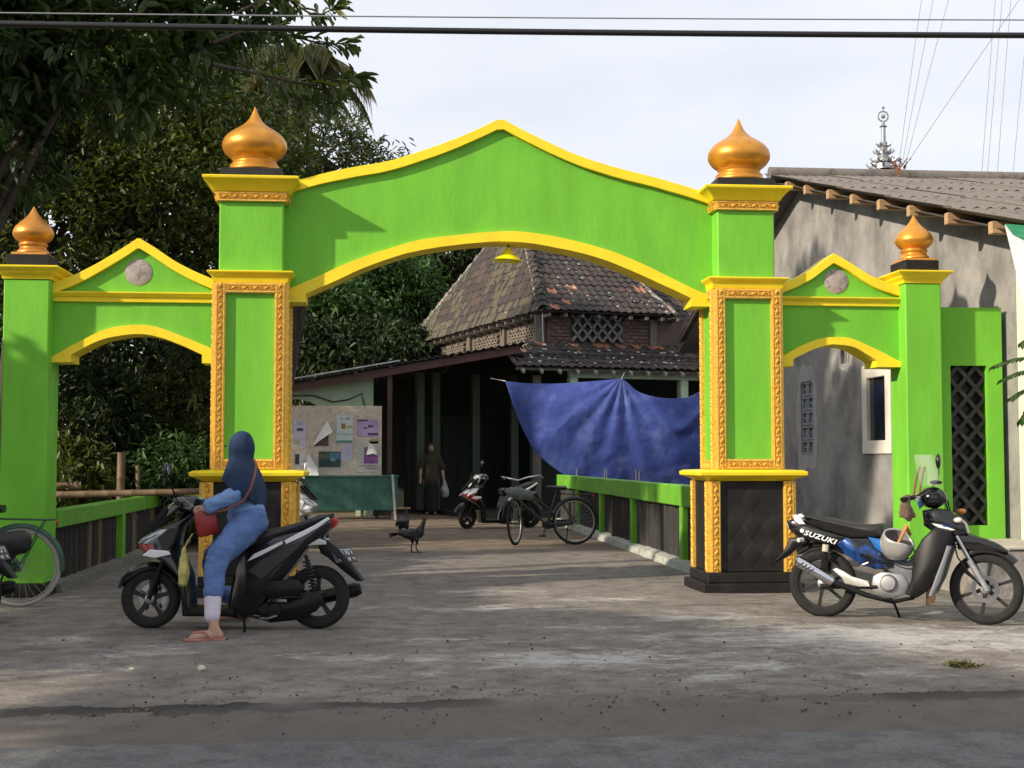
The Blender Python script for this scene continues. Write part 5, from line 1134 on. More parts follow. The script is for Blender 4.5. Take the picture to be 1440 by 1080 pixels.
# sprig of pinnate leaves at the right edge
sp = Vector((6.75, 11.75, .45)); gs = tag(empty('garden_plant', sp), 'garden plant with pinnate leaves reaching in at the right edge before the house', 'plant')
m = MB(); m.tube([(0, 0, 0), (-.05, -.05, .7), (-.12, -.05, 1.35), (-.2, -.03, 1.75)], [.02, .016, .012, .006], 7); st = m.build('stem', BARK, gs, smooth=60)
SPL = leafmat('sprig_leaf', (.025, .06, .014), (.05, .10, .025), (.10, .15, .035), .25, .4)
q = MB(); q.v = [(0, 0, 0), (.02, .03, .004), (.024, .06, .003), (0, .10, -.012), (-.024, .06, .003), (-.02, .03, .004)]; q.f = [(0, 1, 2, 3), (0, 3, 4, 5)]; lfm = []
for k in range(3):
    me = q.mesh('leaf', 60); a2 = me.attributes.new('leaf_hue', 'FLOAT', 'POINT'); a2.data.foreach_set('value', [(.2, .55, .9)[k]] * 6); me.materials.append(SPL); lfm.append(me)
for (pa, pb, y0, y1) in (((1452, 502), (1401, 513), 11.75, 11.6), ((1455, 520), (1412, 532), 11.7, 11.5), ((1455, 545), (1424, 558), 11.75, 11.7), ((1460, 560), (1437, 590), 11.75, 11.7), ((1462, 470), (1440, 480), 11.8, 11.9)):
    a = at(*pa, y0) - sp; b = at(*pb, y1) - sp; c = smoothline([a, a.lerp(b, .5) + Vector((0, 0, .02)), b], 12); m = MB(); m.tube([Vector((-.15, -.04, min(a.z, 1.6)))] + c, .004, 5); rb_ = m.build('leaf_stalk', SPL, gs)
    for i in range(2, 12):
        t = (c[i] - c[i - 1]).normalized()
        for s in (-1, 1):
            d = (t * .5 + Vector((-.1 * s, -.75 * s, -.25))).normalized(); o = link_mesh(random.choice(lfm), 'leaf', None, rb_); o.location = c[i]; o.rotation_euler = d.to_track_quat('Y', 'Z').to_euler(); o.scale = (random.uniform(.8, 1.15),) * 3
# weed tuft in the worn cement, stones and grit
wt = on_z(1355, 937); C_ = rng.normal(size=(160, 3)) * np.array([.038, .035, 0]); D_ = rng.normal(size=(160, 3)) * .6 + np.array([0, 0, .8])
GRS = leafmat('dull_grass', (.10, .10, .04), (.18, .17, .06), (.28, .24, .10), .15, .6)
gt = leaves('weed_tuft', C_, D_, .07, .008, GRS, None, .5, kind='stuff'); gt.location = (wt.x, wt.y, 0); tag(gt, 'small dull green weed tuft growing in the pale worn cement at the right', 'weed')
STN = [M('dark_grit', (.06, .056, .052), rough=.9, var=.4, scale=30), M('brown_grit', (.15, .125, .10), rough=.9, var=.4, scale=30), M('pale_stone', (.55, .50, .40), rough=.85, var=.15, scale=20)]
def stone(m, c, s, seed):
    v = []; q = MB(); q.ball((0, 0, 0), (1, 1, .7), 6, 4)
    for p in q.v: k = 1 + .35 * mnoise.noise(Vector(p) * 1.7 + Vector((seed, 0, 0))); v.append((c[0] + p[0] * s * k, c[1] + p[1] * s * k, c[2] + p[2] * s * k))
    m.add(v, q.f)
for k in range(2):
    m = MB()
    for i in range(260 if k else 300):
        x = random.uniform(-2.6, 4.6); y = 7.15 + random.gauss(0, .28) if random.random() < .72 else random.uniform(6.3, 10)
        if mnoise.noise(Vector((x * .8, 0, 5))) < -.15 and random.random() < .6: continue
        stone(m, (x, y, .012 + .012 * mnoise.noise(Vector((x, y, 0)))), random.uniform(.003, .010), i)
    tag(m.build('gravel', STN[k], None, smooth=None), kind='stuff')
for px, py, s, lb in ((283, 943, .028, 'white stone lying on the verge in front of the scooter, the larger of two'), (185, 943, .018, 'small whitish stone left of the larger white stone on the verge')):
    p = on_z(px, py); m = MB(); stone(m, (0, 0, 0), s, px); o = m.build('stone', STN[2], None, smooth=None); o.location = (p.x, p.y, s * .5); tag(o, lb, 'stone')
for px, py, wh in ((253, 905, 'left of the pink sandal'), (1175, 890, 'below the rear wheel of the blue motorcycle'), (640, 970, 'on the verge below the middle of the arch'), (1060, 960, 'on the verge below the right pillar')):
    p = on_z(px, py); m = MB(); m.add([(-.03, 0, .0), (0, -.018, .006), (.035, .004, .012), (.005, .02, .004)], [(0, 1, 2, 3)]); o = m.build('dead_leaf', M('dead_leaf', (.10, .055, .03), rough=.8), None, smooth=None); o.location = (p.x, p.y, .012); o.rotation_euler = (0, 0, random.uniform(0, 6)); tag(o, 'small curled brown dead leaf ' + wh, 'leaf', 'dead leaves on the ground')
# ------------------------------------------------------------ two-wheelers
TYRE = M('tyre_rubber', (.022, .0215, .021), rough=.85, var=.25, scale=12, bump=.2, bscale=40, spec=.2)
BLK = M('black_gloss_plastic', (.006, .006, .0065), rough=.25, var=.15, scale=8, coat=.4)
MATT = M('black_matt_plastic', (.009, .009, .0095), rough=.42, var=.25, scale=20, spec=.2)
SEATM = M('black_vinyl', (.013, .013, .013), rough=.38, var=.2, scale=10, bump=.1, bscale=80)
WHT = M('white_gloss', (.72, .72, .74), rough=.25, var=.05, coat=.3)
SILV = M('silver_gloss', (.48, .49, .50), rough=.28, metal=.5, var=.1)
CHR = M('chrome', (.62, .62, .64), rough=.16, metal=1., var=.08)
ALUM = M('cast_aluminium', (.38, .38, .39), rough=.45, metal=.7, var=.2, scale=15)
REDG = M('red_gloss', (.24, .010, .012), rough=.25, var=.1, coat=.3)
LENSR = M('red_lens', (.40, .01, .02), rough=.15, var=.1)
LENSW = M('headlight_lens', (.34, .36, .38), rough=.08, metal=.6, var=.15, scale=9)
AMB = M('amber_lens', (.75, .25, .03), rough=.15, var=.1)
DKR = M('dark_rim', (.018, .018, .019), rough=.4, metal=.3, var=.2)
def torus(m, prof, n):                     # closed profile (r, y) turned about the y axis
    v = [(r * math.cos(2 * math.pi * j / n), z, r * math.sin(2 * math.pi * j / n)) for r, z in prof for j in range(n)]; k = len(prof)
    m.add(v, [(i * n + j, i * n + (j + 1) % n, ((i + 1) % k) * n + (j + 1) % n, ((i + 1) % k) * n + j) for i in range(k) for j in range(n)])
def wheel(parent, x, R_, tw, rim_mat, spokes=5, disc=True, steer=0., y=0., wide=.019):
    w_ = MB(); w_.lathe([(.016, -.055), (.036, -.045), (.034, .0), (.036, .045), (.016, .055)], 16, (0, 0, 0), 'y'); h = w_.build('wheel', ALUM, parent, smooth=40)
    h.location = (x, y, R_); h.rotation_euler = (0, 0, steer)
    c = tw / 2; pr = []
    for k in range(13):
        t = math.pi * (k / 12) - math.pi / 2; pr.append((R_ - c * .95 + c * .95 * math.cos(t), c * math.sin(t)))
    pr = [(R_ - c * 1.75, -c * .72)] + pr + [(R_ - c * 1.75, c * .72)]
    m = MB(); torus(m, pr, 48); m.build('tyre', TYRE, h, smooth=40)
    m = MB(); ri = R_ - c * 1.55; prof = [(ri, -c * .68), (ri + .004, -c * .5), (ri - .018, -c * .45), (ri - .02, c * .45), (ri + .004, c * .5), (ri, c * .68), (ri + .006, c * .68), (ri + .006, -c * .68)]
    n = 48; v = []
    for r, z in prof:
        for j in range(n): t = 2 * math.pi * j / n; v.append((r * math.cos(t), z, r * math.sin(t)))
    k = len(prof); m.add(v, [(i * n + j, i * n + (j + 1) % n, ((i + 1) % k) * n + (j + 1) % n, ((i + 1) % k) * n + j) for i in range(k) for j in range(n)])
    rm_ = m.build('rim', rim_mat, h, smooth=40)
    for i in range(spokes):
        a = 2 * math.pi * i / spokes + .35; d = Vector((math.cos(a), 0, math.sin(a))); m = MB()
        m.loft([[tuple(d * r + Vector((-d.z, 0, d.x)) * s * w__ + Vector((0, q * .014, 0))) for s, q in ((-1, -1), (1, -1), (1, 1), (-1, 1))] for r, w__ in ((.03, wide * 1.25), (.03 + (ri - .05) * .5, wide * .75), (ri - .012, wide))])
        m.build('spoke', rim_mat, h, smooth=40)
    if disc:
        m = MB(); torus(m, [(.07, -.045), (.105, -.045), (.105, -.049), (.07, -.049)], 32); m.build('brake_disc', CHR, h, smooth=30)
    return h
def arc_fender(R_, a0, a1, wd, th, cx, cz, n=16):
    """curved mudguard hugging the wheel between two angles"""
    m = MB(); secs = []
    for t in np.linspace(a0, a1, n):
        d = Vector((math.cos(t), 0, math.sin(t))); ring = []
        for u in (-1, -.8, -.4, 0, .4, .8, 1):
            ring.append(tuple(Vector((cx, wd / 2 * u, cz)) + d * (R_ - .035 * abs(u) ** 3)))
        ring += [tuple(Vector((cx, wd / 2 * u * .93, cz)) + d * (R_ - th - .035 * abs(u) ** 3)) for u in (1, .8, .4, 0, -.4, -.8, -1)]
        secs.append(ring)
    m.loft(secs); return m
def superring(xf, xr, w_, z, n=28, e=2.6):
    c = (xf + xr) / 2; a = (xf - xr) / 2; out = []
    for k in range(n):
        t = 2 * math.pi * k / n; ct, st = math.cos(t), math.sin(t)
        out.append((c + a * math.copysign(abs(ct) ** (2 / e), ct), w_ * math.copysign(abs(st) ** (2 / e), st), z))
    return out
def scooter(name, loc, rz, label, body=BLK, trim=WHT, accent=REDG, plate=True, group=None, steer=0.):
    """automatic scooter; x runs forward, y to the rider's left; origin under the rear axle"""
    o = tag(empty(name, loc, rz), label, 'scooter', group)
    S = lambda px, py: ((447 - px) / 189.0, (883 - py) / 189.0)
    poly = lambda *p: [S(*q) for q in p]
    wheel(o, 0, .238, .098, DKR, 5, False); wheel(o, 1.262, .225, .085, DKR, 5, True, steer)
    # apron and nose
    m = MB(); m.loft([superring(*r) for r in ((1.0, .93, .165, .11), (1.005, .945, .185, .25), (1.03, .965, .20, .40), (1.14, 1.0, .205, .50), (1.27, 1.02, .195, .56), (1.325, 1.03, .18, .61), (1.335, 1.03, .17, .65), (1.26, 1.02, .17, .71), (1.15, .99, .155, .775), (1.06, .94, .11, .83), (1.0, .91, .06, .88))]); m.build('apron', body, o, smooth=50)
    m = MB(); m.loft([superring(*r) for r in ((1.348, 1.14, .178, .645), (1.325, 1.10, .182, .675), (1.255, 1.06, .178, .72), (1.20, 1.03, .165, .75))]); hl = m.build('headlight', LENSW, o, smooth=50)
    m = MB(); m.loft([superring(*r) for r in ((1.285, 1.10, .199, .567), (1.332, 1.13, .187, .606), (1.342, 1.15, .176, .643))]); m.build('lower_trim', accent, o, smooth=50)
    for s in (-1, 1):
        m = MB(); m.prism(poly((206, 777), (217, 769), (243, 771), (246, 776), (224, 781)), s * .192, s * .214, .006); m.build('side_trim', trim, o, smooth=40)
        m = MB(); m.prism(poly((198, 748), (237, 706), (241, 711), (212, 746)), s * .10, s * .13, .004); m.build('visor', MATT, o, smooth=40)
        m = MB(); m.prism(poly((226, 752), (243, 738), (256, 738), (250, 760), (236, 776)), s * .165, s * .19, .008); m.build('cowl_panel', body, o, smooth=40)
    # handlebar cover, dashboard, bars
    m = MB(); m.loft([superring(*r) for r in ((1.02, .93, .05, .86), (1.075, .90, .13, .885), (1.095, .87, .165, .92), (1.07, .87, .15, .965), (1.03, .90, .11, .995), (1.0, .93, .06, 1.005))]); hc = m.build('handlebar_cover', body, o, smooth=50)
    m = MB(); m.loft([superring(*r) for r in ((1.098, 1.03, .12, .905), (1.102, 1.03, .135, .93), (1.085, 1.02, .12, .962), (1.06, 1.01, .09, .985))]); m.build('cover_trim', SILV, hc, smooth=50)
    for s in (-1, 1): m = MB(); m.prism(poly((236, 724), (247, 697), (259, 696), (276, 709), (270, 715), (254, 710)), s * .125, s * .158, .008); m.build('cover_panel', M('smoked_grey', (.16, .165, .165), rough=.2, metal=.3, var=.15), hc, smooth=40)
    m = MB(); m.tube([(.99, -.34, .95), (1.0, -.2, .945), (1.01, 0, .93), (1.0, .2, .945), (.99, .34, .95)], .013, 8); hb = m.build('handlebar', MATT, o)
    for s in (-1, 1):
        m = MB(); m.tube([(.995, s * .21, .947), (.985, s * .34, .95)], .019, 10); m.build('grip', MATT, hb)
        m = MB(); m.tube([(1.03, s * .19, .945), (1.06, s * .25, .93), (1.05, s * .33, .915)], .008, 6); m.build('brake_lever', CHR, hb)
        if s < 0: continue
        m = MB(); m.tube([(1.03, s * .19, .97), (1.05, s * .24, 1.06), (1.085, s * .27, 1.13)], .006, 6); mi = m.build('mirror', MATT, o)
        m = MB(); m.ball((1.09, s * .275, 1.19), (.022, .040, .062), 12, 8); m.build('mirror_head', BLK, mi, smooth=60)
        m = MB(); m.lathe([(.034, 0), (.034, .003)], 16, (1.066, s * .275, 1.19), 'x'); m.build('mirror_glass', CHR, mi)
    # fork and front mudguard
    for s in (-1, 1): m = MB(); m.tube([(1.16, s * .062, .5), (1.262, s * .062, .225)], .019, 10); m.build('fork_leg', MATT, o)
    m = arc_fender(.275, .35, 2.62, .125, .012, 1.262, .225); fd = m.build('front_mudguard', body, o, smooth=50)
    m = MB(); m.prism(poly((172, 817), (176, 809), (192, 797), (216, 794), (212, 800), (196, 804), (184, 812)), -.056, .056, .014); m.build('mudguard_tip', body, fd, smooth=50)
    # floor, under-seat body, seat
    m = MB(); m.box(.60, .99, -.155, .155, .105, .165); m.build('floorboard', MATT, o, bevel=.015, seg=2)
    m = MB(); m.prism(poly((322, 864), (326, 830), (332, 800), (340, 776), (352, 764), (385, 752), (430, 740), (466, 726), (470, 735), (452, 757), (432, 770), (418, 790), (400, 812), (384, 836), (366, 858), (345, 868)), -.135, .135, .035); m.build('rear_body', body, o, smooth=50)
    m = MB(); m.prism(poly((333, 750), (345, 742.5), (372, 744), (398, 738.5), (424, 731), (448, 722.5), (466, 720.5), (467, 726), (432, 742), (392, 756), (356, 770), (342, 768)), -.125, .125, .03); m.build('seat', SEATM, o, smooth=50)
    for s in (-1, 1):
        m = MB(); m.prism(poly((350.5, 786.5), (360, 776), (384, 765), (400, 757.5), (400.5, 762), (380, 773), (366, 780)), s * .128, s * .147, .004); m.build('side_stripe', trim, o, smooth=30)
        m = MB(); m.prism(poly((403, 757), (420, 748), (446, 735), (464, 724), (467, 727), (452, 738), (428, 752), (406, 762)), s * .126, s * .146, .004); m.build('side_stripe', trim, o, smooth=30)
        m = MB(); m.prism(poly((352, 800), (372, 782), (400, 767), (432, 757), (424, 768), (396, 792), (372, 812)), s * .13, s * .15, .008); m.build('side_panel', M('dark_grey_panel', (.022, .019, .018), rough=.35, var=.2), o, smooth=30)
        m = MB(); m.prism(poly((428, 766), (447, 753), (460, 758), (461, 763), (440, 765)), s * .06, s * .12, .008); m.build('grab_trim', SILV, o, smooth=40)
    m = MB(); m.prism(poly((455, 733), (470, 726), (476, 730), (473, 738), (461, 744)), -.075, .075, .008); m.build('tail_light', LENSR, o, smooth=40)
    m = MB(); m.prism(poly((446, 760), (462, 758), (476, 769), (492, 789), (512, 815), (503, 815), (482, 799), (462, 782), (452, 776)), -.065, .065, .01); m.build('rear_mudguard', MATT, o, smooth=40)
    if plate:
        c = S(481, 779); m = MB(); m.box(-.004, .004, -.105, .105, -.068, .068); pl = m.build('number_plate', M('plate_black', (.03, .03, .034), rough=.4, var=.2), o, bevel=.002); pl.location = (c[0] - .01, .0, c[1]); pl.rotation_euler = (0, R(38), R(-42))
        m = MB()
        for z0_, n_, h_ in ((.0, 6, .05), (-.055, 4, .026)):
            for i in range(n_):
                y_ = -.085 + i * .17 / n_; 
                m.box(-.0065, -.0042, y_, y_ + .006, z0_, z0_ + h_); m.box(-.0065, -.0042, y_ + .0065, y_ + .018, z0_ + h_ - .008, z0_ + h_)
                if i % 2: m.box(-.0065, -.0042, y_ + .0065, y_ + .018, z0_, z0_ + .007); m.box(-.0065, -.0042, y_ + .0185, y_ + .024, z0_ + .008, z0_ + h_ - .009)
        lt = m.build('plate_marks', M('plate_white', (.6, .6, .6), rough=.5), pl, smooth=None); lt['kind'] = 'stuff'
    # engine, drive case, air box, exhaust, shocks, stands
    m = MB(); m.prism(poly((371, 822), (379, 813), (424, 812), (431, 822), (424, 834), (412, 839), (378, 838)), .07, .165, .02); m.build('air_box', MATT, o, smooth=45)
    m = MB(); m.prism(poly((366, 852), (378, 843), (408, 844), (438, 826), (455, 830), (458, 844), (448, 856), (424, 868), (384, 872), (370, 866)), .06, .145, .02); cv = m.build('drive_case', MATT, o, smooth=45)
    m = MB(); m.lathe([(.055, .145), (.05, .158), (.01, .162)], 20, (.30, 0, .15), 'y'); m.build('case_cap', MATT, cv, smooth=40)
    m = MB(); m.ball((.43, 0, .21), (.13, .11, .09), 12, 8); m.build('engine', ALUM, o, smooth=50)
    m = MB(); m.tube([(.45, -.06, .14), (.3, -.13, .12), (.12, -.15, .17)], .018, 8); m.tube([(.14, -.15, .18), (.02, -.155, .215), (-.26, -.16, .275), (-.30, -.16, .285)], [.03, .052, .055, .04], 14); m.build('exhaust', MATT, o)
    m = MB(); m.tube([(.0, .12, .245), (.075, .125, .56)], .014, 8); sp_ = m.build('shock_absorber', MATT, o)
    m = MB(); m.tube([(.012 + .06 * t / 60 * 1.0 + .03 * math.cos(t * .9), .122 + .03 * math.sin(t * .9), .30 + .22 * t / 60) for t in range(61)], .006, 5); m.build('spring', DKR, sp_)
    m = MB(); m.tube([(.60, .11, .14), (.52, .16, .07), (.50, .24, .005)], .011, 7); m.build('kickstand', MATT, o)
    m = MB(); m.tube([(.55, -.12, .11), (.38, -.13, .075), (.33, .13, .075), (.5, .12, .11)], .012, 7); m.build('centre_stand', MATT, o)
    m = MB(); m.tube([(.28, .15, .115), (.34, .19, .10), (.40, .19, .10)], .010, 6); m.build('kick_starter', CHR, o)
    m = MB(); m.tube([(1.03, .16, .94), (1.13, .14, 1.0), (1.2, .05, .93), (1.17, .03, .82)], .006, 6); m.build('brake_cable', MATT, hb)
    m = MB(); m.tube([(1.03, -.16, .94), (1.12, -.13, 1.02), (1.19, -.04, .93), (1.16, -.02, .82)], .006, 6); m.build('brake_cable', MATT, hb)
    m = MB(); m.tube([(.36, .15, .20), (.30, .165, .24), (.20, .16, .25), (.10, .15, .25)], .008, 6); m.build('breather_hose', MATT, cv)
    return o
p = on_z(447, 884); q = on_z(209, 883.5)
sc1 = scooter('scooter', (p.x, p.y, 0), math.atan2(q.y - p.y, q.x - p.x), 'black scooter with a white seat stripe, under the woman in the blue headscarf', steer=0)
# white scooter whose nose shows behind the left pillar
p2_ = on_z(405, 772); SW = {'black_gloss_plastic': WHT, 'red_gloss': SILV, 'white_gloss': SILV}
s2 = copy_tree(sc1, None, SW); s2.location = (at(446, 700, 19.6).x - 1.30, 19.7, 0); s2.rotation_euler = (0, 0, R(-8)); s2.location.z = -.03
tag(s2, 'white and silver scooter half hidden behind the left pillar pedestal'); s2['group'] = 'parked scooters'
# dark red-striped scooter beside the back bicycle
fw_ = on_z(657, 744); s3 = copy_tree(sc1); ang = R(180 + 20); s3.rotation_euler = (0, R(0), ang); s3.location = (fw_.x - 1.262 * math.cos(ang), fw_.y - 1.262 * math.sin(ang), 0)
[setattr(c, 'rotation_euler', (0, 0, R(25))) for c in s3.children if c.name.startswith('wheel') and c.location.x > 1]
tag(s3, 'black scooter with red and white nose stripes behind the old bicycle'); s3['group'] = 'parked scooters'; sc1['group'] = 'parked scooters'
m = MB(); m.box(-.004, .004, -.1, .1, -.045, .045); fp = m.build('front_plate', M('plate_pale', (.5, .5, .5), rough=.4, var=.3, scale=30), s3); fp.location = (1.17, 0, .80); fp.rotation_euler = (0, R(-40), 0)
for s in (-1, 1):
    m = MB(); m.prism([(1.345, .60), (1.30, .655), (1.12, .73), (1.16, .66)], s * .165, s * .19, .006); m.build('nose_stripe', WHT, s3); m = MB(); m.prism([(1.30, .56), (1.20, .62), (1.10, .54), (1.16, .50)], s * .19, s * .213, .006); m.build('nose_stripe', REDG, s3)
# motorcycle cut by the left edge of the view
s4 = copy_tree(sc1); p4_ = on_z(-44, 880); s4.location = (p4_.x, p4_.y, 0); s4.rotation_euler = (0, 0, R(182)); tag(s4, 'scooter at the left edge of the view, only its dark rear wheel showing'); s4['group'] = 'parked scooters'

# ---- blue underbone motorcycle on the right
BLU = M('metallic_blue', (.008, .06, .26), rough=.22, metal=.35, var=.25, scale=7, coat=.5, col2=(.006, .008, .012), c2=(.46, .56), c2scale=7)
GRYP = M('grey_plastic', (.16, .17, .19), rough=.45, var=.2)
def motorcycle():
    p = on_z(1158, 867.5); q = on_z(1388, 878.5); o = tag(empty('motorcycle', (p.x, p.y, 0), math.atan2(q.y - p.y, q.x - p.x)), 'blue and black step-through motorcycle with a clear windshield, parked by the right end post', 'motorcycle')
    k = (q - p).length / 230.0
    S = lambda px, py: ((px - 1158) * k, (867.5 + (px - 1158) * 11.0 / 230 - py) * k * .985)
    poly = lambda *a: [S(*t) for t in a]
    def P3(px, py, y): x, z = S(px, py); return (x, y, z)
    wb = (q - p).length
    wheel(o, 0, .272, .085, DKR, 6, False, 0, 0, .014); wheel(o, wb, .276, .075, DKR, 6, True, R(-4), 0, .014)
    def pr(nm, pts, y0, y1, mat, ch=.01, parent=None, sm=45):
        m = MB(); m.prism(poly(*pts), y0, y1, ch); return m.build(nm, mat, parent or o, smooth=sm)
    pr('tail_body', ((1108, 722), (1122, 716), (1140, 725), (1166, 737), (1205, 747), (1246, 748), (1264, 782), (1256, 800), (1222, 789), (1186, 764), (1150, 754), (1124, 746), (1112, 735)), -.095, .095, BLK, .03)
    pr('seat', ((1131, 717), (1138, 714), (1150, 716), (1174, 720), (1200, 727.5), (1222, 731), (1244, 730), (1250, 736), (1248, 748), (1203, 748.5), (1180, 741), (1158, 731), (1140, 722)), -.12, .12, SEATM, .028)
    for s in (-1, 1):
        pr('blue_panel', ((1182, 757), (1196, 748), (1222, 757), (1240, 770), (1262, 781), (1262, 793), (1238, 796), (1216, 788), (1196, 774)), s * .085, s * .112, BLU, .012)
        pr('side_panel', ((1116, 733), (1136, 728), (1166, 738), (1198, 748), (1184, 758), (1152, 753), (1126, 745)), s * .085, s * .106, BLK, .008)
        pr('step_panel', ((1240, 772), (1262, 782), (1280, 786), (1296, 776), (1300, 800), (1290, 816), (1272, 806), (1250, 796)), s * .05, s * .085, GRYP, .012)
        pr('blue_flash', ((1228, 748), (1246, 752), (1262, 768), (1280, 780), (1276, 787), (1258, 780), (1238, 765)), s * .09, s * .115, M('bright_blue', (.015, .13, .42), rough=.25, var=.15, coat=.4), .006)
        pr('grab_rail', ((1118, 713), (1123, 712), (1131, 719), (1137, 727), (1128, 727), (1121, 722)), s * .08, s * .105, WHT, .004)
        pr('leg_shield', ((1293, 774), (1306, 752), (1322, 737), (1345, 743), (1347, 757), (1335, 780), (1326, 806), (1312, 827), (1297, 837), (1281, 831), (1290, 812), (1292, 790)), s * .06, s * .20, MATT, .02)
        pr('shield_flap', ((1346, 764), (1340, 780), (1330, 812), (1318, 835), (1314, 834), (1324, 806), (1334, 780), (1340, 762)), s * .12, s * .215, GRYP, .008)
        m = MB(); m.tube([P3(1350, 750, s * .07), P3(1388, 826.5, s * .07)], [.016, .019], 10); f_ = m.build('fork_leg', CHR, o); m = MB(); m.tube([P3(1367, 785, s * .07), P3(1390, 829, s * .07)], .024, 10); m.build('fork_slider', ALUM, f_)
        m = MB(); m.tube([P3(1166, 764, s * .115), P3(1162, 812, s * .115)], .012, 8); sh = m.build('shock_absorber', MATT, o)
        m = MB(); a = Vector(P3(1166, 772, s * .115)); b = Vector(P3(1162, 806, s * .115)); m.tube([a.lerp(b, t / 70) + Vector((.026 * math.cos(t * .9), .026 * math.sin(t * .9), 0)) for t in range(71)], .006, 5); m.build('spring', DKR, sh)
        m = MB(); m.tube([P3(1167, 758, s * .115), P3(1166, 768, s * .115)], .026, 12); m.build('shock_cap', M('cream_cap', (.55, .48, .38), rough=.4), sh)
        m = MB(); m.tube([P3(1133, 750, s * .11), P3(1128, 750, s * .15)], .018, 10); m.build('rear_signal', M('clear_lens', (.6, .55, .5), rough=.15), o)
        m = MB(); m.ball(P3(1354, 716 if s > 0 else 727, s * .13), (.035, .025, .022), 10, 7); m.build('front_signal', AMB if s > 0 else M('clear_lens', (.6, .55, .5), rough=.15), o, smooth=60)
    m = MB(); m.box(.55 - .1, .86, -.055, .055, .50, .53)
    pr('spine', ((1244, 786), (1292, 796), (1298, 778), (1312, 752), (1324, 756), (1308, 800), (1296, 830), (1272, 826), (1252, 806)), -.055, .055, MATT, .015)
    pr('tail_light', ((1106, 724), (1117, 729), (1116, 738), (1110, 733)), -.06, .06, M('pale_tail_lens', (.55, .50, .48), rough=.2), .006)
    pr('rear_mudguard', ((1085, 783), (1092, 776), (1102, 766), (1111, 748), (1128, 746), (1140, 753), (1136, 758), (1122, 762), (1106, 776), (1092, 783)), -.055, .055, MATT, .012)
    m = arc_fender(.335, .95, 2.25, .11, .012, 0, .272); m.build('inner_mudguard', MATT, o, smooth=50)
    m = arc_fender(.325, .75, 2.0, .12, .012, wb, .276); ff = m.build('front_mudguard', BLK, o, smooth=50)
    pr('mudguard_nose', ((1346, 744), (1362, 747), (1390, 756), (1408, 765), (1420, 774), (1416, 777), (1396, 773), (1370, 772), (1352, 770)), -.065, .065, BLK, .02, ff)
    # engine, exhaust, guards
    m = MB(); a = P3(1256, 816, 0); m.lathe([(.02, -.14), (.055, -.135), (.066, -.12), (.07, -.09), (.075, .09), (.06, .12), (.02, .13)], 24, a, 'y'); en = m.build('engine', ALUM, o, smooth=40)
    pr('crankcase', ((1234, 806), (1246, 800), (1276, 804), (1284, 818), (1280, 832), (1262, 840), (1240, 836), (1230, 824)), -.10, .10, ALUM, .015)
    pr('cylinder', ((1274, 806), (1300, 800), (1306, 818), (1280, 828)), -.06, .06, MATT, .008)
    m = MB(); m.tube([P3(1296, 822, -.05), P3(1290, 838, -.09), P3(1262, 843, -.125), P3(1225, 833, -.13), P3(1182, 815, -.135), P3(1176, 812, -.137)], [.015, .016, .018, .022, .026, .03], 12); m.build('exhaust_pipe', MATT, o)
    m = MB(); m.tube([P3(1178, 814, -.14), P3(1174, 811, -.14), P3(1134, 786, -.145), P3(1127, 781, -.145), P3(1124, 780, -.145)], [.03, .043, .045, .04, .022], 18); mf = m.build('muffler', CHR, o)
    for i in range(4):
        a = Vector(P3(1131 + i * 5, 784.5 + i * 3.1, -.145)); d = Vector(P3(1174, 811, -.14)) - Vector(P3(1134, 786, -.145)); d.normalize(); u = Vector((0, -1, 0)); w__ = d.cross(u).normalized(); m = MB()
        m.beam(a + u * .0395 + w__ * .028 , a + u * .0415 - w__ * .022 + d * .025, .009, .02, u); m.build('muffler_slot', M('slot_black', (.01, .01, .01), rough=.7), mf)
    pr('heel_guard', ((1176, 795), (1182, 793), (1192, 798), (1204, 806), (1227, 813), (1230, 821), (1214, 821), (1194, 816), (1190, 808)), -.115, -.095, M('pale_alloy', (.62, .60, .56), rough=.35, metal=.3), .005)
    m = MB(); m.tube([P3(1158, 820, -.1), P3(1240, 822, -.09)], .018, 8); m.tube([P3(1158, 820, .1), P3(1240, 822, .09)], .018, 8); 
    m2 = MB(); m2.tube([P3(1158, 820, -.1), P3(1240, 822, -.09)], .018, 8); m2.build('swing_arm', MATT, o); m2 = MB(); m2.tube([P3(1158, 820, .1), P3(1240, 822, .09)], .018, 8); m2.build('swing_arm', MATT, o)
    m = MB(); m.tube([P3(1236, 838, -.1), P3(1262, 838, -.2)], .012, 7); m.build('foot_peg', MATT, o)
    m = MB(); m.tube([P3(1248, 838, .1), P3(1254, 842, .13), (S(1262, 865)[0], .22, .004)], .011, 7); m.build('kickstand', MATT, o)
    m = MB(); m.tube([P3(1214, 795, -.13), P3(1222, 788, -.17), P3(1230, 785, -.17)], .008, 6); m.build('pillion_peg', ALUM, o)
    # steering head, headlight shell, bars
    pr('steering_cowl', ((1304, 712), (1322, 709), (1344, 715), (1362, 733), (1366, 747), (1346, 752), (1322, 746), (1306, 734)), -.10, .10, BLK, .03)
    pr('cowl_stripe', ((1316, 730), (1330, 733), (1350, 741), (1345, 742), (1326, 737)), -.115, -.098, WHT, .003); pr('cowl_stripe', ((1330, 731), (1344, 735), (1348, 738), (1334, 736)), -.117, -.1, BLU, .003)
    m = MB(); c = Vector(P3(1317, 694, 0)); m.ball(c, (.105, .13, .085), 20, 12); hs = m.build('headlight_shell', BLK, o, smooth=60)
    m = MB(); m.ball(c + Vector((.05, 0, -.006)), (.062, .09, .05), 18, 10); m.build('headlight', M('smoked_lens', (.05, .05, .055), rough=.1), hs, smooth=60)
    pr('shell_flash', ((1298, 699), (1304, 695), (1306, 705), (1301, 710)), -.115, -.09, BLU, .004, hs)
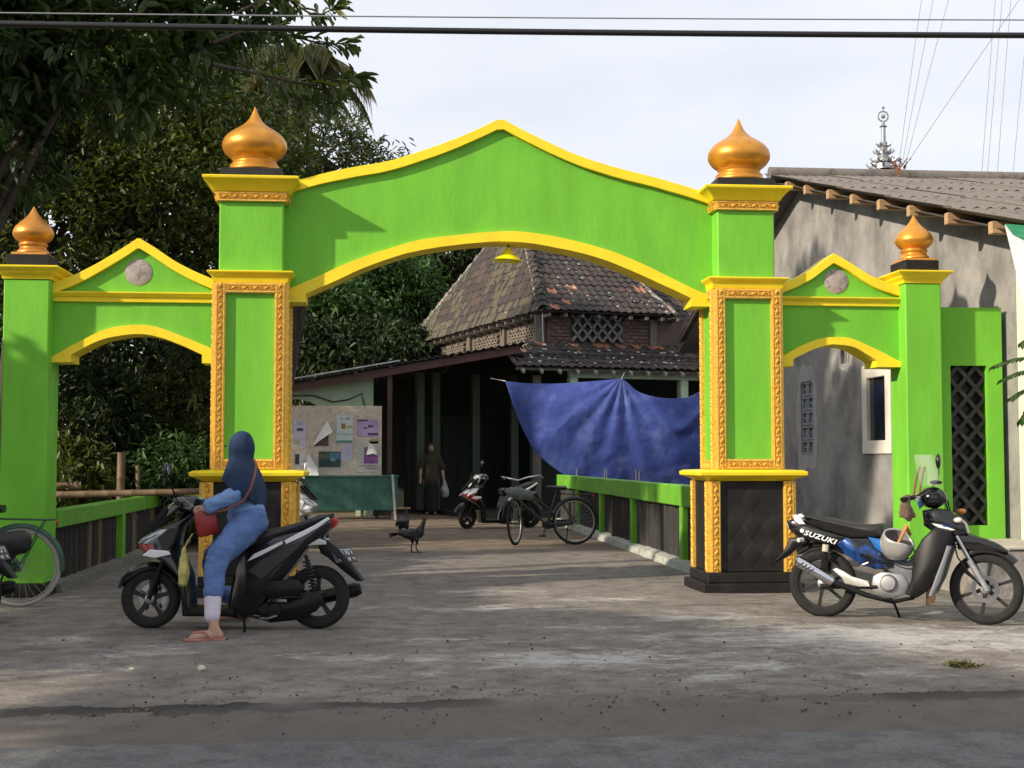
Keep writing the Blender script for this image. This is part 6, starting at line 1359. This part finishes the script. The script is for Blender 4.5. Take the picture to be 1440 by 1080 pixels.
    m = MB(); m.tube([P3(1284, 694, -.33), P3(1296, 692, -.22), P3(1312, 690, -.05), P3(1312, 690, .05), P3(1296, 692, .22), P3(1284, 694, .33)], .012, 8); hb = m.build('handlebar', CHR, o)
    for s in (-1, 1):
        m = MB(); m.tube([P3(1283, 694, s * .34), P3(1296, 692, s * .22)], .018, 10); m.build('grip', MATT, hb)
        m = MB(); m.tube([P3(1304, 690, s * .2), P3(1306, 692, s * .27), P3(1300, 696, s * .34)], .007, 6); m.build('brake_lever', CHR, hb)
        if s < 0: continue
        m = MB(); m.tube([P3(1310, 682, s * .2), P3(1320, 668, s * .25), P3(1320, 652, s * .27)], .006, 6); mi = m.build('mirror', MATT, o)
        m = MB(); m.ball(P3(1319.5, 641, s * .275), (.022, .042, .062), 12, 8); m.build('mirror_head', BLK, mi, smooth=60)
    m = MB(); m.ball(P3(1322, 672, 0), (.05, .09, .018), 10, 6); m.build('meter', MATT, hs, smooth=50)
    # windshield: a curved clear sheet on two stays
    m = MB(); N_ = 13; M_ = 8; base = [S(1306, 676), S(1299, 654), S(1291, 630)]
    for j in range(M_):
        t = j / (M_ - 1); x, z = (base[0][0] * (1 - t) ** 2 + 2 * base[1][0] * t * (1 - t) + base[2][0] * t * t, base[0][1] * (1 - t) ** 2 + 2 * base[1][1] * t * (1 - t) + base[2][1] * t * t)
        hw = .20 * math.sqrt(max(.02, 1 - (t * .93) ** 3))
        for i in range(N_): u = i / (N_ - 1) * 2 - 1; m.v.append((x + .13 - .13 * u * u + .02 * t, hw * u, z))
    m.f = [(j * N_ + i, j * N_ + i + 1, (j + 1) * N_ + i + 1, (j + 1) * N_ + i) for j in range(M_ - 1) for i in range(N_ - 1)]
    ws = m.build('windshield', glass('clear_acrylic', (.75, .70, .68), .05, .22), o, smooth=180)
    for s in (-1, 1): m = MB(); m.tube([P3(1294, 690, s * .16), P3(1298, 668, s * .17), P3(1303, 648, s * .15)], .010, 7); m.build('windshield_stay', M('brown_stay', (.20, .10, .06), rough=.5), ws)
    for s, e in ((-1, .0), (1, .0), (-1, .05)):
        m = MB(); m.tube([P3(1300, 690, s * (.2 - e)), P3(1316, 680, s * (.16 - e)), P3(1334, 694, s * (.1 - e)), P3(1340, 716, s * .06), P3(1338, 740, s * .05)], .006, 6); m.build('control_cable', MATT, hb)
    m = MB(); m.tube([P3(1346, 752, -.10), P3(1352, 780, -.115), P3(1372, 810, -.095), P3(1384, 822, -.085)], .006, 6); m.build('brake_hose', MATT, o)
    for i in range(4): m = MB(); a = P3(1282 + i * 5.5, 812 + i * .6, 0); m.lathe([(.05, -.075), (.052, -.072), (.052, .072), (.05, .075)], 14, a, 'y'); m.build('cooling_fin', ALUM, en, smooth=30)
    # maker's name along the tail
    cu = bpy.data.curves.new('lettering', 'FONT'); cu.body = 'SUZUKI'; cu.size = .058; cu.shear = .25; cu.extrude = .001; cu.space_character = 1.12; cu.offset = .0016
    to = bpy.data.objects.new('t', cu); COL.objects.link(to); bpy.context.view_layer.update(); me = bpy.data.meshes.new_from_object(to.evaluated_get(bpy.context.evaluated_depsgraph_get())); bpy.data.objects.remove(to)
    lt = link_mesh(me, 'lettering', None, o); me.materials.clear(); me.materials.append(WHT); a = S(1134, 742); b = S(1182, 758.5)
    lt.location = (a[0], -.1075, a[1]); lt.rotation_euler = (R(90), -math.atan2(b[1] - a[1], b[0] - a[0]), 0); wl_ = max(v.co.x for v in me.vertices); L_ = math.hypot(b[0] - a[0], b[1] - a[1]); lt.scale = (L_ / wl_, .95, 1)
    m = MB(); m.lathe([(.017, -.110), (.001, -.111)], 16, (S(1132, 736.5)[0], 0, S(1132, 736.5)[1]), 'y'); m.build('emblem', WHT, o)
    return o, P3
mo, MP = motorcycle()
bpy.context.view_layer.update()
def on_bike(px, py, y): return mo.matrix_world @ Vector(MP(px, py, y))
# helmet hung upside down at the seat, gloves, rag
hc = on_bike(1270, 758, -.14); he = tag(empty('helmet', hc, mo.rotation_euler.z), 'silver open-face helmet hanging upside down from the blue motorcycle', 'helmet')
he.rotation_euler = (R(28), 0, mo.rotation_euler.z)
m = MB(); R0 = .128; n, k = 32, 22
for j in range(k):
    for i in range(n):
        a = 2 * math.pi * i / n; th_ = math.pi * (1 - j / (k - 1) * .66); 
        cut = .20 * max(0, math.cos(a - .2)) ** 2 * (j / (k - 1)) ** 3
        th_ += cut * 2.2; m.v.append((R0 * math.sin(th_) * math.cos(a) * 1.02, R0 * .93 * math.sin(th_) * math.sin(a), R0 * 1.18 * math.cos(th_)))
m.f = [(j * n + i, j * n + (i + 1) % n, (j + 1) * n + (i + 1) % n, (j + 1) * n + i) for j in range(k - 1) for i in range(n)]
sh = m.build('shell', M('silver_helmet', (.50, .49, .47), rough=.3, metal=.55, var=.08), he, smooth=180); md = sh.modifiers.new('t', 'SOLIDIFY'); md.thickness = .016; apply_mods(sh); sh.rotation_euler = (0, R(14), 0)
m = MB(); m.ball((0, 0, -.01), (R0 * .86, R0 * .8, R0 * .92), 18, 12); m.v = [(x, y, min(z, -.03 + .1 * x)) for x, y, z in m.v]; m.build('padding', M('dark_padding', (.02, .017, .015), rough=.9), he, smooth=60)
m = MB(); m.tube([(.02, -.1, .05), (.05, -.05, .10), (.08, 0, .155), (.10, .03, .06)], [.012, .012, .02, .012], 7); m.build('strap', M('tan_leather', (.40, .17, .05), rough=.6, var=.25), he)
m = MB(); m.tube([(R0 * .98 * math.cos(t), R0 * .9 * math.sin(t), -.088 + .0 * t) for t in np.linspace(0, 2 * math.pi, 30, endpoint=False)], .006, 6, closed=True); m.build('edge_trim', MATT, he)
gl_ = organic('glove', [[(on_bike(1288, 692, -.27), .030), (on_bike(1286, 703, -.29), .042), (on_bike(1288, 716, -.28), .040), (on_bike(1290, 722, -.27), .022)], [(on_bike(1286, 703, -.29), .03), (on_bike(1280, 712, -.30), .018), (on_bike(1280, 718, -.30), .014)], [(on_bike(1292, 708, -.27), .025), (on_bike(1297, 718, -.26), .016)]], M('brown_glove_cloth', (.13, .085, .05), rough=.85, var=.3, scale=25), None, .008, 4, (.006, 22, (1, 1, 1)))
tag(gl_, 'brown fabric glove hanging from the handlebar of the blue motorcycle', 'glove')
rg = organic('rag', [[(on_bike(1316, 800, .05), .02), (on_bike(1312, 822, .04), .035), (on_bike(1309, 840, .03), .03), (on_bike(1307, 851, .03), .014)], [(on_bike(1316, 822, .04), .02), (on_bike(1315, 846, .03), .012)]], M('tan_rag', (.42, .26, .13), rough=.9, var=.3, scale=20), None, .008, 4, (.008, 25, (1, 1, 1)))
tag(rg, 'tan rag hanging low behind the leg shield of the blue motorcycle', 'rag')

# ---- bicycles
BFR = M('old_bicycle_paint', (.02, .022, .028), rough=.4, var=.3, scale=20, col2=(.10, .06, .04), c2=(.6, .7), c2scale=25); RIMS = M('dull_steel_rim', (.33, .31, .29), rough=.4, metal=.6, var=.3, scale=12)
def bike_wheel(parent, x, R_, steer=0., ns=28, tm=None):
    h = MB(); h.lathe([(.008, -.05), (.02, -.035), (.014, 0), (.02, .035), (.008, .05)], 12, (0, 0, 0), 'y'); w_ = h.build('wheel', RIMS, parent, smooth=40); w_.location = (x, 0, R_); w_.rotation_euler = (0, 0, steer)
    ring = lambda r, t, n=56: [(r * math.cos(a), 0, r * math.sin(a)) for a in np.linspace(0, 2 * math.pi, n, endpoint=False)]
    m = MB(); m.tube(ring(R_ - .019, 0), .019, 10, closed=True); m.build('tyre', tm or TYRE, w_, smooth=60)
    m = MB(); m.tube(ring(R_ - .042, 0), .013, 8, closed=True); m.build('rim', RIMS, w_, smooth=60)
    m = MB()
    for i in range(ns):
        a = 2 * math.pi * i / ns; b = a + (.5 if (i // 2) % 2 else -.5); s = 1 if i % 2 else -1; m.tube([(.018 * math.cos(b), s * .03, .018 * math.sin(b)), ((R_ - .05) * math.cos(a), 0, (R_ - .05) * math.sin(a))], .0016, 4)
    sp_ = m.build('spokes', RIMS, w_, smooth=None); sp_['kind'] = 'stuff'
    return w_
def bicycle(loc, rz, label, steer, lean=0., fr=BFR, tm=None):
    o = tag(empty('bicycle', loc, rz), label, 'bicycle', 'parked bicycles'); o.rotation_euler = (lean, 0, rz); R_ = .345; wb = 1.06
    bike_wheel(o, 0, R_, 0, 28, tm); fs = empty('fork', (wb - .16, 0, .78)); 
    bb = (.43, 0, .30); st = (.27, 0, .80); hd0 = (.86, 0, .66); hd1 = (.82, 0, .84); 
    m = MB()
    for a, b, r in ((bb, st, .016), (hd0, bb, .018), (hd1, (.36, 0, .52), .015)): m.tube([a, b], r, 9)
    for s in (-1, 1): m.tube([(.43, s * .03, .30), (0, s * .06, R_)], .010, 7); m.tube([(.28, s * .02, .74), (0, s * .06, R_)], .008, 7)
    m.tube([hd0, hd1], .021, 9); f = m.build('frame', fr, o, smooth=50)
    bpy.data.objects.remove(fs)
    # steering assembly turns about the head tube
    fk = MB(); fk.tube([(0, 0, .26), (0, 0, 0)], .012, 8)
    for s in (-1, 1): fk.tube([(0, s * .02, -.02), (.02, s * .05, -.10), (.10, s * .05, -.32), (.2, s * .05, R_ - .70)], .010, 7)
    fko = fk.build('fork', fr, o, smooth=50); fko.location = (.86, 0, .70); fko.rotation_euler = (0, 0, steer)
    w2 = bike_wheel(fko, .2, R_, 0, 28, tm); w2.location = (.2, 0, R_ - .70)
    m = MB(); m.tube([(-.28, -.30, .30), (-.12, -.30, .33), (.03, -.16, .30), (.0, 0, .26), (.03, .16, .30), (-.12, .30, .33), (-.28, .30, .30)], .011, 8); hb = m.build('handlebar', CHR, fko, smooth=60)
    m = MB()
    m = arc_fender(R_ + .03, .9, 3.3, .055, .006, .2, R_ - .70, 20); m.build('front_fender', fr, fko, smooth=50)
    m = MB(); m.ball((.10, 0, .04), (.035, .035, .035), 12, 8); m.build('headlamp', LENSW, fko, smooth=60)
    m = arc_fender(R_ + .03, .35, 3.25, .055, .006, 0, R_, 22); m.build('rear_fender', fr, o, smooth=50)
    m = MB(); m.loft([[( .14, y * .105, .845 + z) for y, z in ((-1, 0), (-.6, -.035), (.6, -.035), (1, 0), (.6, .03), (-.6, .03))], [(.27, y * .085, .85 + z) for y, z in ((-1, 0), (-.6, -.03), (.6, -.03), (1, 0), (.6, .028), (-.6, .028))], [(.42, y * .025, .86 + z) for y, z in ((-1, 0), (-.6, -.02), (.6, -.02), (1, 0), (.6, .02), (-.6, .02))]]); m.build('saddle', SEATM, o, smooth=60)
    m = MB()
    for y in (-.06, 0, .06): m.tube([(.22, y, .76), (.1, y, .755), (-.28, y, .745)], .006, 6)
    for x in (.05, -.1, -.25): m.tube([(x, -.07, .75), (x, .07, .75)], .005, 6)
    for s in (-1, 1): m.tube([(-.2, s * .065, .745), (0, s * .065, R_)], .006, 6)
    m.build('rack', fr, o, smooth=50)
    m = MB(); m.prism([(.0, .30), (.0, .385), (.42, .375), (.5, .33), (.5, .27), (.42, .235)], -.065, -.045, .008); m.build('chain_guard', fr, o, smooth=40)
    m = MB(); m.tube([(.43, -.05, .30), (.47, -.08, .14)], .008, 6); m.box(.43, .52, -.16, -.08, .125, .15); m.build('crank', MATT, o); m = MB(); m.tube([(.43, .05, .30), (.39, .08, .46)], .008, 6); m.box(.35, .44, .08, .16, .45, .475); m.build('crank', MATT, o)
    m = MB(); m.tube([(.12, .05, .30), (.2, .19, .01)], .009, 6); m.build('kickstand', MATT, o)
    m = MB(); m.ball((-.30, 0, .72), (.012, .03, .03), 8, 6); m.build('reflector', LENSR, o, smooth=60)
    return o
rp = on_z(809, 766); fp_ = on_z(709, 767.6); bk = bicycle((rp.x, rp.y, 0), math.atan2(fp_.y - rp.y, fp_.x - rp.x), 'old bicycle with its front wheel turned, parked by the right hand balustrade', R(58), R(4))
bpy.context.view_layer.update()
a = at(716, 693, 19.45); b = at(746, 697, 19.5); bg_ = organic('bag', [[(at(718, 692, 19.4), .075), (at(731, 694, 19.42), .085), (at(744, 697, 19.45), .075)]], M('grey_bag_cloth', (.12, .13, .13), rough=.8, var=.25, scale=12), None, .015, 4, (.018, 12, (1, 1, 1)))
tag(bg_, 'grey rolled bag hanging on the handlebar of the old bicycle', 'bag')
lp_ = on_z(27, 853.5); lb = bicycle((lp_.x, lp_.y, 0), R(184), 'bicycle cut off by the left edge, its pale rear rim before the left end post', 0, 0, M('dark_green_frame', (.02, .07, .04), rough=.4, var=.3, scale=10), M('lit_grey_tyre', (.36, .34, .31), rough=.8, var=.15))  # tyre rubber paled to stand in for the light on it
pn = organic('pannier', [[(at(-30, 770, 11.75), .13), (at(0, 768, 11.75), .13), (at(28, 762, 11.75), .095), (at(36, 758, 11.75), .06)], [(at(-30, 785, 11.75), .10), (at(8, 782, 11.75), .08)]], M('black_bag_cloth', (.015, .015, .016), rough=.6, var=.2), None, .02, 4, (.015, 9, (1, 1, 1)))
tag(pn, 'black saddlebag slung on the bicycle at the left edge', 'bag')
# yellow-green bottle hanging inside the scooter's leg shield
bt = at(259, 797, 10.26); bo = tag(empty('plastic_bag', bt), 'small yellowish plastic bag hanging from the hook of the black scooter', 'bag')
pbg = organic('bag_body', [[((0, 0, .14), .012), ((.0, 0, .06), .034), ((-.004, 0, -.05), .045), ((-.006, 0, -.11), .036)]], M('yellow_plastic', (.50, .47, .14), rough=.35, var=.25, scale=14), bo, .008, 4, (.008, 25, (1, 1, .4)))
m = MB(); m.tube([(0, 0, .14), (.03, .03, .2), (.05, .06, .24)], .006, 6); m.build('handle', M('yellow_plastic', (.5, .47, .14)), bo)
# ------------------------------------------------------------ people and hens
SKIN = M('skin', (.42, .25, .18), rough=.55, var=.1, scale=10)
DEN = M('blue_denim', (.075, .14, .32), rough=.85, var=.22, scale=9, bump=.3, bscale=120, col2=(.10, .17, .36), c2=(.5, .68), c2scale=5)
DENL = M('pale_blue_tunic', (.15, .26, .50), rough=.8, var=.15, scale=7, bump=.25, bscale=100)
HIJ = M('navy_headscarf', (.006, .024, .070), rough=.85, var=.3, scale=6, bump=.2, bscale=90)
SOCK = M('pale_legging', (.58, .52, .62), rough=.85, var=.1)
RUBB = M('pink_sandal', (.42, .16, .13), rough=.6, var=.15)
YP = 10.38
def a_(px, py, dy): return at(px, py, YP + dy)
wo = tag(empty('person', (a_(347, 735, 0).x, YP, 0)), 'woman in a navy headscarf and blue denim sitting on the scooter, head turned away', 'person')
WI = Matrix.Translation((-wo.location.x, -YP, 0))
def c_(*pts): return [(WI @ Vector(p), r) for p, r in pts]
heel = on_z(308, 900); toe = on_z(264, 901.5); ank = Vector((heel.x - .035, heel.y - .0, .085))
knL = a_(303, 786, -.40); kn_y = knL.y
shn = a_(300, 835, -.56)
rheel = Vector((heel.x + .30, YP + .45, .0)); knR = a_(300, 783, .28)
bodych = [c_((a_(350, 727, 0), .135), (a_(346, 700, 0), .11), (a_(342, 675, 0), .095), (a_(341, 660, 0), .075), (a_(342, 645, 0), .052), (a_(341, 634, .0), .05)),
          c_((a_(341, 629, .02), (.080, .076, .10))), c_((a_(334, 632, .02), .055), (a_(331, 636, .03), .04)),     # skull, jaw
          c_((a_(329, 628.5, .03), .014), (a_(327.5, 631.5, .033), .016)),                                           # nose
          c_((a_(341, 664, -.11), .05), (a_(341, 690, -.17), .042), (a_(318, 703, -.24), .036), (a_(296, 713, -.22), .028), (a_(291, 715, -.21), .026)),
          c_((a_(341, 664, .11), .05), (a_(336, 690, .18), .042), (a_(310, 706, .25), .036), (a_(284, 714, .26), .028)),
          c_((a_(350, 732, -.09), .12), (a_(330, 757, -.25), .092), (knL, .068), (shn, .056), (a_(299, 862, -.60), .042), (ank, .036), (Vector((heel.x, heel.y, .035)), .032)),
          c_((Vector((heel.x + .005, heel.y, .034)), .030), (Vector(((heel.x + toe.x) / 2, (heel.y + toe.y) / 2, .038)), .034), (Vector((toe.x + .04, toe.y, .022)), .026), (Vector((toe.x + .015, toe.y, .018)), .018)),
          c_((a_(350, 732, .09), .12), (a_(330, 757, .20), .092), (knR, .068), (Vector((a_(300, 835, .45).x, YP + .45, .28)), .052), (Vector((ank.x + .1, YP + .5, .09)), .036)),
          c_((Vector((ank.x + .12, YP + .5, .035)), .032), (Vector((ank.x - .08, YP + .5, .025)), .025))]
# left hand: palm with four fingers closed round the grip and a thumb
pal = a_(287, 716, -.205); F = []
for i, (dx, dy, dz, ln) in enumerate(((-.03, -.022, .018, .9), (-.034, -.022, .004, 1.0), (-.033, -.02, -.012, .95), (-.028, -.018, -.027, .78))):
    b0 = pal + Vector((dx, dy * .3, dz)); b1 = b0 + Vector((-.030 * ln, -.016, -.004)); b2 = b1 + Vector((-.010 * ln, .022, -.006)); b3 = b2 + Vector((.014, .016, -.003)); F.append(c_((pal + Vector((-.008, 0, dz)), .011), (b0, .0098), (b1, .009), (b2, .0085), (b3, .0075)))
F.append(c_((pal + Vector((.0, .012, .015)), .012), (pal + Vector((-.025, .034, .012)), .010), (pal + Vector((-.045, .034, .002)), .008)))
body = organic('body', bodych + [c_((pal + Vector((.018, 0, 0)), .026), (pal, .027), (pal + Vector((-.015, 0, -.004)), .024))], SKIN, wo, .011, 5)
organic('hand_fingers', F, SKIN, wo, .0035, 2)
m = MB()
for s in (-1, 1): m.ball(WI @ (a_(324, 627, .085) + Vector((-.02 + s * .016, s * .02, 0))), .010, 8, 6)
m.build('eyes', M('eye_dark', (.02, .015, .012), rough=.2), wo, smooth=60)
organic('trousers', [c_((a_(349, 729, 0), .135), (a_(349, 738, -.07), .128), (a_(349, 738, .07), .128)),
                     c_((a_(352, 733, -.10), .135), (a_(332, 757, -.26), .115), (a_(308, 780, -.39), .086), (a_(302, 800, -.46), .079), (a_(301, 820, -.52), .074), (a_(300, 834, -.56), .072)),
                     c_((a_(352, 733, .10), .135), (a_(332, 757, .2), .115), (a_(300, 783, .28), .084), (a_(300, 832, .45), .074), (Vector((ank.x + .09, YP + .5, .17)), .066))], DEN, wo, .010, 6, (.011, 10, (.75, .75, 1.5)))
organic('tunic', [c_((a_(347, 724, 0), .145), (a_(345, 703, 0), .125), (a_(342, 680, 0), .105), (a_(340, 664, 0), .085)), c_((a_(349, 723, -.08), .128), (a_(349, 723, .08), .128)),
                  c_((a_(341, 667, -.11), .06), (a_(340, 690, -.165), .060), (a_(334, 694, -.20), .064), (a_(318, 702, -.235), .060), (a_(301, 709, -.235), .058), (a_(296, 711, -.23), .056)), c_((a_(341, 667, .11), .06), (a_(337, 690, .18), .062), (a_(312, 704, .24), .058), (a_(292, 711, .27), .052))], DENL, wo, .010, 5, (.012, 10, (1, 1, 1.5)))
# headscarf: one draped surface of rings from the crown to the slanting hem
m = MB(); NS = 64
for (py, xl_, xr_, hw, tilt, fo) in ((606.8, 338, 342, .012, 0, 0), (608.5, 333, 348, .040, 0, 0), (612, 328, 352, .062, 0, 0), (618, 324, 355, .080, 0, .01), (626, 322, 357, .090, 0, .025), (634, 322, 357, .090, 0, .045), (641, 323.5, 354.5, .084, 0, .08), (646, 323, 355, .100, .004, .085), (651, 321.5, 358, .140, .008, .07), (657, 320, 362, .185, .014, .06), (664, 318, 366, .222, .02, .06), (674, 315.5, 369.5, .252, .03, .065), (684, 313.5, 371.5, .266, .055, .085), (690, 313.5, 371, .268, .095, .095), (696, 315, 369.5, .262, .125, .10)):
    pl_, pr_ = a_(xl_, py, 0), a_(xr_, py, 0); xc = (pl_.x + pr_.x) / 2; ax = (pr_.x - pl_.x) / 2
    for k in range(NS):
        t = 2 * math.pi * k / NS; f_ = 1 + fo * (math.sin(t * 9 + .6 * math.sin(t * 2)) * .6 + mnoise.noise(Vector((math.cos(t) * 3, math.sin(t) * 3, py * .02))))
        m.v.append(tuple(WI @ Vector((xc + ax * f_ * math.cos(t), YP + .01 + hw * f_ * math.sin(t), pl_.z - tilt * (math.cos(t) + .2 * math.cos(3 * t))))))
nr = len(m.v) // NS; m.f = [tuple(range(NS))[::-1]] + [(i * NS + k, i * NS + (k + 1) % NS, (i + 1) * NS + (k + 1) % NS, (i + 1) * NS + k) for i in range(nr - 1) for k in range(NS)]
hs_ = m.build('headscarf', HIJ, wo, smooth=180); md = hs_.modifiers.new('s', 'SUBSURF'); md.levels = 1; md = hs_.modifiers.new('t', 'SOLIDIFY'); md.thickness = .006; md.offset = 1; apply_mods(hs_)
organic('face', [c_((a_(333, 629, .055), (.060, .058, .085)), (a_(331, 634, .06), .05)), c_((a_(325, 630, .085), .012), (a_(322.5, 633, .09), .014))], SKIN, wo, .008, 4)
organic('legging', [c_((a_(300, 832, -.555), .063), (a_(299, 850, -.585), .060), (a_(298.5, 866, -.61), .056))], SOCK, wo, .009, 4)
m = MB(); n = 24; ln = (toe - heel); dx = ln.normalized(); sd_ = Vector((-dx.y, dx.x, 0)); prof = [(-.05, .030), (-.03, .038), (.05, .034), (.12, .040), (.19, .044), (.235, .034), (.25, .012)]
ring = [heel + dx * t + sd_ * w_ for t, w_ in prof] + [heel + dx * t - sd_ * w_ for t, w_ in reversed(prof)]
m.loft([[WI @ Vector((p.x, p.y, z)) for p in ring] for z in (.001, .014)]); sd = m.build('sandal', RUBB, wo, smooth=40, bevel=.003)
m = MB()
for s in (-1, 1): m.tube([WI @ (heel + dx * .05 + sd_ * s * .038 + Vector((0, 0, .014))), WI @ (heel + dx * .10 + sd_ * s * .030 + Vector((0, 0, .062))), WI @ (heel + dx * .175 + Vector((0, 0, .055))), WI @ (heel + dx * .2 + Vector((0, 0, .02)))], .009, 7)
m.build('sandal_strap', RUBB, sd, smooth=50)
m = MB(); m.tube([WI @ a_(359, 648, -.02), WI @ a_(364, 655, -.12), WI @ a_(360, 672, -.225), WI @ a_(352, 692, -.23), WI @ a_(338, 705, -.22), WI @ a_(310, 716, -.2)], .009, 6); 
RED = M('dark_red_leather', (.26, .018, .016), rough=.4, var=.2, scale=10)
hbg = tag(empty('handbag', a_(290, 733, -.19)), 'dark red handbag with a long strap held in front of the woman', 'handbag')
HB = Matrix.Translation(-hbg.location)
m = MB(); q = [(-.075, -.03), (.075, -.03), (.085, 0), (.075, .03), (-.075, .03), (-.085, 0)]
m.loft([[(x * k, y * k, z) for x, y in q] for z, k in ((-.105, .86), (-.09, .98), (0, 1.0), (.06, .92), (.085, .75), (.09, .5))]); bb_ = m.build('bag_body', RED, hbg, smooth=50, bevel=.008); bb_.rotation_euler = (0, R(-12), R(20))
m = MB(); m.tube([HB @ a_(357, 646, -.10), HB @ a_(361, 654, -.20), HB @ a_(358, 670, -.275), HB @ a_(352, 688, -.28), HB @ a_(343, 704, -.285), HB @ a_(318, 717, -.27), HB @ a_(296, 722, -.21)], .009, 6); m.build('strap', M('brown_strap', (.22, .07, .035), rough=.6), hbg, smooth=60)

# person with a white bag in the dark doorway
YQ = 31.2; b0 = at(606, 727, YQ); pz = lambda py: at(606, py, YQ).z
pe = tag(empty('person', (b0.x, YQ, 0)), 'person in an olive patterned blouse and dark skirt standing in the dark verandah', 'person')
H0 = 1.66
v_ = lambda x, y, z: Vector((x, y, z))
organic('body', [[(v_(0, 0, .82), .14), (v_(0, 0, 1.1), .13), (v_(0, 0, 1.28), .12), (v_(0, 0, 1.40), .05), (v_(0, 0, 1.46), .05)], [(v_(0, -.01, H0 - .13), (.075, .088, .105))], [(v_(0, -.09, H0 - .13), .016)],
                 [(v_(-.17, 0, 1.30), .055), (v_(-.24, -.02, 1.03), .042), (v_(-.25, -.10, .80), .032), (v_(-.25, -.12, .73), .034)], [(v_(.17, 0, 1.30), .055), (v_(.26, .0, 1.03), .042), (v_(.29, -.06, .80), .032), (v_(.29, -.07, .72), .034)],
                 [(v_(-.09, 0, .8), .10), (v_(-.09, 0, .45), .065), (v_(-.09, 0, .08), .04), (v_(-.09, -.10, .035), .03)], [(v_(.09, 0, .8), .10), (v_(.09, 0, .45), .065), (v_(.09, 0, .08), .04), (v_(.09, -.10, .035), .03)]], SKIN, pe, .016, 4)
organic('blouse', [[(v_(0, 0, .80), .19), (v_(0, 0, 1.05), .165), (v_(0, 0, 1.28), .15)], [(v_(-.16, 0, 1.31), .075), (v_(-.24, 0, 1.08), .07)], [(v_(.16, 0, 1.31), .075), (v_(.26, 0, 1.08), .07)]], M('olive_batik', (.05, .043, .018), rough=.85, var=.3, scale=30, col2=(.03, .026, .014), c2=(.48, .54), c2scale=28), pe, .018, 4, (.01, 8, (1, 1, 1)))
organic('skirt', [[(v_(0, 0, .78), .17), (v_(0, 0, .4), .17), (v_(0, 0, .15), .165)]], M('dark_skirt', (.012, .012, .014), rough=.9, var=.2), pe, .02, 4, (.01, 8, (2, 2, .4)))
organic('headcloth', [[(v_(0, .015, H0 - .11), (.092, .10, .115))], [(v_(0, .03, H0 - .2), .08), (v_(0, .01, H0 - .30), .12)]], M('brown_headcloth', (.05, .035, .022), rough=.9, var=.2), pe, .014, 4)
gb = organic('carrier_bag', [[(v_(0, 0, .26), .012), (v_(0, 0, .14), .06), (v_(0, 0, .02), .10), (v_(.01, 0, -.08), .085)]], M('white_thin_plastic', (.30, .31, .31), rough=.4, var=.15), None, .012, 4, (.02, 9, (1, 1, .6)))
gb.location = (b0.x + .31, YQ - .1, .55); tag(gb, 'white plastic carrier bag held by the person in the dark verandah', 'bag')

# hens
HEN = M('black_feathers', (.014, .013, .014), rough=.55, var=.4, scale=30, bump=.4, bscale=60); LEGY = M('yellow_leg', (.45, .27, .06), rough=.7); COMB = M('red_comb', (.30, .03, .03), rough=.6)
def hen(loc, rz, label, s=1., legm=HEN):
    o = tag(empty('hen', loc, rz), label, 'hen', 'hens in the yard'); o.scale = (s,) * 3
    organic('body', [[((-.10, 0, .26), (.07, .06, .065)), ((0, 0, .245), (.11, .075, .085)), ((.08, 0, .27), (.075, .06, .075))], [((.09, 0, .29), .052), ((.13, 0, .37), .034), ((.15, 0, .43), .027)], [((.155, 0, .455), (.034, .026, .028))], [((-.12, 0, .27), .05), ((-.20, 0, .275), .036)],
                     [((0, .055, .19), .034), ((.0, .05, .14), .02)], [((.03, -.055, .19), .034), ((.04, -.05, .14), .02)]], HEN, o, .010, 3, (.006, 26, (1, 1, 1)))
    for k in range(7):
        a = (k - 3) * .16; m = MB(); m.loft([[(-.17 - t * .17 * math.cos(a * .6), y * (.014 + .02 * t * (1 - t) * 3), .272 + t * (.06 * math.sin(a) - .03) + .012 * a + z * .004) for y, z in ((-1, 0), (0, 1), (1, 0), (0, -1))] for t in np.linspace(0, 1, 6)]); m.build('tail_feather', HEN, o, smooth=60)
    for s_ in (-1, 1):
        m = MB(); m.loft([[(.06 - t * .2, s_ * (.072 + .006 * math.sin(t * 3)), .27 + z * .05 * (1 - t * .8) - t * .015) for z in (-1, 0, 1)] + [(.06 - t * .2, s_ * (.08 + .006 * math.sin(t * 3)), .27 + z * .05 * (1 - t * .8) - t * .015) for z in (1, 0, -1)] for t in np.linspace(0, 1, 5)]); m.build('wing', HEN, o, smooth=60)
        x0_ = .04 if s_ < 0 else 0.; dx_ = .05 if s_ < 0 else -.02
        m = MB(); m.tube([(x0_, s_ * .05, .14), (x0_ - .015, s_ * .05, .08), (x0_ + dx_ * .4, s_ * .05, .008)], .009, 6)
        for ang in (-.5, 0, .5, 3.1): m.tube([(x0_ + dx_ * .4, s_ * .05, .009), (x0_ + dx_ * .4 + .055 * math.cos(ang) * (1 if ang < 3 else .5), s_ * .05 + .055 * math.sin(ang), .005)], [.006, .003], 5)
        m.build('leg', legm, o, smooth=50)
    m = MB(); m.loft([[(.18, y * .008, .455 + z * .01) for y, z in ((-1, 0), (0, 1), (1, 0), (0, -1))], [(.21, y * .002, .447 + z * .002) for y, z in ((-1, 0), (0, 1), (1, 0), (0, -1))]]); m.build('beak', LEGY, o, smooth=40)
    m = MB(); m.prism([(.13, .475), (.14, .497), (.15, .484), (.16, .500), (.17, .483), (.18, .488), (.178, .470)], -.004, .004); m.build('comb', COMB, o, smooth=30)
    return o
h1 = on_z(581, 777.5); hen((h1.x, h1.y, 0), R(12), 'black hen striding to the right in the open yard', 1.0)
h2 = on_z(567, 757); hen((h2.x, h2.y, 0), R(70), 'dark hen with yellow legs turned away behind the striding black hen', 1.0, LEGY)
